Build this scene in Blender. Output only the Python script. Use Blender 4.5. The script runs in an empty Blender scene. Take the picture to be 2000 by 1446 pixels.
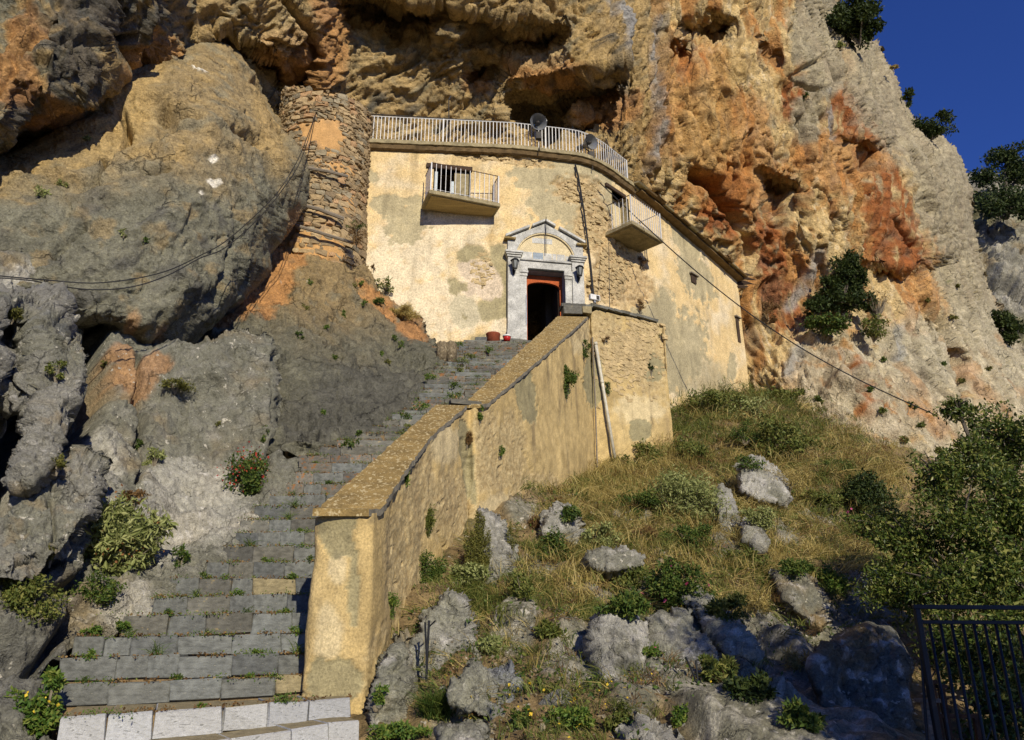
import bpy, math, random
import numpy as np
from mathutils import Vector, Matrix, Euler
R = math.radians
rng = np.random.default_rng(7)
random.seed(7)
sc = bpy.context.scene
COL = sc.collection

# ---------------------------------------------------------------- camera, sky, sun, exposure
F = 1520.0                 # focal length in pixels of the 2000 px wide photograph
PITCH = R(20.0)
cam_data = bpy.data.cameras.new('camera')
cam_data.sensor_width = 36.0
cam_data.lens = F / 2000.0 * 36.0
cam_data.clip_start = 0.05
cam_data.clip_end = 4000.0
cam = bpy.data.objects.new('camera', cam_data)
cam.location = (0, 0, 0)
cam.rotation_euler = (R(90) + PITCH, 0, 0)
COL.objects.link(cam)
sc.camera = cam

SUN_EL, SUN_AZ = R(26.0), R(20.0)      # azimuth measured from straight behind the camera towards the right
to_sun = Vector((math.sin(SUN_AZ) * math.cos(SUN_EL), -math.cos(SUN_AZ) * math.cos(SUN_EL), math.sin(SUN_EL)))
world = bpy.data.worlds.new('World')
sc.world = world
world.use_nodes = True
wn = world.node_tree
for n in list(wn.nodes):
    wn.nodes.remove(n)
sky = wn.nodes.new('ShaderNodeTexSky')
sky.sky_type = 'NISHITA'
sky.sun_disc = False
sky.sun_elevation = SUN_EL
sky.sun_rotation = math.atan2(to_sun.x, to_sun.y)
sky.altitude = 900
sky.air_density = 1.0
sky.dust_density = 0.15
sky.ozone_density = 4.0
tint = wn.nodes.new('ShaderNodeMix'); tint.data_type = 'RGBA'; tint.blend_type = 'MULTIPLY'
tint.inputs[0].default_value = 1.0
tint.inputs[7].default_value = (0.42, 0.62, 1.32, 1)
bg = wn.nodes.new('ShaderNodeBackground'); bg.inputs[1].default_value = 0.074
wo = wn.nodes.new('ShaderNodeOutputWorld')
wn.links.new(sky.outputs[0], tint.inputs[6])
wn.links.new(tint.outputs[2], bg.inputs[0])
wn.links.new(bg.outputs[0], wo.inputs[0])
sun_d = bpy.data.lights.new('sun', 'SUN')
sun_d.energy = 4.3
sun_d.angle = R(0.5)
sun_d.color = (1.0, 0.90, 0.72)
sun_o = bpy.data.objects.new('sun', sun_d)
sun_o.rotation_euler = (-to_sun).to_track_quat('-Z', 'Y').to_euler()
sun_o.location = (10, -20, 30)
COL.objects.link(sun_o)
sc.view_settings.view_transform = 'Standard'
sc.view_settings.look = 'None'
sc.view_settings.gamma = 1
sc.view_settings.use_curve_mapping = False
sc.view_settings.exposure = 0.24
sc.render.engine = 'CYCLES'
sc.cycles.max_bounces = 5
sc.cycles.diffuse_bounces = 3
sc.cycles.transparent_max_bounces = 6
sc.cycles.use_denoising = True

# ---------------------------------------------------------------- projection helpers
cp, sp = math.cos(PITCH), math.sin(PITCH)

def at(px, py, Y):
    """point at world distance Y seen at photo pixel (px, py)"""
    px = np.asarray(px, float); py = np.asarray(py, float); Y = np.asarray(Y, float)
    a = (px - 1000.0) / F; b = (723.0 - py) / F
    dy = cp - b * sp; dz = sp + b * cp
    t = Y / dy
    return np.stack([a * t, Y + 0 * t, dz * t], -1)

def V3(px, py, Y):
    return Vector(at(px, py, Y).tolist())

def proj(P):
    P = np.asarray(P, float)
    zc = P[..., 1] * cp + P[..., 2] * sp
    up = -P[..., 1] * sp + P[..., 2] * cp
    zc = np.maximum(zc, 0.05)
    return 1000 + F * P[..., 0] / zc, 723 - F * up / zc

# ---------------------------------------------------------------- numpy noise
def _h(ix, iy, iz, seed):
    h = (ix.astype(np.int64) * 374761393 + iy.astype(np.int64) * 668265263 + iz.astype(np.int64) * 2147483647 + seed * 1442695041) & 0xFFFFFFFF
    h = ((h ^ (h >> 13)) * 1274126177) & 0xFFFFFFFF
    h = ((h ^ (h >> 16)) * 2246822519) & 0xFFFFFFFF
    return (h ^ (h >> 15)) & 0xFFFFFFFF

def perlin(P, seed=0):
    i = np.floor(P); f = P - i
    i = i.astype(np.int64)
    u = f * f * f * (f * (f * 6 - 15) + 10)
    out = 0
    res = []
    for dx in (0, 1):
        for dy in (0, 1):
            for dz in (0, 1):
                h = _h(i[:, 0] + dx, i[:, 1] + dy, i[:, 2] + dz, seed)
                gx = (h & 255) / 127.5 - 1; gy = ((h >> 8) & 255) / 127.5 - 1; gz = ((h >> 16) & 255) / 127.5 - 1
                v = gx * (f[:, 0] - dx) + gy * (f[:, 1] - dy) + gz * (f[:, 2] - dz)
                w = (u[:, 0] if dx else 1 - u[:, 0]) * (u[:, 1] if dy else 1 - u[:, 1]) * (u[:, 2] if dz else 1 - u[:, 2])
                out = out + v * w
    return out * 1.2

def fbm(P, scale, octv=4, seed=0, gain=0.5, ridged=False, lac=2.03):
    a = 1.0; tot = 0.0; s = 0; Q = P * scale
    for k in range(octv):
        v = perlin(Q, seed + k * 17)
        if ridged:
            v = 1 - np.abs(v) * 2
        s = s + v * a; tot += a
        a *= gain; Q = Q * lac + 3.7
    return s / tot

def facets(P, scale, seed=0, tilt=1.0, soft=22.0):
    """angular blocks: every Worley cell carries its own tilted plane; returns (height, F2-F1, cell random)"""
    Q = P * scale
    i = np.floor(Q).astype(np.int64); f = Q - i
    n = len(P)
    d1 = np.full(n, 9.0); d2 = np.full(n, 9.0); hgt = np.zeros(n); rnd = np.zeros(n); wsum = np.full(n, 1e-12)
    for dx in (-1, 0, 1):
        for dy in (-1, 0, 1):
            for dz in (-1, 0, 1):
                h = _h(i[:, 0] + dx, i[:, 1] + dy, i[:, 2] + dz, seed)
                vx = dx + (h & 1023) / 1023.0 - f[:, 0]
                vy = dy + ((h >> 10) & 1023) / 1023.0 - f[:, 1]
                vz = dz + ((h >> 20) & 1023) / 1023.0 - f[:, 2]
                d = vx * vx + vy * vy + vz * vz
                h2 = (h * 2654435761) & 0xFFFFFFFF
                tx = (h2 & 255) / 127.5 - 1; ty = ((h2 >> 8) & 255) / 127.5 - 1; tz = ((h2 >> 16) & 255) / 127.5 - 1
                r0 = ((h2 >> 24) & 255) / 255.0
                lin = -(vx * tx + vy * ty + vz * tz) * tilt + (r0 - 0.5) * 1.2
                closer = d < d1
                d2 = np.where(closer, d1, np.minimum(d2, d))
                w = np.exp(-soft * d); hgt += w * lin; wsum += w; rnd = np.where(closer, r0, rnd)
                d1 = np.where(closer, d, d1)
    return hgt / wsum, np.sqrt(d2) - np.sqrt(d1), rnd

def warp(P, scale, amp, seed=50):
    return P + amp * np.stack([perlin(P * scale + k * 9.1, seed + k) for k in range(3)], -1)

def stretch(P, d, k):
    d = np.array(d, float); d /= np.linalg.norm(d)
    return P - np.outer(P @ d, d) * (1 - 1.0 / k)

def sstep(a, b, x):
    t = np.clip((x - a) / (b - a), 0, 1)
    return t * t * (3 - 2 * t)

def mix(a, b, t):
    t = np.asarray(t)[..., None]
    return a * (1 - t) + np.asarray(b) * t

# ---------------------------------------------------------------- 2-D helpers
def tps(ctrl, smooth=0.0):
    c = np.array(ctrl, float); xy = c[:, :2]; z = c[:, 2]
    s = np.ptp(xy, axis=0).max(); xy = xy / s
    n = len(c)
    r = np.linalg.norm(xy[:, None] - xy[None], axis=-1)
    K = np.where(r > 0, r * r * np.log(r + 1e-12), 0) + np.eye(n) * smooth
    Pm = np.hstack([np.ones((n, 1)), xy])
    A = np.vstack([np.hstack([K, Pm]), np.hstack([Pm.T, np.zeros((3, 3))])])
    w = np.linalg.solve(A, np.concatenate([z, np.zeros(3)]))
    def f(u, v):
        sh = np.shape(u); u = np.ravel(u) / s; v = np.ravel(v) / s
        o = w[n] + w[n + 1] * u + w[n + 2] * v
        for k in range(n):
            rr = (u - xy[k, 0]) ** 2 + (v - xy[k, 1]) ** 2
            o = o + w[k] * 0.5 * rr * np.log(rr + 1e-12)
        return o.reshape(sh)
    return f

def dist_line(u, v, pts, closed=False):
    pts = [tuple(p) for p in pts]
    if closed:
        pts = pts + [pts[0]]
    d = np.full(np.shape(u), 1e9)
    for (x0, y0), (x1, y1) in zip(pts[:-1], pts[1:]):
        dx, dy = x1 - x0, y1 - y0
        t = np.clip(((u - x0) * dx + (v - y0) * dy) / (dx * dx + dy * dy + 1e-9), 0, 1)
        d = np.minimum(d, np.hypot(u - x0 - t * dx, v - y0 - t * dy))
    return d

def inside(u, v, poly):
    r = np.zeros(np.shape(u), bool)
    n = len(poly)
    for i in range(n):
        x0, y0 = poly[i]; x1, y1 = poly[(i + 1) % n]
        c = ((y0 > v) != (y1 > v)) & (u < (x1 - x0) * (v - y0) / (y1 - y0 + 1e-12) + x0)
        r ^= c
    return r

def sd(u, v, poly):
    """signed distance, positive inside"""
    d = dist_line(u, v, poly, True)
    return np.where(inside(u, v, poly), d, -d)

def ell(u, v, cx, cy, rx, ry, rot=0):
    c, s = math.cos(R(rot)), math.sin(R(rot))
    x = (u - cx) * c + (v - cy) * s; y = -(u - cx) * s + (v - cy) * c
    return np.sqrt((x / rx) ** 2 + (y / ry) ** 2)

def cave(u, v, smp, A, fade=60.0):
    """an overhang whose ceiling spans smp = [(px, top, bottom)...] and runs A metres back"""
    s = np.array(smp, float)
    top = np.interp(u, s[:, 0], s[:, 1]); bot = np.interp(u, s[:, 0], s[:, 2])
    x0, x1 = s[0, 0], s[-1, 0]
    w = (x1 - x0) * 0.18 + 4
    side = sstep(x0 - w * .3, x0 + w, u) * (1 - sstep(x1 - w, x1 + w * .3, u))
    t = np.clip((v - top) / np.maximum(bot - top, 3), 0, 1)
    below = np.exp(-np.maximum(v - bot, 0) / fade)
    return A * side * t * below

# ---------------------------------------------------------------- mesh building
def mesh_np(name, verts, faces, cols=None, smooth=True, mat=None):
    me = bpy.data.meshes.new(name)
    verts = np.asarray(verts, np.float32); faces = np.asarray(faces, np.int32)
    k = faces.shape[1]
    me.vertices.add(len(verts)); me.vertices.foreach_set('co', verts.ravel())
    me.loops.add(faces.size); me.loops.foreach_set('vertex_index', faces.ravel())
    me.polygons.add(len(faces))
    me.polygons.foreach_set('loop_start', np.arange(0, faces.size, k, dtype=np.int32))
    me.polygons.foreach_set('loop_total', np.full(len(faces), k, np.int32))
    me.update(calc_edges=True)
    me.polygons.foreach_set('use_smooth', np.full(len(faces), smooth))
    if cols is not None:
        a = me.color_attributes.new('Col', 'FLOAT_COLOR', 'POINT')
        c = np.ones((len(verts), 4), np.float32); c[:, :3] = np.clip(cols, 0.003, 1)
        a.data.foreach_set('color', c.ravel())
    if mat is not None:
        me.materials.append(mat)
    return me

def link(name, me, parent=None):
    o = bpy.data.objects.new(name, me)
    COL.objects.link(o)
    if parent is not None:
        o.parent = parent
    return o

def tag(o, label=None, cat=None, group=None, kind=None):
    if label: o['label'] = label
    if cat: o['category'] = cat
    if group: o['group'] = group
    if kind: o['kind'] = kind
    return o

def empty(name, loc=(0, 0, 0), rz=0.0, label=None, cat=None, group=None):
    o = bpy.data.objects.new(name, None)
    COL.objects.link(o)
    o.location = loc; o.rotation_euler = (0, 0, rz)
    o.empty_display_size = 0.1
    return tag(o, label, cat, group)

def grid_normals(P):
    gu = np.gradient(P, axis=1); gv = np.gradient(P, axis=0)
    n = np.cross(gv, gu)
    n /= np.linalg.norm(n, axis=-1, keepdims=True) + 1e-9
    return n

def grid_faces(keep):
    nv, nu = keep.shape
    idx = np.arange(nv * nu).reshape(nv, nu)
    k = keep[:-1, :-1] & keep[1:, :-1] & keep[1:, 1:] & keep[:-1, 1:]
    f = np.stack([idx[:-1, :-1], idx[1:, :-1], idx[1:, 1:], idx[:-1, 1:]], -1)[k]
    return f

def compact(V, Fc, C=None):
    used = np.zeros(len(V), bool); used[Fc.ravel()] = True
    m = np.cumsum(used) - 1
    return V[used], m[Fc], (None if C is None else C[used])

def spaced(lo, hi, a, b, step, coarse=12.0):
    """values lo..hi, fine inside a..b"""
    L = [lo]
    while L[-1] < hi:
        x = L[-1]
        d = max(a - x, x - b, 0)
        L.append(x + step + min(d * 0.12, coarse))
    return np.array(L)

def wobble(u, v, amp=5.0):
    Q = np.stack([np.ravel(u) / 42.0, np.ravel(v) / 42.0, np.zeros(np.size(u)) + .5], -1)
    a = perlin(Q, 901) + .5 * perlin(Q * 2.3, 903) + .3 * perlin(Q * 5.1, 905)
    return (amp * a).reshape(np.shape(u))

def box(A, r):
    k = 2 * r + 1
    for ax in (0, 1):
        B = np.pad(A, [(r + 1, r) if q == ax else (0, 0) for q in (0, 1)], mode='edge')
        c = np.cumsum(B, axis=ax)
        A = (c[k:] - c[:-k]) / k if ax == 0 else (c[:, k:] - c[:, :-k]) / k
    return A

def rock_patch(name, U, V, Yf, sdf, dispf, colf, mat, parent=None, step=2.7):
    uu, vv = np.meshgrid(U, V)
    d = sdf(uu, vv)
    keep = d > -step * 1.5
    gy, gx = np.gradient(d, V, U)
    g2 = np.maximum(gx * gx + gy * gy, 0.2)
    mv = keep & (d < 0)
    uu = np.where(mv, uu - d * gx / g2, uu); vv = np.where(mv, vv - d * gy / g2, vv)   # outline vertices slide onto the outline
    Y = Yf(uu, vv)
    P = at(uu, vv, Y)
    N = grid_normals(P)
    fl = np.sum(N * P, -1) > 0                      # face the viewer's side
    N[fl] *= -1
    Pf = P.reshape(-1, 3); uf = uu.ravel(); vf = vv.ravel(); kf = keep.ravel()
    D = np.zeros(len(Pf)); D[kf] = dispf(Pf[kf], uf[kf], vf[kf])
    # where the surface runs away from the viewer the grid is too coarse for fine relief: keep only the coarse relief there
    s_ = np.maximum(P[..., 1] * cp + P[..., 2] * sp, .1) / F
    du = np.linalg.norm(np.gradient(P, axis=1), axis=-1) / (np.gradient(U)[None, :] * s_)
    dv = np.linalg.norm(np.gradient(P, axis=0), axis=-1) / (np.gradient(V)[:, None] * s_)
    w = .9 * sstep(3.5, 9.0, box(np.maximum(du, dv), 2)).ravel()
    Dg = D.reshape(P.shape[:2]); Db = box(box(Dg, 2), 2).ravel()
    D = D * (1 - w) + Db * w
    P2 = Pf + N.reshape(-1, 3) * D[:, None]
    Cc = np.zeros((len(Pf), 3)); Cc[kf] = colf(Pf[kf], uf[kf], vf[kf], D[kf])
    f = grid_faces(keep)
    V2, f2, C2 = compact(P2, f, Cc)
    me = mesh_np(name, V2, f2, C2, True, mat)
    return link(name, me, parent)

# ---------------------------------------------------------------- materials
def new_mat(name):
    m = bpy.data.materials.new(name); m.use_nodes = True
    nt = m.node_tree
    for n in list(nt.nodes): nt.nodes.remove(n)
    out = nt.nodes.new('ShaderNodeOutputMaterial')
    b = nt.nodes.new('ShaderNodeBsdfPrincipled')
    nt.links.new(b.outputs[0], out.inputs[0])
    b.inputs['Roughness'].default_value = 0.85
    b.inputs['Specular IOR Level'].default_value = 0.25
    return m, nt, b, out

def noise_node(nt, scale, detail=6, rough=0.6, vec=None, dist=0.0):
    n = nt.nodes.new('ShaderNodeTexNoise')
    n.inputs['Scale'].default_value = scale; n.inputs['Detail'].default_value = detail
    n.inputs['Roughness'].default_value = rough; n.inputs['Distortion'].default_value = dist
    if vec is not None: nt.links.new(vec, n.inputs['Vector'])
    return n

def ramp(nt, src, stops):
    r = nt.nodes.new('ShaderNodeValToRGB')
    e = r.color_ramp.elements
    while len(e) < len(stops): e.new(0.5)
    for k, (p, c) in enumerate(stops):
        e[k].position = p; e[k].color = (c[0], c[1], c[2], 1) if hasattr(c, '__len__') else (c, c, c, 1)
    nt.links.new(src, r.inputs[0])
    return r

def mult(nt, a, b, fac=1.0, blend='MULTIPLY'):
    m = nt.nodes.new('ShaderNodeMix'); m.data_type = 'RGBA'; m.blend_type = blend
    if isinstance(fac, float): m.inputs[0].default_value = fac
    else: nt.links.new(fac, m.inputs[0])
    for k, x in ((6, a), (7, b)):
        if isinstance(x, tuple): m.inputs[k].default_value = (*x, 1)
        else: nt.links.new(x, m.inputs[k])
    return m.outputs[2]

def surf_mat(name, base=None, scale=6.0, var=(0.6, 1.35), fine=60.0, bump=0.35, bdist=0.02, rough=0.88, pits=0.0, spots=None, vmap=None, metal=0.0, cracks=0.0, obvar=0.0, spot_map=None):
    """general stone / plaster / metal: base colour from the mesh attribute Col or a constant, mottling at two scales, bump"""
    m, nt, b, out = new_mat(name)
    tc = nt.nodes.new('ShaderNodeTexCoord')
    geo = nt.nodes.new('ShaderNodeNewGeometry')
    vec = geo.outputs['Position'] if base is None else tc.outputs['Object']
    if vmap:
        mp = nt.nodes.new('ShaderNodeMapping'); mp.inputs['Scale'].default_value = vmap
        nt.links.new(vec, mp.inputs[0]); vec2 = mp.outputs[0]
    else:
        vec2 = vec
    if base is None:
        at_ = nt.nodes.new('ShaderNodeAttribute'); at_.attribute_name = 'Col'
        c = at_.outputs['Color']
    else:
        rgb = nt.nodes.new('ShaderNodeRGB'); rgb.outputs[0].default_value = (*base, 1)
        c = rgb.outputs[0]
    n1 = noise_node(nt, scale, 8, 0.65, vec2)
    r1 = ramp(nt, n1.outputs[0], [(0.3, var[0]), (0.7, var[1])])
    c = mult(nt, c, r1.outputs[0])
    n2 = noise_node(nt, fine, 4, 0.7, vec)
    r2 = ramp(nt, n2.outputs[0], [(0.3, 0.62), (0.7, 1.32)])
    c = mult(nt, c, r2.outputs[0])
    if spots:
        col, sc_, thr = spots
        sv = vec
        if spot_map:
            mq = nt.nodes.new('ShaderNodeMapping'); mq.inputs['Scale'].default_value = spot_map
            nt.links.new(vec, mq.inputs[0]); sv = mq.outputs[0]
        v = noise_node(nt, sc_, 4, 0.6, sv)
        rs = ramp(nt, v.outputs[0], [(thr, 0.0), (thr + 0.04, 1.0)])
        c = mult(nt, c, col, rs.outputs[0], 'MIX')
    if obvar:
        oi = nt.nodes.new('ShaderNodeObjectInfo')
        ro = ramp(nt, oi.outputs['Random'], [(0.0, (1 - obvar, 1 - obvar, 1 - obvar * .9)), (0.5, (1.0, .97, .92)), (1.0, (1 + obvar * .8, 1 + obvar * .8, 1 + obvar * .8))])
        c = mult(nt, c, ro.outputs[0])
    hcr = None
    if cracks:
        # dark weathered fissures: strongly warped cell borders, broken up by a mask
        wn_ = noise_node(nt, cracks * 1.1, 5, 0.65, vec)
        wv = nt.nodes.new('ShaderNodeMix'); wv.data_type = 'RGBA'; wv.blend_type = 'ADD'; wv.inputs[0].default_value = 0.9 / cracks
        nt.links.new(vec, wv.inputs[6]); nt.links.new(wn_.outputs['Color'], wv.inputs[7])
        vo_ = nt.nodes.new('ShaderNodeTexVoronoi'); vo_.feature = 'DISTANCE_TO_EDGE'; vo_.inputs['Scale'].default_value = cracks
        nt.links.new(wv.outputs[2], vo_.inputs['Vector'])
        rc = ramp(nt, vo_.outputs['Distance'], [(0.0, 0.0), (0.035, 1.0)])
        mk = noise_node(nt, cracks * .8, 3, 0.5, vec); rm = ramp(nt, mk.outputs[0], [(0.52, 1.0), (0.60, 0.0)])
        mx_ = nt.nodes.new('ShaderNodeMath'); mx_.operation = 'MAXIMUM'
        nt.links.new(rc.outputs[0], mx_.inputs[0]); nt.links.new(rm.outputs[0], mx_.inputs[1])
        rk = ramp(nt, mx_.outputs[0], [(0.0, 0.62), (1.0, 1.0)])
        c = mult(nt, c, rk.outputs[0]); hcr = mx_.outputs[0]
        # ridged mid-scale mottling
        n3 = noise_node(nt, fine * .33, 7, 0.7, vec, .6)
        r3 = ramp(nt, n3.outputs[0], [(0.30, 0.62), (0.48, 1.0), (0.70, 1.28)])
        c = mult(nt, c, r3.outputs[0])
    nt.links.new(c, b.inputs['Base Color'])
    b.inputs['Roughness'].default_value = rough
    b.inputs['Metallic'].default_value = metal
    h = nt.nodes.new('ShaderNodeMath'); h.operation = 'ADD'
    nt.links.new(n1.outputs[0], h.inputs[0])
    h2 = nt.nodes.new('ShaderNodeMath'); h2.operation = 'MULTIPLY'; h2.inputs[1].default_value = 0.35
    nt.links.new(n2.outputs[0], h2.inputs[0]); nt.links.new(h2.outputs[0], h.inputs[1])
    hh = h.outputs[0]
    if hcr is not None:
        h4 = nt.nodes.new('ShaderNodeMath'); h4.operation = 'MULTIPLY_ADD'; h4.inputs[1].default_value = 0.5
        nt.links.new(hcr, h4.inputs[0]); nt.links.new(hh, h4.inputs[2])
        h5 = nt.nodes.new('ShaderNodeMath'); h5.operation = 'MULTIPLY_ADD'; h5.inputs[1].default_value = 0.9
        nt.links.new(n3.outputs[0], h5.inputs[0]); nt.links.new(h4.outputs[0], h5.inputs[2]); hh = h5.outputs[0]
    if pits:
        vo = nt.nodes.new('ShaderNodeTexVoronoi'); vo.inputs['Scale'].default_value = pits
        nt.links.new(vec, vo.inputs['Vector'])
        rp = ramp(nt, vo.outputs['Distance'], [(0.0, 0.0), (0.35, 1.0)])
        h3 = nt.nodes.new('ShaderNodeMath'); h3.operation = 'MULTIPLY_ADD'; h3.inputs[1].default_value = 0.4
        nt.links.new(rp.outputs[0], h3.inputs[0]); nt.links.new(hh, h3.inputs[2]); hh = h3.outputs[0]
    bp = nt.nodes.new('ShaderNodeBump'); bp.inputs['Strength'].default_value = bump; bp.inputs['Distance'].default_value = bdist
    nt.links.new(hh, bp.inputs['Height']); nt.links.new(bp.outputs[0], b.inputs['Normal'])
    return m

def leaf_mat(name, c1, c2, c3=None, trans=0.25, rough=0.6):
    m, nt, b, out = new_mat(name)
    g = nt.nodes.new('ShaderNodeNewGeometry')
    stops = [(0.0, c1), (0.55, c2)] + ([(1.0, c3)] if c3 else [])
    r = ramp(nt, g.outputs['Random Per Island'], stops)
    nt.links.new(r.outputs[0], b.inputs['Base Color'])
    b.inputs['Roughness'].default_value = rough
    t = nt.nodes.new('ShaderNodeBsdfTranslucent')
    nt.links.new(r.outputs[0], t.inputs[0])
    mx = nt.nodes.new('ShaderNodeMixShader'); mx.inputs[0].default_value = trans
    nt.links.new(b.outputs[0], mx.inputs[1]); nt.links.new(t.outputs[0], mx.inputs[2])
    nt.links.new(mx.outputs[0], out.inputs[0])
    return m

M = {}
M['rock'] = surf_mat('rock', None, 3.2, (0.68, 1.32), 30, 1.0, 0.085, pits=7, cracks=1.5)
M['rock_near'] = surf_mat('rock_near', None, 7, (0.7, 1.3), 70, 0.95, 0.04, pits=16, cracks=3.2, spots=((0.50, 0.47, 0.38), 9, 0.645))
M['rock_far'] = surf_mat('rock_far', None, 1.6, (0.6, 1.35), 14, 1.0, 0.2, cracks=.6)
M['plaster'] = surf_mat('plaster', None, 2.6, (0.82, 1.14), 22, 0.6, 0.03)
M['plaster_wall'] = surf_mat('plaster_wall', None, 5, (0.78, 1.2), 45, 0.55, 0.02, pits=14)
M['stone'] = surf_mat('rubble_stone', (0.36, 0.27, 0.15), 5, (0.6, 1.35), 60, 0.7, 0.03, obvar=.4)
M['stone2'] = surf_mat('rubble_stone_grey', (0.28, 0.24, 0.16), 5, (0.6, 1.35), 60, 0.7, 0.03, obvar=.35)
M['stump'] = surf_mat('mossy_stump', (0.21, 0.165, 0.10), 14, (0.35, 1.6), 60, 1.0, 0.04, spots=((0.40, 0.34, 0.22), 16, 0.60))
M['rubble'] = surf_mat('plastered_rubble', (0.46, 0.35, 0.18), 5, (0.55, 1.35), 50, 0.8, 0.03)
M['stone3'] = surf_mat('rubble_stone_rust', (0.36, 0.23, 0.12), 5, (0.6, 1.35), 60, 0.7, 0.03, obvar=.35)
M['step'] = surf_mat('blue_grey_step_stone', (0.140, 0.148, 0.138), 4, (0.55, 1.4), 60, 0.6, 0.02, spots=((0.30, 0.28, 0.20), 16, 0.68), obvar=.28)
M['step2'] = surf_mat('grey_step_stone', (0.13, 0.128, 0.108), 4, (0.55, 1.4), 60, 0.6, 0.02, spots=((0.27, 0.22, 0.12), 7, 0.64), obvar=.3)
M['step3'] = surf_mat('rusty_step_stone', (0.15, 0.14, 0.115), 4, (0.6, 1.4), 60, 0.6, 0.02, spots=((0.25, 0.12, 0.045), 5, 0.57), obvar=.3)
M['step_ochre'] = surf_mat('ochre_step_stone', (0.27, 0.225, 0.125), 5, (0.6, 1.35), 60, 0.6, 0.02)
M['white_step'] = surf_mat('worn_white_paint', (0.40, 0.41, 0.41), 9, (0.8, 1.1), 60, 0.7, 0.012, spots=((0.20, 0.205, 0.20), 7, 0.60), spot_map=(1.0, 1, 2.2), obvar=.12)
M['soil'] = surf_mat('soil', (0.20, 0.14, 0.07), 6, (0.6, 1.4), 60, 0.8, 0.03)
M['coping'] = surf_mat('lichen_coping', (0.245, 0.17, 0.062), 4, (0.6, 1.3), 60, 0.7, 0.02, spots=((0.43, 0.35, 0.19), 19, 0.56), spot_map=(1.3, .8, 1))
M['coping_edge'] = surf_mat('grey_coping_edge', (0.17, 0.155, 0.12), 6, (0.6, 1.3), 60, 0.6, 0.02)
M['concrete'] = surf_mat('old_concrete', (0.30, 0.25, 0.14), 4, (0.55, 1.3), 40, 0.5, 0.02)
M['soffit'] = surf_mat('soffit_board', (0.40, 0.30, 0.13), 3, (0.6, 1.3), 40, 0.4, 0.01, vmap=(0.4, 8, 1))
M['marble'] = surf_mat('weathered_marble', (0.50, 0.495, 0.45), 3, (0.55, 1.22), 30, 0.3, 0.01)
M['marble_blue'] = surf_mat('grey_marble_panel', (0.28, 0.33, 0.37), 4, (0.7, 1.25), 40, 0.2, 0.005)
M['tymp'] = surf_mat('cream_tympanum', (0.60, 0.50, 0.30), 3, (0.8, 1.1), 30, 0.3, 0.01)
M['white_metal'] = surf_mat('white_painted_iron', (0.62, 0.62, 0.60), 12, (0.8, 1.1), 80, 0.1, 0.002, rough=0.5, spots=((0.22, 0.10, 0.05), 14, 0.68))
M['black_metal'] = surf_mat('black_painted_iron', (0.016, 0.017, 0.018), 12, (0.7, 1.3), 80, 0.2, 0.002, rough=0.38)
M['rust'] = surf_mat('rusty_iron', (0.075, 0.04, 0.022), 12, (0.6, 1.4), 80, 0.4, 0.004, rough=0.8)
M['dark_iron'] = surf_mat('dark_iron', (0.04, 0.035, 0.03), 12, (0.6, 1.4), 80, 0.3, 0.003, rough=0.6)
M['grey_metal'] = surf_mat('grey_cast_aluminium', (0.30, 0.31, 0.32), 8, (0.8, 1.15), 80, 0.1, 0.002, rough=0.4, metal=0.5)
M['cable'] = surf_mat('black_cable', (0.02, 0.02, 0.02), 12, (0.8, 1.2), 80, 0.1, 0.001, rough=0.5)
M['pvc'] = surf_mat('pale_plastic_pipe', (0.55, 0.52, 0.42), 6, (0.7, 1.15), 60, 0.1, 0.002, rough=0.5)
M['wood'] = surf_mat('weathered_timber', (0.20, 0.17, 0.13), 6, (0.6, 1.35), 60, 0.6, 0.01, vmap=(1, 1, 8))
M['dark_wood'] = surf_mat('dark_timber', (0.055, 0.035, 0.022), 6, (0.6, 1.4), 60, 0.6, 0.01)
M['roof_wood'] = surf_mat('brown_roof_timber', (0.15, 0.10, 0.045), 5, (0.6, 1.4), 60, 0.6, 0.01)
M['orange_paint'] = surf_mat('orange_red_paint', (0.42, 0.10, 0.03), 5, (0.75, 1.15), 40, 0.2, 0.004)
M['terracotta'] = surf_mat('terracotta', (0.25, 0.065, 0.03), 8, (0.7, 1.3), 60, 0.4, 0.01)
M['red_plastic'] = surf_mat('red_plastic', (0.40, 0.02, 0.02), 8, (0.9, 1.1), 60, 0.05, 0.001, rough=0.35)
M['white_plastic'] = surf_mat('white_plastic', (0.65, 0.65, 0.62), 8, (0.9, 1.1), 60, 0.05, 0.001, rough=0.4)
M['interior'] = surf_mat('dim_interior_plaster', (0.10, 0.075, 0.05), 4, (0.8, 1.2), 40, 0.2, 0.01)
M['pale_frame'] = surf_mat('pale_blue_frame', (0.50, 0.56, 0.57), 6, (0.85, 1.1), 50, 0.1, 0.002)
M['bark'] = surf_mat('bark', (0.10, 0.085, 0.065), 10, (0.6, 1.4), 60, 0.8, 0.02)
M['twig'] = surf_mat('pale_twig', (0.20, 0.17, 0.12), 10, (0.6, 1.4), 60, 0.3, 0.01)
M['glass'] = new_mat('lantern_glass')[0]
_b = M['glass'].node_tree.nodes['Principled BSDF']; _b.inputs['Base Color'].default_value = (0.20, 0.21, 0.19, 1); _b.inputs['Roughness'].default_value = 0.2
M['leaf_dark'] = leaf_mat('dark_leaves', (0.014, 0.026, 0.006), (0.035, 0.058, 0.012), (0.075, 0.095, 0.02))
M['leaf_mid'] = leaf_mat('mid_leaves', (0.03, 0.06, 0.010), (0.07, 0.12, 0.02), (0.16, 0.18, 0.035))
M['leaf_tree'] = leaf_mat('tree_leaves', (0.035, 0.06, 0.010), (0.085, 0.125, 0.022), (0.27, 0.27, 0.07), rough=.4)
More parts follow.
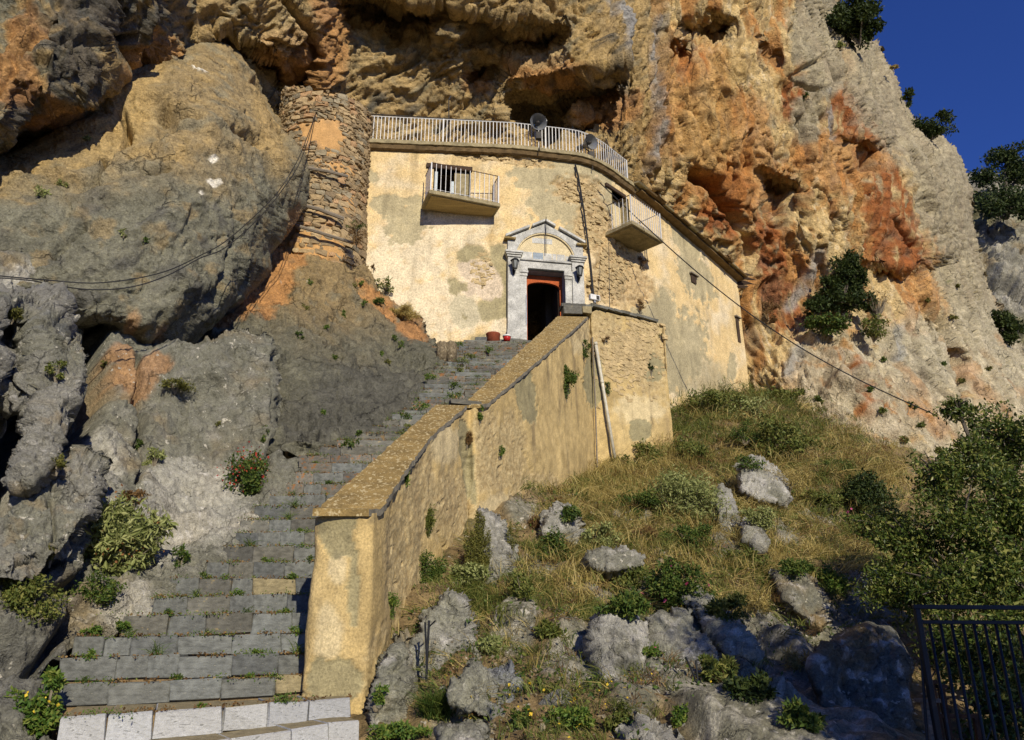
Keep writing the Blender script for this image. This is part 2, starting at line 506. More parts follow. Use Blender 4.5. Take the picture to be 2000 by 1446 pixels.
M['leaf_pale'] = leaf_mat('pale_sage_leaves', (0.14, 0.17, 0.05), (0.26, 0.29, 0.095), (0.38, 0.39, 0.16))
M['leaf_bright'] = leaf_mat('bright_weed_leaves', (0.045, 0.10, 0.015), (0.10, 0.17, 0.025), (0.20, 0.22, 0.04))
M['leaf_olive'] = leaf_mat('olive_scrub_leaves', (0.055, 0.08, 0.014), (0.125, 0.15, 0.03), (0.24, 0.23, 0.06))
M['dry'] = leaf_mat('dry_grass_blades', (0.22, 0.17, 0.045), (0.40, 0.31, 0.095), (0.55, 0.45, 0.18))
M['dry_brown'] = leaf_mat('brown_dry_blades', (0.09, 0.05, 0.02), (0.18, 0.10, 0.035), (0.30, 0.20, 0.08))
M['moss'] = leaf_mat('yellow_green_moss', (0.07, 0.08, 0.015), (0.14, 0.14, 0.03), (0.22, 0.20, 0.05))
M['red_flower'] = leaf_mat('red_flower', (0.30, 0.03, 0.02), (0.42, 0.05, 0.03))
M['pink_flower'] = leaf_mat('pink_flower', (0.45, 0.05, 0.14), (0.55, 0.10, 0.22))
M['yellow_flower'] = leaf_mat('yellow_flower', (0.65, 0.42, 0.02), (0.75, 0.55, 0.05))
M['brown_flower'] = leaf_mat('brown_seed_head', (0.16, 0.07, 0.025), (0.26, 0.12, 0.04))
# ================================================================ ROCK MASSES
GREY = np.array([0.135, 0.130, 0.092]); GREYB = np.array([0.15, 0.155, 0.165]); DARK = np.array([0.060, 0.058, 0.052])
TAN = np.array([0.33, 0.235, 0.105]); OCH = np.array([0.36, 0.25, 0.10]); ORA = np.array([0.42, 0.20, 0.065]); RED = np.array([0.25, 0.085, 0.025])
CREAM = np.array([0.50, 0.395, 0.215]); LIME = np.array([0.335, 0.318, 0.252]); WHITE = np.array([0.52, 0.49, 0.41]); BLUEG = np.array([0.235, 0.25, 0.265])

def blobs(u, v, w, lst):
    """soft union of ellipses [(cx,cy,rx,ry,rot)], edge broken up by w (noise about -1..1)"""
    o = np.zeros(np.shape(u))
    for cx, cy, rx, ry, rot in lst:
        o = np.maximum(o, 1 - sstep(0.72, 1.18, ell(u, v, cx, cy, rx, ry, rot) + 0.35 * w))
    return o

def crack(u, v, w, pts, wid, dep, nz):
    d = dist_line(u + 7 * nz, v + 7 * nz, pts)
    return dep * np.exp(-(d / wid) ** 2)

# ---- the big cliff behind everything
SKY = [(1560, -900), (1600, -400), (1628, -60), (1640, 22), (1668, 62), (1702, 92), (1722, 130), (1745, 160), (1762, 205), (1790, 248), (1826, 268), (1862, 292),
       (1880, 330), (1898, 372), (1900, 430), (1912, 490), (1930, 560), (1962, 622), (2010, 700), (2080, 760), (2300, 830), (2500, 860)]
CLIFF_POLY = SKY + [(2500, 1500), (-700, 1500), (-700, -900)]
cliff_ctrl = [(900, 260, 23.2), (900, 160, 22.2), (900, 50, 20.6), (900, -300, 19.5), (900, -800, 21), (650, 190, 20.8), (600, 60, 18.8), (450, 50, 17.5), (450, 250, 19), (450, -300, 16.5),
              (100, 300, 17), (100, 700, 17), (100, -300, 14.5), (-500, 0, 13), (-500, 600, 14), (600, 500, 20.6), (750, 420, 21.5),
              (1080, 290, 23.6), (1150, 120, 21.8), (1230, 330, 23.9), (1300, 100, 23.6), (1300, -300, 23.5), (1300, 420, 25.6), (1400, 480, 27.4), (1500, 540, 29.0), (1500, 250, 26.2), (1500, 60, 25.4),
              (1640, -10, 27.6), (1620, -400, 30), (1750, 220, 30.0), (1700, 400, 29.4), (1700, 540, 30.2), (1880, 400, 35), (1930, 580, 37), (1600, 650, 29.4), (1510, 690, 29.0),
              (1750, 730, 29.2), (1900, 780, 32.5), (2050, 760, 38), (1560, 800, 27.0), (1700, 930, 24.5), (1850, 1000, 25), (2300, 900, 42), (1500, 900, 30), (1100, 700, 26), (1500, 1400, 30), (600, 1400, 22), (2300, 1400, 26), (1700, 1200, 21)]
cliff_Y0 = tps(cliff_ctrl, 1e-4)

def cliff_Y(u, v):
    Y = cliff_Y0(u, v)
    Y += cave(u, v, [(640, -30, 5), (700, -30, 18), (760, 0, 38), (850, 2, 30), (880, -10, 0)], 2.0, 50)
    Y += cave(u, v, [(885, 18, 24), (930, 22, 40), (965, 26, 66), (985, 34, 92), (1040, 48, 86), (1092, 44, 68), (1105, 44, 50)], 2.2, 35)
    Y += cave(u, v, [(905, 100, 148), (935, 96, 145), (970, 108, 130), (985, 110, 120)], 1.3, 40)
    Y += cave(u, v, [(985, 158, 182), (1010, 150, 228), (1045, 148, 232), (1080, 142, 222), (1120, 132, 196), (1180, 124, 190), (1225, 108, 150)], 2.2, 30)
    Y += cave(u, v, [(1060, 224, 246), (1095, 220, 262), (1150, 216, 262), (1205, 205, 236)], 1.4, 25)
    Y += cave(u, v, [(1322, 40, 50), (1350, 22, 62), (1390, 13, 68), (1436, 32, 48)], 1.4, 30)
    Y += cave(u, v, [(1296, 74, 104), (1320, 72, 108), (1348, 78, 96)], 1.1, 20)
    Y += cave(u, v, [(1480, 318, 342), (1505, 330, 378), (1545, 352, 384), (1572, 366, 376)], 1.8, 30)
    Y += cave(u, v, [(1480, 60, 75), (1510, 80, 118), (1530, 90, 112)], .5, 30)
    Y += cave(u, v, [(1640, 262, 282), (1700, 274, 294), (1760, 262, 282)], 1.1, 90)
    Y += cave(u, v, [(400, 55, 75), (430, 60, 84), (470, 62, 90), (520, 90, 150), (570, 120, 168)], 1.8, 60)
    Y += cave(u, v, [(560, 120, 170), (600, 100, 165), (618, 90, 120)], 1.2, 30)
    Y += cave(u, v, [(1660, 500, 520), (1760, 522, 545), (1900, 470, 500)], 1.2, 80)
    Y += cave(u, v, [(1790, 596, 612), (1850, 655, 675), (1900, 700, 712)], .5, 40)
    d = dist_line(u, v, SKY)
    Y += 6.0 * np.clip(1 - d / 110.0, 0, 1) ** 2.6
    return Y

def cliff_disp(P, u, v):
    right = sstep(1180, 1330, u)
    low = sstep(560, 700, v) * sstep(1450, 1550, u)
    Pw = warp(P, 0.5, 0.7)
    Ls = stretch(Pw, (-0.75, 0, -0.66), 2.6); Rs = stretch(Pw, (-0.12, 0.0, 1), 4.6)
    Q = mix(Ls, Rs, right)
    h1, e1, r1 = facets(Q, 0.42, 3, 0.55)
    h2, e2, r2 = facets(Q, 1.2, 5, 0.9, 60)
    h3, e3, r3 = facets(Q + 5, 3.0, 9, 1.0, 60)
    ru = fbm(Q, 0.9, 5, 21, 0.55, ridged=True)
    fine = fbm(Q, 5.0, 3, 31, 0.6, ridged=True)
    q = 1 - 0.35 * sstep(1640, 1900, u)
    h4 = facets(Rs * right[:, None] + Ls * (1 - right)[:, None] + 9, 7.5, 13, 1.0)[0]
    D = (0.50 * h1 * (1 - .15 * right) + 0.27 * h2 + 0.13 * h3 + .055 * h4) * q + (0.50 - .24 * right) * (ru - 0.45) + (0.16 - .05 * right) * (fine - 0.4)
    # pockets
    pk = perlin(Rs * 1.5 + 4, 77)
    D -= 0.35 * sstep(0.38, 0.6, pk) * right * (1 - low)
    # tufa curtains: vertical ribs
    rib = fbm(stretch(Pw, (-0.1, 0, 1), 7), 1.6, 3, 41, 0.5, ridged=True)
    D += 0.30 * (rib - 0.4) * right * (1 - low)
    D -= .26 * np.exp(-(perlin(stretch(Pw, (-0.12, 0, 1), 4) * 1.1 + 3, 83) / .055) ** 2) * right * sstep(-.2, .3, perlin(P * .7, 84)) + .16 * np.exp(-(perlin(Q * 2.4 + 8, 85) / .07) ** 2) * sstep(-.1, .3, perlin(P * 1.1, 86)) + .14 * np.exp(-(perlin(stretch(Pw, (.9, 0, -.45), 3) * 1.6, 87) / .05) ** 2) * sstep(.0, .3, perlin(P * .6, 88))
    nz = perlin(P * 0.8, 5)
    for pts, w, dp in [([(1362, 338), (1395, 362), (1415, 395), (1440, 436)], 11, 2.6), ([(1440, 436), (1455, 470), (1462, 500)], 6, 1.0), ([(560, 10), (600, 60), (620, 110)], 6, .6),
                       ([(1560, 140), (1610, 105)], 4, .4), ([(1600, 110), (1612, 190)], 3, .4), ([(1548, 150), (1600, 175)], 4, .5), ([(1805, 590), (1850, 640), (1880, 720), (1885, 790)], 9, 1.0),
                       ([(1650, 720), (1675, 765)], 9, .8), ([(1700, 300), (1660, 520)], 4, .4), ([(1745, 430), (1790, 480)], 5, .5)]:
        D -= crack(u, v, 0, pts, w, dp, nz)
    return D

def g_edge(u, v):
    return np.clip((1 - sstep(70, 150, dist_line(u, v, SKY))) + sstep(600, 680, v) * sstep(1540, 1600, u), 0, 1)

def cliff_col(P, u, v, D):
    w1 = fbm(P, 0.35, 4, 60); w2 = fbm(P, 1.5, 4, 61); w3 = fbm(stretch(P, (-0.12, 0, 1), 7), 1.3, 4, 62, 0.6)
    w4 = fbm(stretch(P, (-0.12, 0, 1), 9), 2.8, 3, 64, 0.6); w5 = fbm(stretch(P, (-.75, 0, -.66), 4), 2.0, 4, 66)
    c = np.tile(TAN, (len(P), 1))
    right = sstep(1230, 1330, u + 60 * w1)
    left = 1 - right
    # left / centre: tan, ochre, brown and grey-green streaks
    c = mix(c, TAN * 0.9 + 0.1 * GREY, sstep(-.1, .4, w2) * left)
    c = mix(c, OCH, sstep(.05, .3, w1) * left * 0.8)
    c = mix(c, GREY * 1.2, sstep(0.04, 0.32, w5 + .15 * w2) * left * 0.75)
    c *= (1 + .22 * left)[:, None]
    c = mix(c, CREAM * 0.85, sstep(0.18, 0.42, w2 - 0.3 * w5) * left * 0.6)
    c = mix(c, ORA, blobs(u, v, w2 * 2, [(620, 90, 55, 110, 20), (560, 110, 60, 60, 0), (1060, 140, 90, 40, 10), (930, 160, 30, 26, 0), (1190, 220, 70, 40, -20), (1030, 90, 60, 22, 0)]) * 0.7)
    c = mix(c, LIME * .8, sstep(.2, .4, -w2) * left * .5)
    c = mix(c, CREAM, blobs(u, v, w2 * 2, [(1040, 108, 70, 26, -5), (560, 60, 60, 50, 0)]) * 0.5)
    c = mix(c, DARK, blobs(u, v, w5 * 3, [(740, 200, 70, 34, -20), (1120, 160, 90, 40, -20), (1180, 100, 60, 40, 0), (830, 215, 60, 16, 8)]) * sstep(-.02, .2, w5) * 0.7)  # overhang shade painted in as dark, streaky patches
    # right: cream tufa with rusty and grey streaks
    w6 = fbm(stretch(P, (-0.12, 0, 1), 14), 5.5, 3, 68, 0.6)
    cr = mix(np.tile(CREAM * 1.08, (len(P), 1)), TAN * 1.15, sstep(-.12, .25, w3))
    cr = mix(cr, WHITE * 1.2, sstep(.1, .3, w6) * .5)
    cr = mix(cr, np.array([.25, .17, .09]), sstep(.12, .32, -w6) * .6)
    cr = mix(cr, ORA * .95, sstep(-0.02, 0.20, w3 + 0.25 * w1) * 0.75)
    cr = mix(cr, LIME, sstep(0.12, 0.36, -w4) * 0.6)
    cr = mix(cr, RED, blobs(u, v, (w3 + w2) * 2.0, [(1735, 420, 55, 115, -14), (1755, 490, 70, 50, 10), (1500, 500, 36, 110, -6), (1520, 590, 40, 80, -25), (1420, 380, 60, 55, 30), (1660, 215, 50, 60, 0), (1560, 190, 26, 46, 0), (1700, 260, 60, 60, 0), (1350, 130, 30, 40, 0), (1400, 420, 40, 50, 0), (1690, 760, 30, 60, -25)]) * sstep(-0.30, 0.02, w4 + .6 * w3) * 0.95)
    cr = mix(cr, ORA, blobs(u, v, (w3 + w2) * 2.0, [(1440, 330, 90, 90, 10), (1370, 300, 40, 90, 0), (1600, 300, 60, 50, 0), (1300, 130, 50, 70, 10), (1390, 140, 36, 60, 0), (1640, 330, 50, 60, 0), (1330, 220, 60, 100, 0), (1450, 250, 60, 70, 0), (1690, 300, 80, 40, 0), (1800, 570, 50, 40, 30), (1600, 740, 60, 70, 20), (1780, 780, 60, 60, 0), (1650, 900, 40, 60, 0)]) * 0.6)
    cr = mix(cr, OCH * 1.15, blobs(u, v, w2 * 2, [(1370, 250, 60, 110, 0), (1420, 130, 50, 40, 0)]) * 0.5)
    # grey limestone along the skyline edge and the upper slabs
    gd = dist_line(u, v, SKY)
    g = (1 - sstep(60, 120, gd + 70 * w2)) * sstep(1600, 1720, u + v * .2)
    g = np.maximum(g, blobs(u, v, w2 * 2, [(1600, 60, 60, 90, 0), (1610, 140, 50, 55, 20), (1830, 400, 45, 130, -18), (1870, 560, 40, 100, -20), (1580, 230, 30, 50, 0), (1800, 700, 80, 60, 30)]))
    cr = mix(cr, LIME * (0.95 + 0.35 * w2[:, None]), g * 0.9)
    # lower limestone slope
    lo = sstep(560, 640, v + 0.35 * (u - 1600) * 0 + 60 * w1 - 0.0 * u) * sstep(1520, 1580, u) * sstep(600, 700, v + (u - 1560) * 0.25)
    cr = mix(cr, LIME * (1.15 + 0.6 * w2[:, None]), lo * 0.85 * sstep(-.35, .0, w2))
    cr = mix(cr, WHITE, lo * sstep(.05, .3, w4) * .5)
    cr = mix(cr, ORA * .9, lo * sstep(.1, .3, w1) * .45)
    # blue-grey drips
    for pts, wd in [([(1195, 0), (1215, 60), (1208, 130), (1225, 200)], 12), ([(1285, 40), (1276, 110), (1283, 200), (1288, 280), (1265, 335)], 12), ([(1540, 600), (1570, 560), (1590, 500)], 18), ([(1615, 180), (1630, 270)], 12), ([(1560, 700), (1545, 740)], 20), ([(1760, 640), (1765, 690)], 13)]:
        dd = dist_line(u + 9 * w2, v, pts)
        k_ = (1 - sstep(wd * .25, wd * 1.1, dd + 6 * w2)) * .8 * sstep(-.35, .05, w4)
        cr = mix(cr, BLUEG * 1.2, k_)
        c = mix(c, BLUEG * 1.2, k_)
    cr = cr * np.array([1.06, .99, .84])
    c = c * left[:, None] + cr * right[:, None]
    c *= (1.0 + 0.4 * w4[:, None])
    crk = np.exp(-(perlin(stretch(warp(P, .5, .7), (-0.12, 0, 1), 4) * 1.1 + 3, 83) / .07) ** 2) * right * sstep(-.2, .3, perlin(P * .7, 84))
    c = mix(c, np.array([.13, .10, .07]), crk * .55)
    c = mix(c, np.array([.14, .15, .05]), sstep(.34, .46, fbm(P, 1.1, 4, 69)) * g_edge(u, v) * .8)
    return c

U = spaced(-650, 2450, 330, 2010, 2.7, 30); Vv = spaced(-850, 1450, -10, 1000, 2.7, 30)
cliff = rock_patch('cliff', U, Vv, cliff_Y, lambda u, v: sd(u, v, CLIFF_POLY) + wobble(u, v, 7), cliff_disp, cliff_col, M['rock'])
tag(cliff, kind='structure')

# ---- generic rounded rock mass
def mass(name, poly, ctrl, r, bulge, dispf, colf, mat, step=2.7, caves=(), label=None, cat='rock', kind=None, parent=None, group=None, wob=5.0):
    xs = [p[0] for p in poly]; ys = [p[1] for p in poly]
    y0 = tps(ctrl, 1e-4)
    def Yf(u, v):
        Y = y0(u, v)
        d = sd(u, v, poly)
        Y = Y + bulge * np.clip(1 - d / r, 0, 1) ** 2.4
        for smp, A, fade in caves:
            Y = Y + cave(u, v, smp, A, fade)
        return Y
    U = spaced(min(xs), max(xs), max(min(xs), -10), min(max(xs), 2010), step, 25)
    Vv = spaced(min(ys), max(ys), max(min(ys), -10), min(max(ys), 1456), step, 25)
    o = rock_patch(name, U, Vv, Yf, lambda u, v: sd(u, v, poly) + wobble(u, v, wob), dispf, colf, mat, step=step)
    if kind: tag(o, kind=kind)
    else: tag(o, label, cat, group)
    return o

def disp_generic(big, mid, small, fb, fine, sdir, sk, seed, cracks=(), sc0=1.0, pits=0.0):
    def f(P, u, v):
        Pw = warp(P, 0.6 * sc0, 0.5 / sc0, seed)
        Q = stretch(Pw, sdir, sk)
        D = np.zeros(len(P))
        if big: D += big * facets(Q, 0.45 * sc0, seed + 1, .55)[0]
        if mid: D += mid * facets(Q, 1.3 * sc0, seed + 2, .9, 60)[0]
        if small: D += small * 1.5 * facets(Q, 3.6 * sc0, seed + 3, 1.0, 60)[0] + small * .6 * facets(Pw, 9.0 * sc0, seed + 9, 1.0)[0]
        if fb: D += fb * (fbm(Q, 0.9 * sc0, 5, seed + 4, .55, ridged=True) - .45)
        D -= (small * 2.2) * np.exp(-(perlin(Q * 1.9 * sc0 + 8, seed + 11) / .06) ** 2) * sstep(-.1, .3, perlin(P * 1.1 * sc0, seed + 12))
        if fine: D += fine * 1.6 * (fbm(Q, 6 * sc0, 4, seed + 5, .62, ridged=True) - .4)
        if pits:
            D -= pits * sstep(0.25, 0.55, perlin(Pw * 7 * sc0, seed + 6)) + pits * .6 * sstep(.2, .5, perlin(Pw * 15 * sc0, seed + 7))
        nz = perlin(P * 1.5, seed + 8)
        for pts, w, dp in cracks:
            D -= crack(u, v, 0, pts, w, dp, nz)
        return D
    return f

# ---- huge rounded boulder on the left
B_POLY = [(-500, 200), (-100, 230), (0, 250), (60, 210), (150, 150), (250, 110), (340, 80), (400, 72), (455, 84), (500, 138), (530, 190), (562, 250), (592, 292), (600, 340), (596, 402), (562, 442), (540, 478),
          (534, 530), (480, 592), (390, 655), (340, 692), (290, 722), (240, 700), (190, 690), (120, 680), (50, 640), (0, 620), (-500, 640)]
def boulder_col(P, u, v, D):
    w1 = fbm(P, .5, 4, 160); w2 = fbm(P, 2.2, 4, 161); w3 = fbm(stretch(P, (-.7, 0, -.7), 5), 2.5, 4, 162)
    t = sstep(-60, 130, (430 - v) + 130 * w1 - 0.15 * u + 60 * w2 + 0 * u)     # tan above, grey below
    c = mix(np.tile(GREY, (len(P), 1)), TAN * .78, t * .75)
    c = mix(c, OCH * .9, sstep(.05, .35, w2) * t * .6)
    c = mix(c, GREY * 1.15, sstep(.0, .3, -w2 + .4 * w3) * t * .6)
    c = mix(c, TAN * .75, sstep(.08, .3, w2 + .4 * w3) * (1 - t) * .5)
    c = mix(c, DARK * 1.1, sstep(.05, .32, -w3) * (1 - t) * .65)
    c = mix(c, OCH, blobs(u, v, w2 * 2, [(220, 220, 90, 60, -30), (60, 290, 90, 30, -25), (520, 260, 26, 90, -18), (280, 150, 50, 30, 0)]) * .6)
    c = mix(c, ORA * .9, blobs(u, v, w3 * 3, [(250, 650, 12, 60, 25), (300, 660, 14, 60, 30), (560, 440, 20, 40, 20)]) * .4)
    c = mix(c, WHITE * 1.2, blobs(u, v, w2 * 1.5, [(415, 358, 14, 7, 20), (414, 313, 7, 4, 30), (392, 378, 5, 4, 0), (390, 152, 18, 3, 12)]))
    return c * 1.45
mass('boulder', B_POLY, [(0, 400, 12), (200, 300, 13), (400, 250, 14.2), (550, 350, 16), (300, 500, 12.2), (450, 500, 13.8), (200, 620, 11.6), (300, 700, 12.6), (-400, 400, 11), (450, 120, 16.6), (200, 120, 14.2), (0, 600, 10.8)],
     95, 2.6, disp_generic(.34, .11, .035, .16, .035, (-.7, 0, -.7), 3.4, 200,
     [([(235, 205), (248, 240), (232, 280), (210, 320)], 6, .55), ([(460, 480), (440, 530), (400, 580)], 5, .3), ([(310, 215), (350, 232), (380, 245)], 4, .25), ([(440, 265), (480, 270), (505, 290)], 6, .3),
      ([(330, 330), (280, 345)], 6, .3), ([(100, 480), (130, 455), (160, 430)], 5, .25), ([(190, 290), (210, 320), (180, 360)], 5, .3), ([(10, 600), (100, 560), (160, 590)], 8, .4)]),
     boulder_col, M['rock'], label='huge rounded grey boulder overhanging the rocks left of the stone tower', cat='boulder')

# ---- overhanging rock top left
O_POLY = [(-600, -700), (352, -700), (354, -20), (352, 88), (346, 128), (300, 150), (240, 172), (150, 210), (100, 243), (40, 292), (0, 306), (-600, 420)]
def over_col(P, u, v, D):
    w1 = fbm(P, .6, 4, 260); w2 = fbm(P, 2.4, 4, 261); w3 = fbm(stretch(P, (-.7, 0, -.7), 4), 2.2, 4, 262)
    c = mix(np.tile(TAN * .85, (len(P), 1)), GREY, sstep(-.1, .15, w2 + .3 * w1))
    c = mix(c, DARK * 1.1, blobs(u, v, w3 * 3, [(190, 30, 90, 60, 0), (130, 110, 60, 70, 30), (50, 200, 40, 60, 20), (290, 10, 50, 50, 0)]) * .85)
    c = mix(c, ORA * .8, blobs(u, v, w2 * 2.5, [(280, 110, 70, 50, -20), (20, 150, 60, 60, 0), (90, 210, 60, 20, -30), (50, 70, 40, 40, 0)]) * .6)
    c = mix(c, OCH, sstep(.1, .35, w2) * .6)
    return c * 1.3
mass('overhanging_rock', O_POLY, [(0, 0, 11.5), (200, 0, 12.3), (340, 50, 13.6), (100, 200, 11.6), (330, -300, 14.), (-400, 0, 10.6), (0, -600, 13.5), (330, -650, 17)],
     80, 2.4, disp_generic(.5, .22, .07, .5, .09, (-.7, 0, -.7), 2.2, 300), over_col, M['rock'],
     caves=[([(180, -20, 60), (240, -20, 150), (290, -15, 140), (345, 0, 110)], 1.8, 30), ([(20, 150, 280), (60, 160, 275), (100, 190, 240), (170, 160, 200)], 1.1, 30), ([(85, 50, 62), (110, 48, 70)], .5, 20)],
     label='dark orange streaked rock overhanging the boulder at the top left', cat='rock')

# ---- sloping orange and grey rock between boulder, tower and stairs
S_POLY = [(300, 600), (380, 560), (460, 470), (520, 430), (600, 440), (700, 470), (724, 520), (742, 570), (780, 600), (822, 645), (850, 688), (880, 700), (884, 735), (862, 760), (850, 800), (806, 842), (782, 878), (764, 892), (540, 900), (480, 900), (300, 760)]
def slab_col(P, u, v, D):
    w1 = fbm(P, .6, 4, 360); w2 = fbm(P, 2.4, 4, 361); w3 = fbm(P, 6, 3, 363)
    t = sstep(-40, 110, 690 - v + 90 * w1 + 60 * w2 - .35 * np.abs(u - 650))
    c = mix(np.tile(GREY * .85, (len(P), 1)), TAN * .8, t * .85)
    c = mix(c, GREY * 1.2, sstep(.05, .3, w2) * .6)
    c = mix(c, ORA * 1.05, blobs(u, v, w2 * 3, [(520, 560, 50, 60, 35), (460, 620, 60, 20, -30), (560, 500, 40, 40, 0), (800, 650, 40, 20, 45), (740, 600, 60, 16, 40), (600, 495, 60, 18, 10)]) * .75)
    c = mix(c, DARK * 1.2, blobs(u, v, w2 * 2, [(720, 790, 130, 80, 0), (600, 820, 70, 60, 0)]) * .5)
    c = mix(c, WHITE * .8, sstep(.42, .5, w3) * .5)
    return c * 1.15
mass('sloping_rock', S_POLY, [(600, 480, 19.2), (700, 500, 20.0), (715, 600, 18.9), (800, 660, 18.9), (850, 700, 18.2), (600, 600, 16.8), (600, 750, 14.2), (700, 750, 15), (800, 800, 14.6), (845, 760, 16.2), (560, 880, 12.35), (760, 888, 12.5), (520, 500, 18.2), (430, 600, 16.2), (400, 700, 14.8), (660, 880, 12.4)],
     26, .9, disp_generic(.3, .11, .04, .2, .04, (-.6, 0, -.8), 1.8, 400,
     [([(690, 720), (740, 735)], 5, .2), ([(560, 625), (600, 640)], 4, .2), ([(750, 745), (800, 760)], 5, .2)], sc0=1.2), slab_col, M['rock'],
     label='sloping orange and grey rock between the boulder and the stairs', cat='rock')

# ---- rock wall left of the lower stairs
L_POLY = [(-500, 480), (0, 500), (80, 500), (155, 560), (235, 640), (300, 676), (400, 672), (480, 656), (536, 660), (552, 700), (548, 800), (536, 870), (560, 905), (604, 900), (618, 932), (596, 966), (548, 996), (524, 1022), (490, 1056), (460, 1088), (425, 1124), (352, 1160),
          (318, 1206), (262, 1232), (160, 1280), (120, 1300), (118, 1500), (-500, 1500)]
left_ctrl = [(100, 1000, 8.5), (0, 1000, 8.2), (230, 900, 10.5), (300, 800, 12), (400, 700, 12.8), (500, 680, 13), (530, 900, 11.9), (400, 1000, 10.7), (300, 1100, 9.5), (200, 1200, 8.6), (130, 1300, 7.75), (60, 1446, 6.7),
             (0, 1300, 7.2), (-400, 1000, 7.5), (0, 700, 10), (150, 640, 12), (590, 915, 12.0), (450, 1060, 10.0), (330, 1140, 9.15), (-400, 500, 9), (0, 530, 11.2), (150, 1100, 8.6)]
def left_col(P, u, v, D):
    w1 = fbm(P, .8, 4, 460); w2 = fbm(P, 3.0, 4, 461); w3 = fbm(P, 9, 3, 463)
    c = mix(np.tile(GREY * 1.05, (len(P), 1)), TAN * .7, sstep(0, .3, w1) * .55)
    c = mix(c, LIME * .62, sstep(.0, .3, w2) * .5)
    c = mix(c, LIME * 1.0, blobs(u, v, w2 * 2.5, [(370, 960, 110, 70, -10), (120, 930, 110, 60, -20), (300, 1050, 80, 70, 0), (60, 580, 100, 50, 0), (420, 1010, 70, 60, 0), (250, 1190, 60, 50, 0), (90, 1000, 120, 60, 0)]) * .75)
    c = mix(c, WHITE * .9, sstep(.2, .4, w3) * blobs(u, v, w2 * 2, [(370, 960, 120, 80, -10), (420, 1020, 90, 60, 0), (250, 1180, 90, 60, 0)]) * .7)
    c = mix(c, DARK * 1.2, blobs(u, v, w2 * 2, [(60, 1180, 100, 90, 0), (50, 1330, 90, 80, 0)]) * .5)
    c = mix(c, ORA * .9, blobs(u, v, w2 * 2, [(260, 740, 50, 36, 20), (300, 720, 40, 20, 0), (230, 700, 30, 20, 0)]) * .5)
    c = mix(c, WHITE * 1.1, blobs(u, v, w2, [(28, 1031, 8, 5, 0), (52, 1029, 9, 5, -10)]))
    return c * np.array([1.25, 1.27, 1.36])
lefto = mass('rock_wall', L_POLY, left_ctrl, 22, .7, disp_generic(.22, .1, .03, .18, .03, (-.3, 0, -.95), 1.6, 500,
     [([(275, 830), (262, 930), (250, 960)], 5, .35), ([(540, 690), (530, 860), (520, 900)], 5, .3), ([(270, 850), (268, 700)], 5, .3), ([(122, 960), (125, 1040), (110, 1100), (60, 1130)], 5, .3), ([(96, 990), (104, 1040)], 3, .2),
      ([(190, 620), (180, 700), (200, 760), (150, 850), (90, 950), (40, 990)], 16, .9), ([(0, 760), (50, 830), (20, 960)], 26, 1.3), ([(150, 1190), (110, 1250), (70, 1300)], 10, .4), ([(200, 1050), (150, 1140), (80, 1170)], 10, .35)], sc0=1.5, pits=.012), left_col, M['rock_near'],
     caves=[([(10, 700, 760), (60, 720, 800), (110, 760, 840)], 1.2, 60)], kind='structure')

# ---- leaning rock sliver and other separate boulders on the left
def plain_col(a, b, c3, seed, k3=.4):
    def f(P, u, v, D):
        w1 = fbm(P, 1.2, 4, seed); w2 = fbm(P, 5, 4, seed + 1); w3 = fbm(P, 12, 3, seed + 2)
        c = mix(np.tile(a, (len(P), 1)), b, sstep(-.1, .3, w1))
        c = mix(c, c3, sstep(.08, .3, w2) * k3)
        return mix(c, WHITE, sstep(.3, .42, w3) * .4) * np.array([1.15, 1.17, 1.25])
    return f
mass('leaning_rock', [(128, 655), (165, 690), (172, 730), (158, 770), (130, 840), (100, 905), (60, 945), (30, 950), (28, 930), (60, 850), (82, 790), (110, 720), (118, 670)],
     [(130, 700, 8.7), (60, 930, 7.9), (165, 720, 8.8), (100, 800, 8.3)], 14, .25, disp_generic(.10, .10, .03, .10, .03, (-.4, 0, -.9), 2, 540, sc0=2.2), plain_col(LIME * .6, GREY * 1.2, TAN * .7, 541), M['rock_near'],
     step=2.2, label='pale leaning sliver of rock below the boulder with dark gaps on both sides', cat='rock')
mass('leaning_rock', [(-200, 520), (0, 545), (70, 552), (118, 590), (125, 630), (118, 680), (92, 760), (60, 820), (20, 800), (0, 770), (-200, 800)],
     [(0, 600, 8.6), (100, 620, 9.2), (50, 780, 8.3), (-150, 650, 8.2), (60, 560, 9.4)], 20, .5, disp_generic(.26, .16, .04, .22, .04, (-.4, 0, -.9), 2, 550, sc0=1.8), plain_col(LIME * .55, GREY * 1.1, BLUEG * .5, 551), M['rock_near'],
     step=2.4, caves=[([(0, 600, 680), (30, 610, 690), (70, 640, 720)], .9, 40)], label='grey rock with mossy top at the left edge under the boulder', cat='rock')
mass('fallen_rock', [(-200, 960), (0, 1000), (40, 950), (100, 905), (150, 895), (190, 915), (200, 950), (180, 1010), (140, 1070), (90, 1110), (30, 1135), (-200, 1150)],
     [(0, 1050, 7.6), (150, 930, 8.4), (80, 1080, 7.6), (-150, 1050, 7.1), (180, 960, 8.4)], 18, .35, disp_generic(.16, .10, .03, .10, .03, (-.8, 0, -.5), 1.5, 560, [([(98, 965), (112, 1030), (105, 1060)], 4, .15)], sc0=1.8), plain_col(LIME * .6, GREY * 1.3, TAN * .7, 561), M['rock_near'],
     step=2.2, label='pale grey rock with two white lichen spots left of the sage bush', cat='rock')
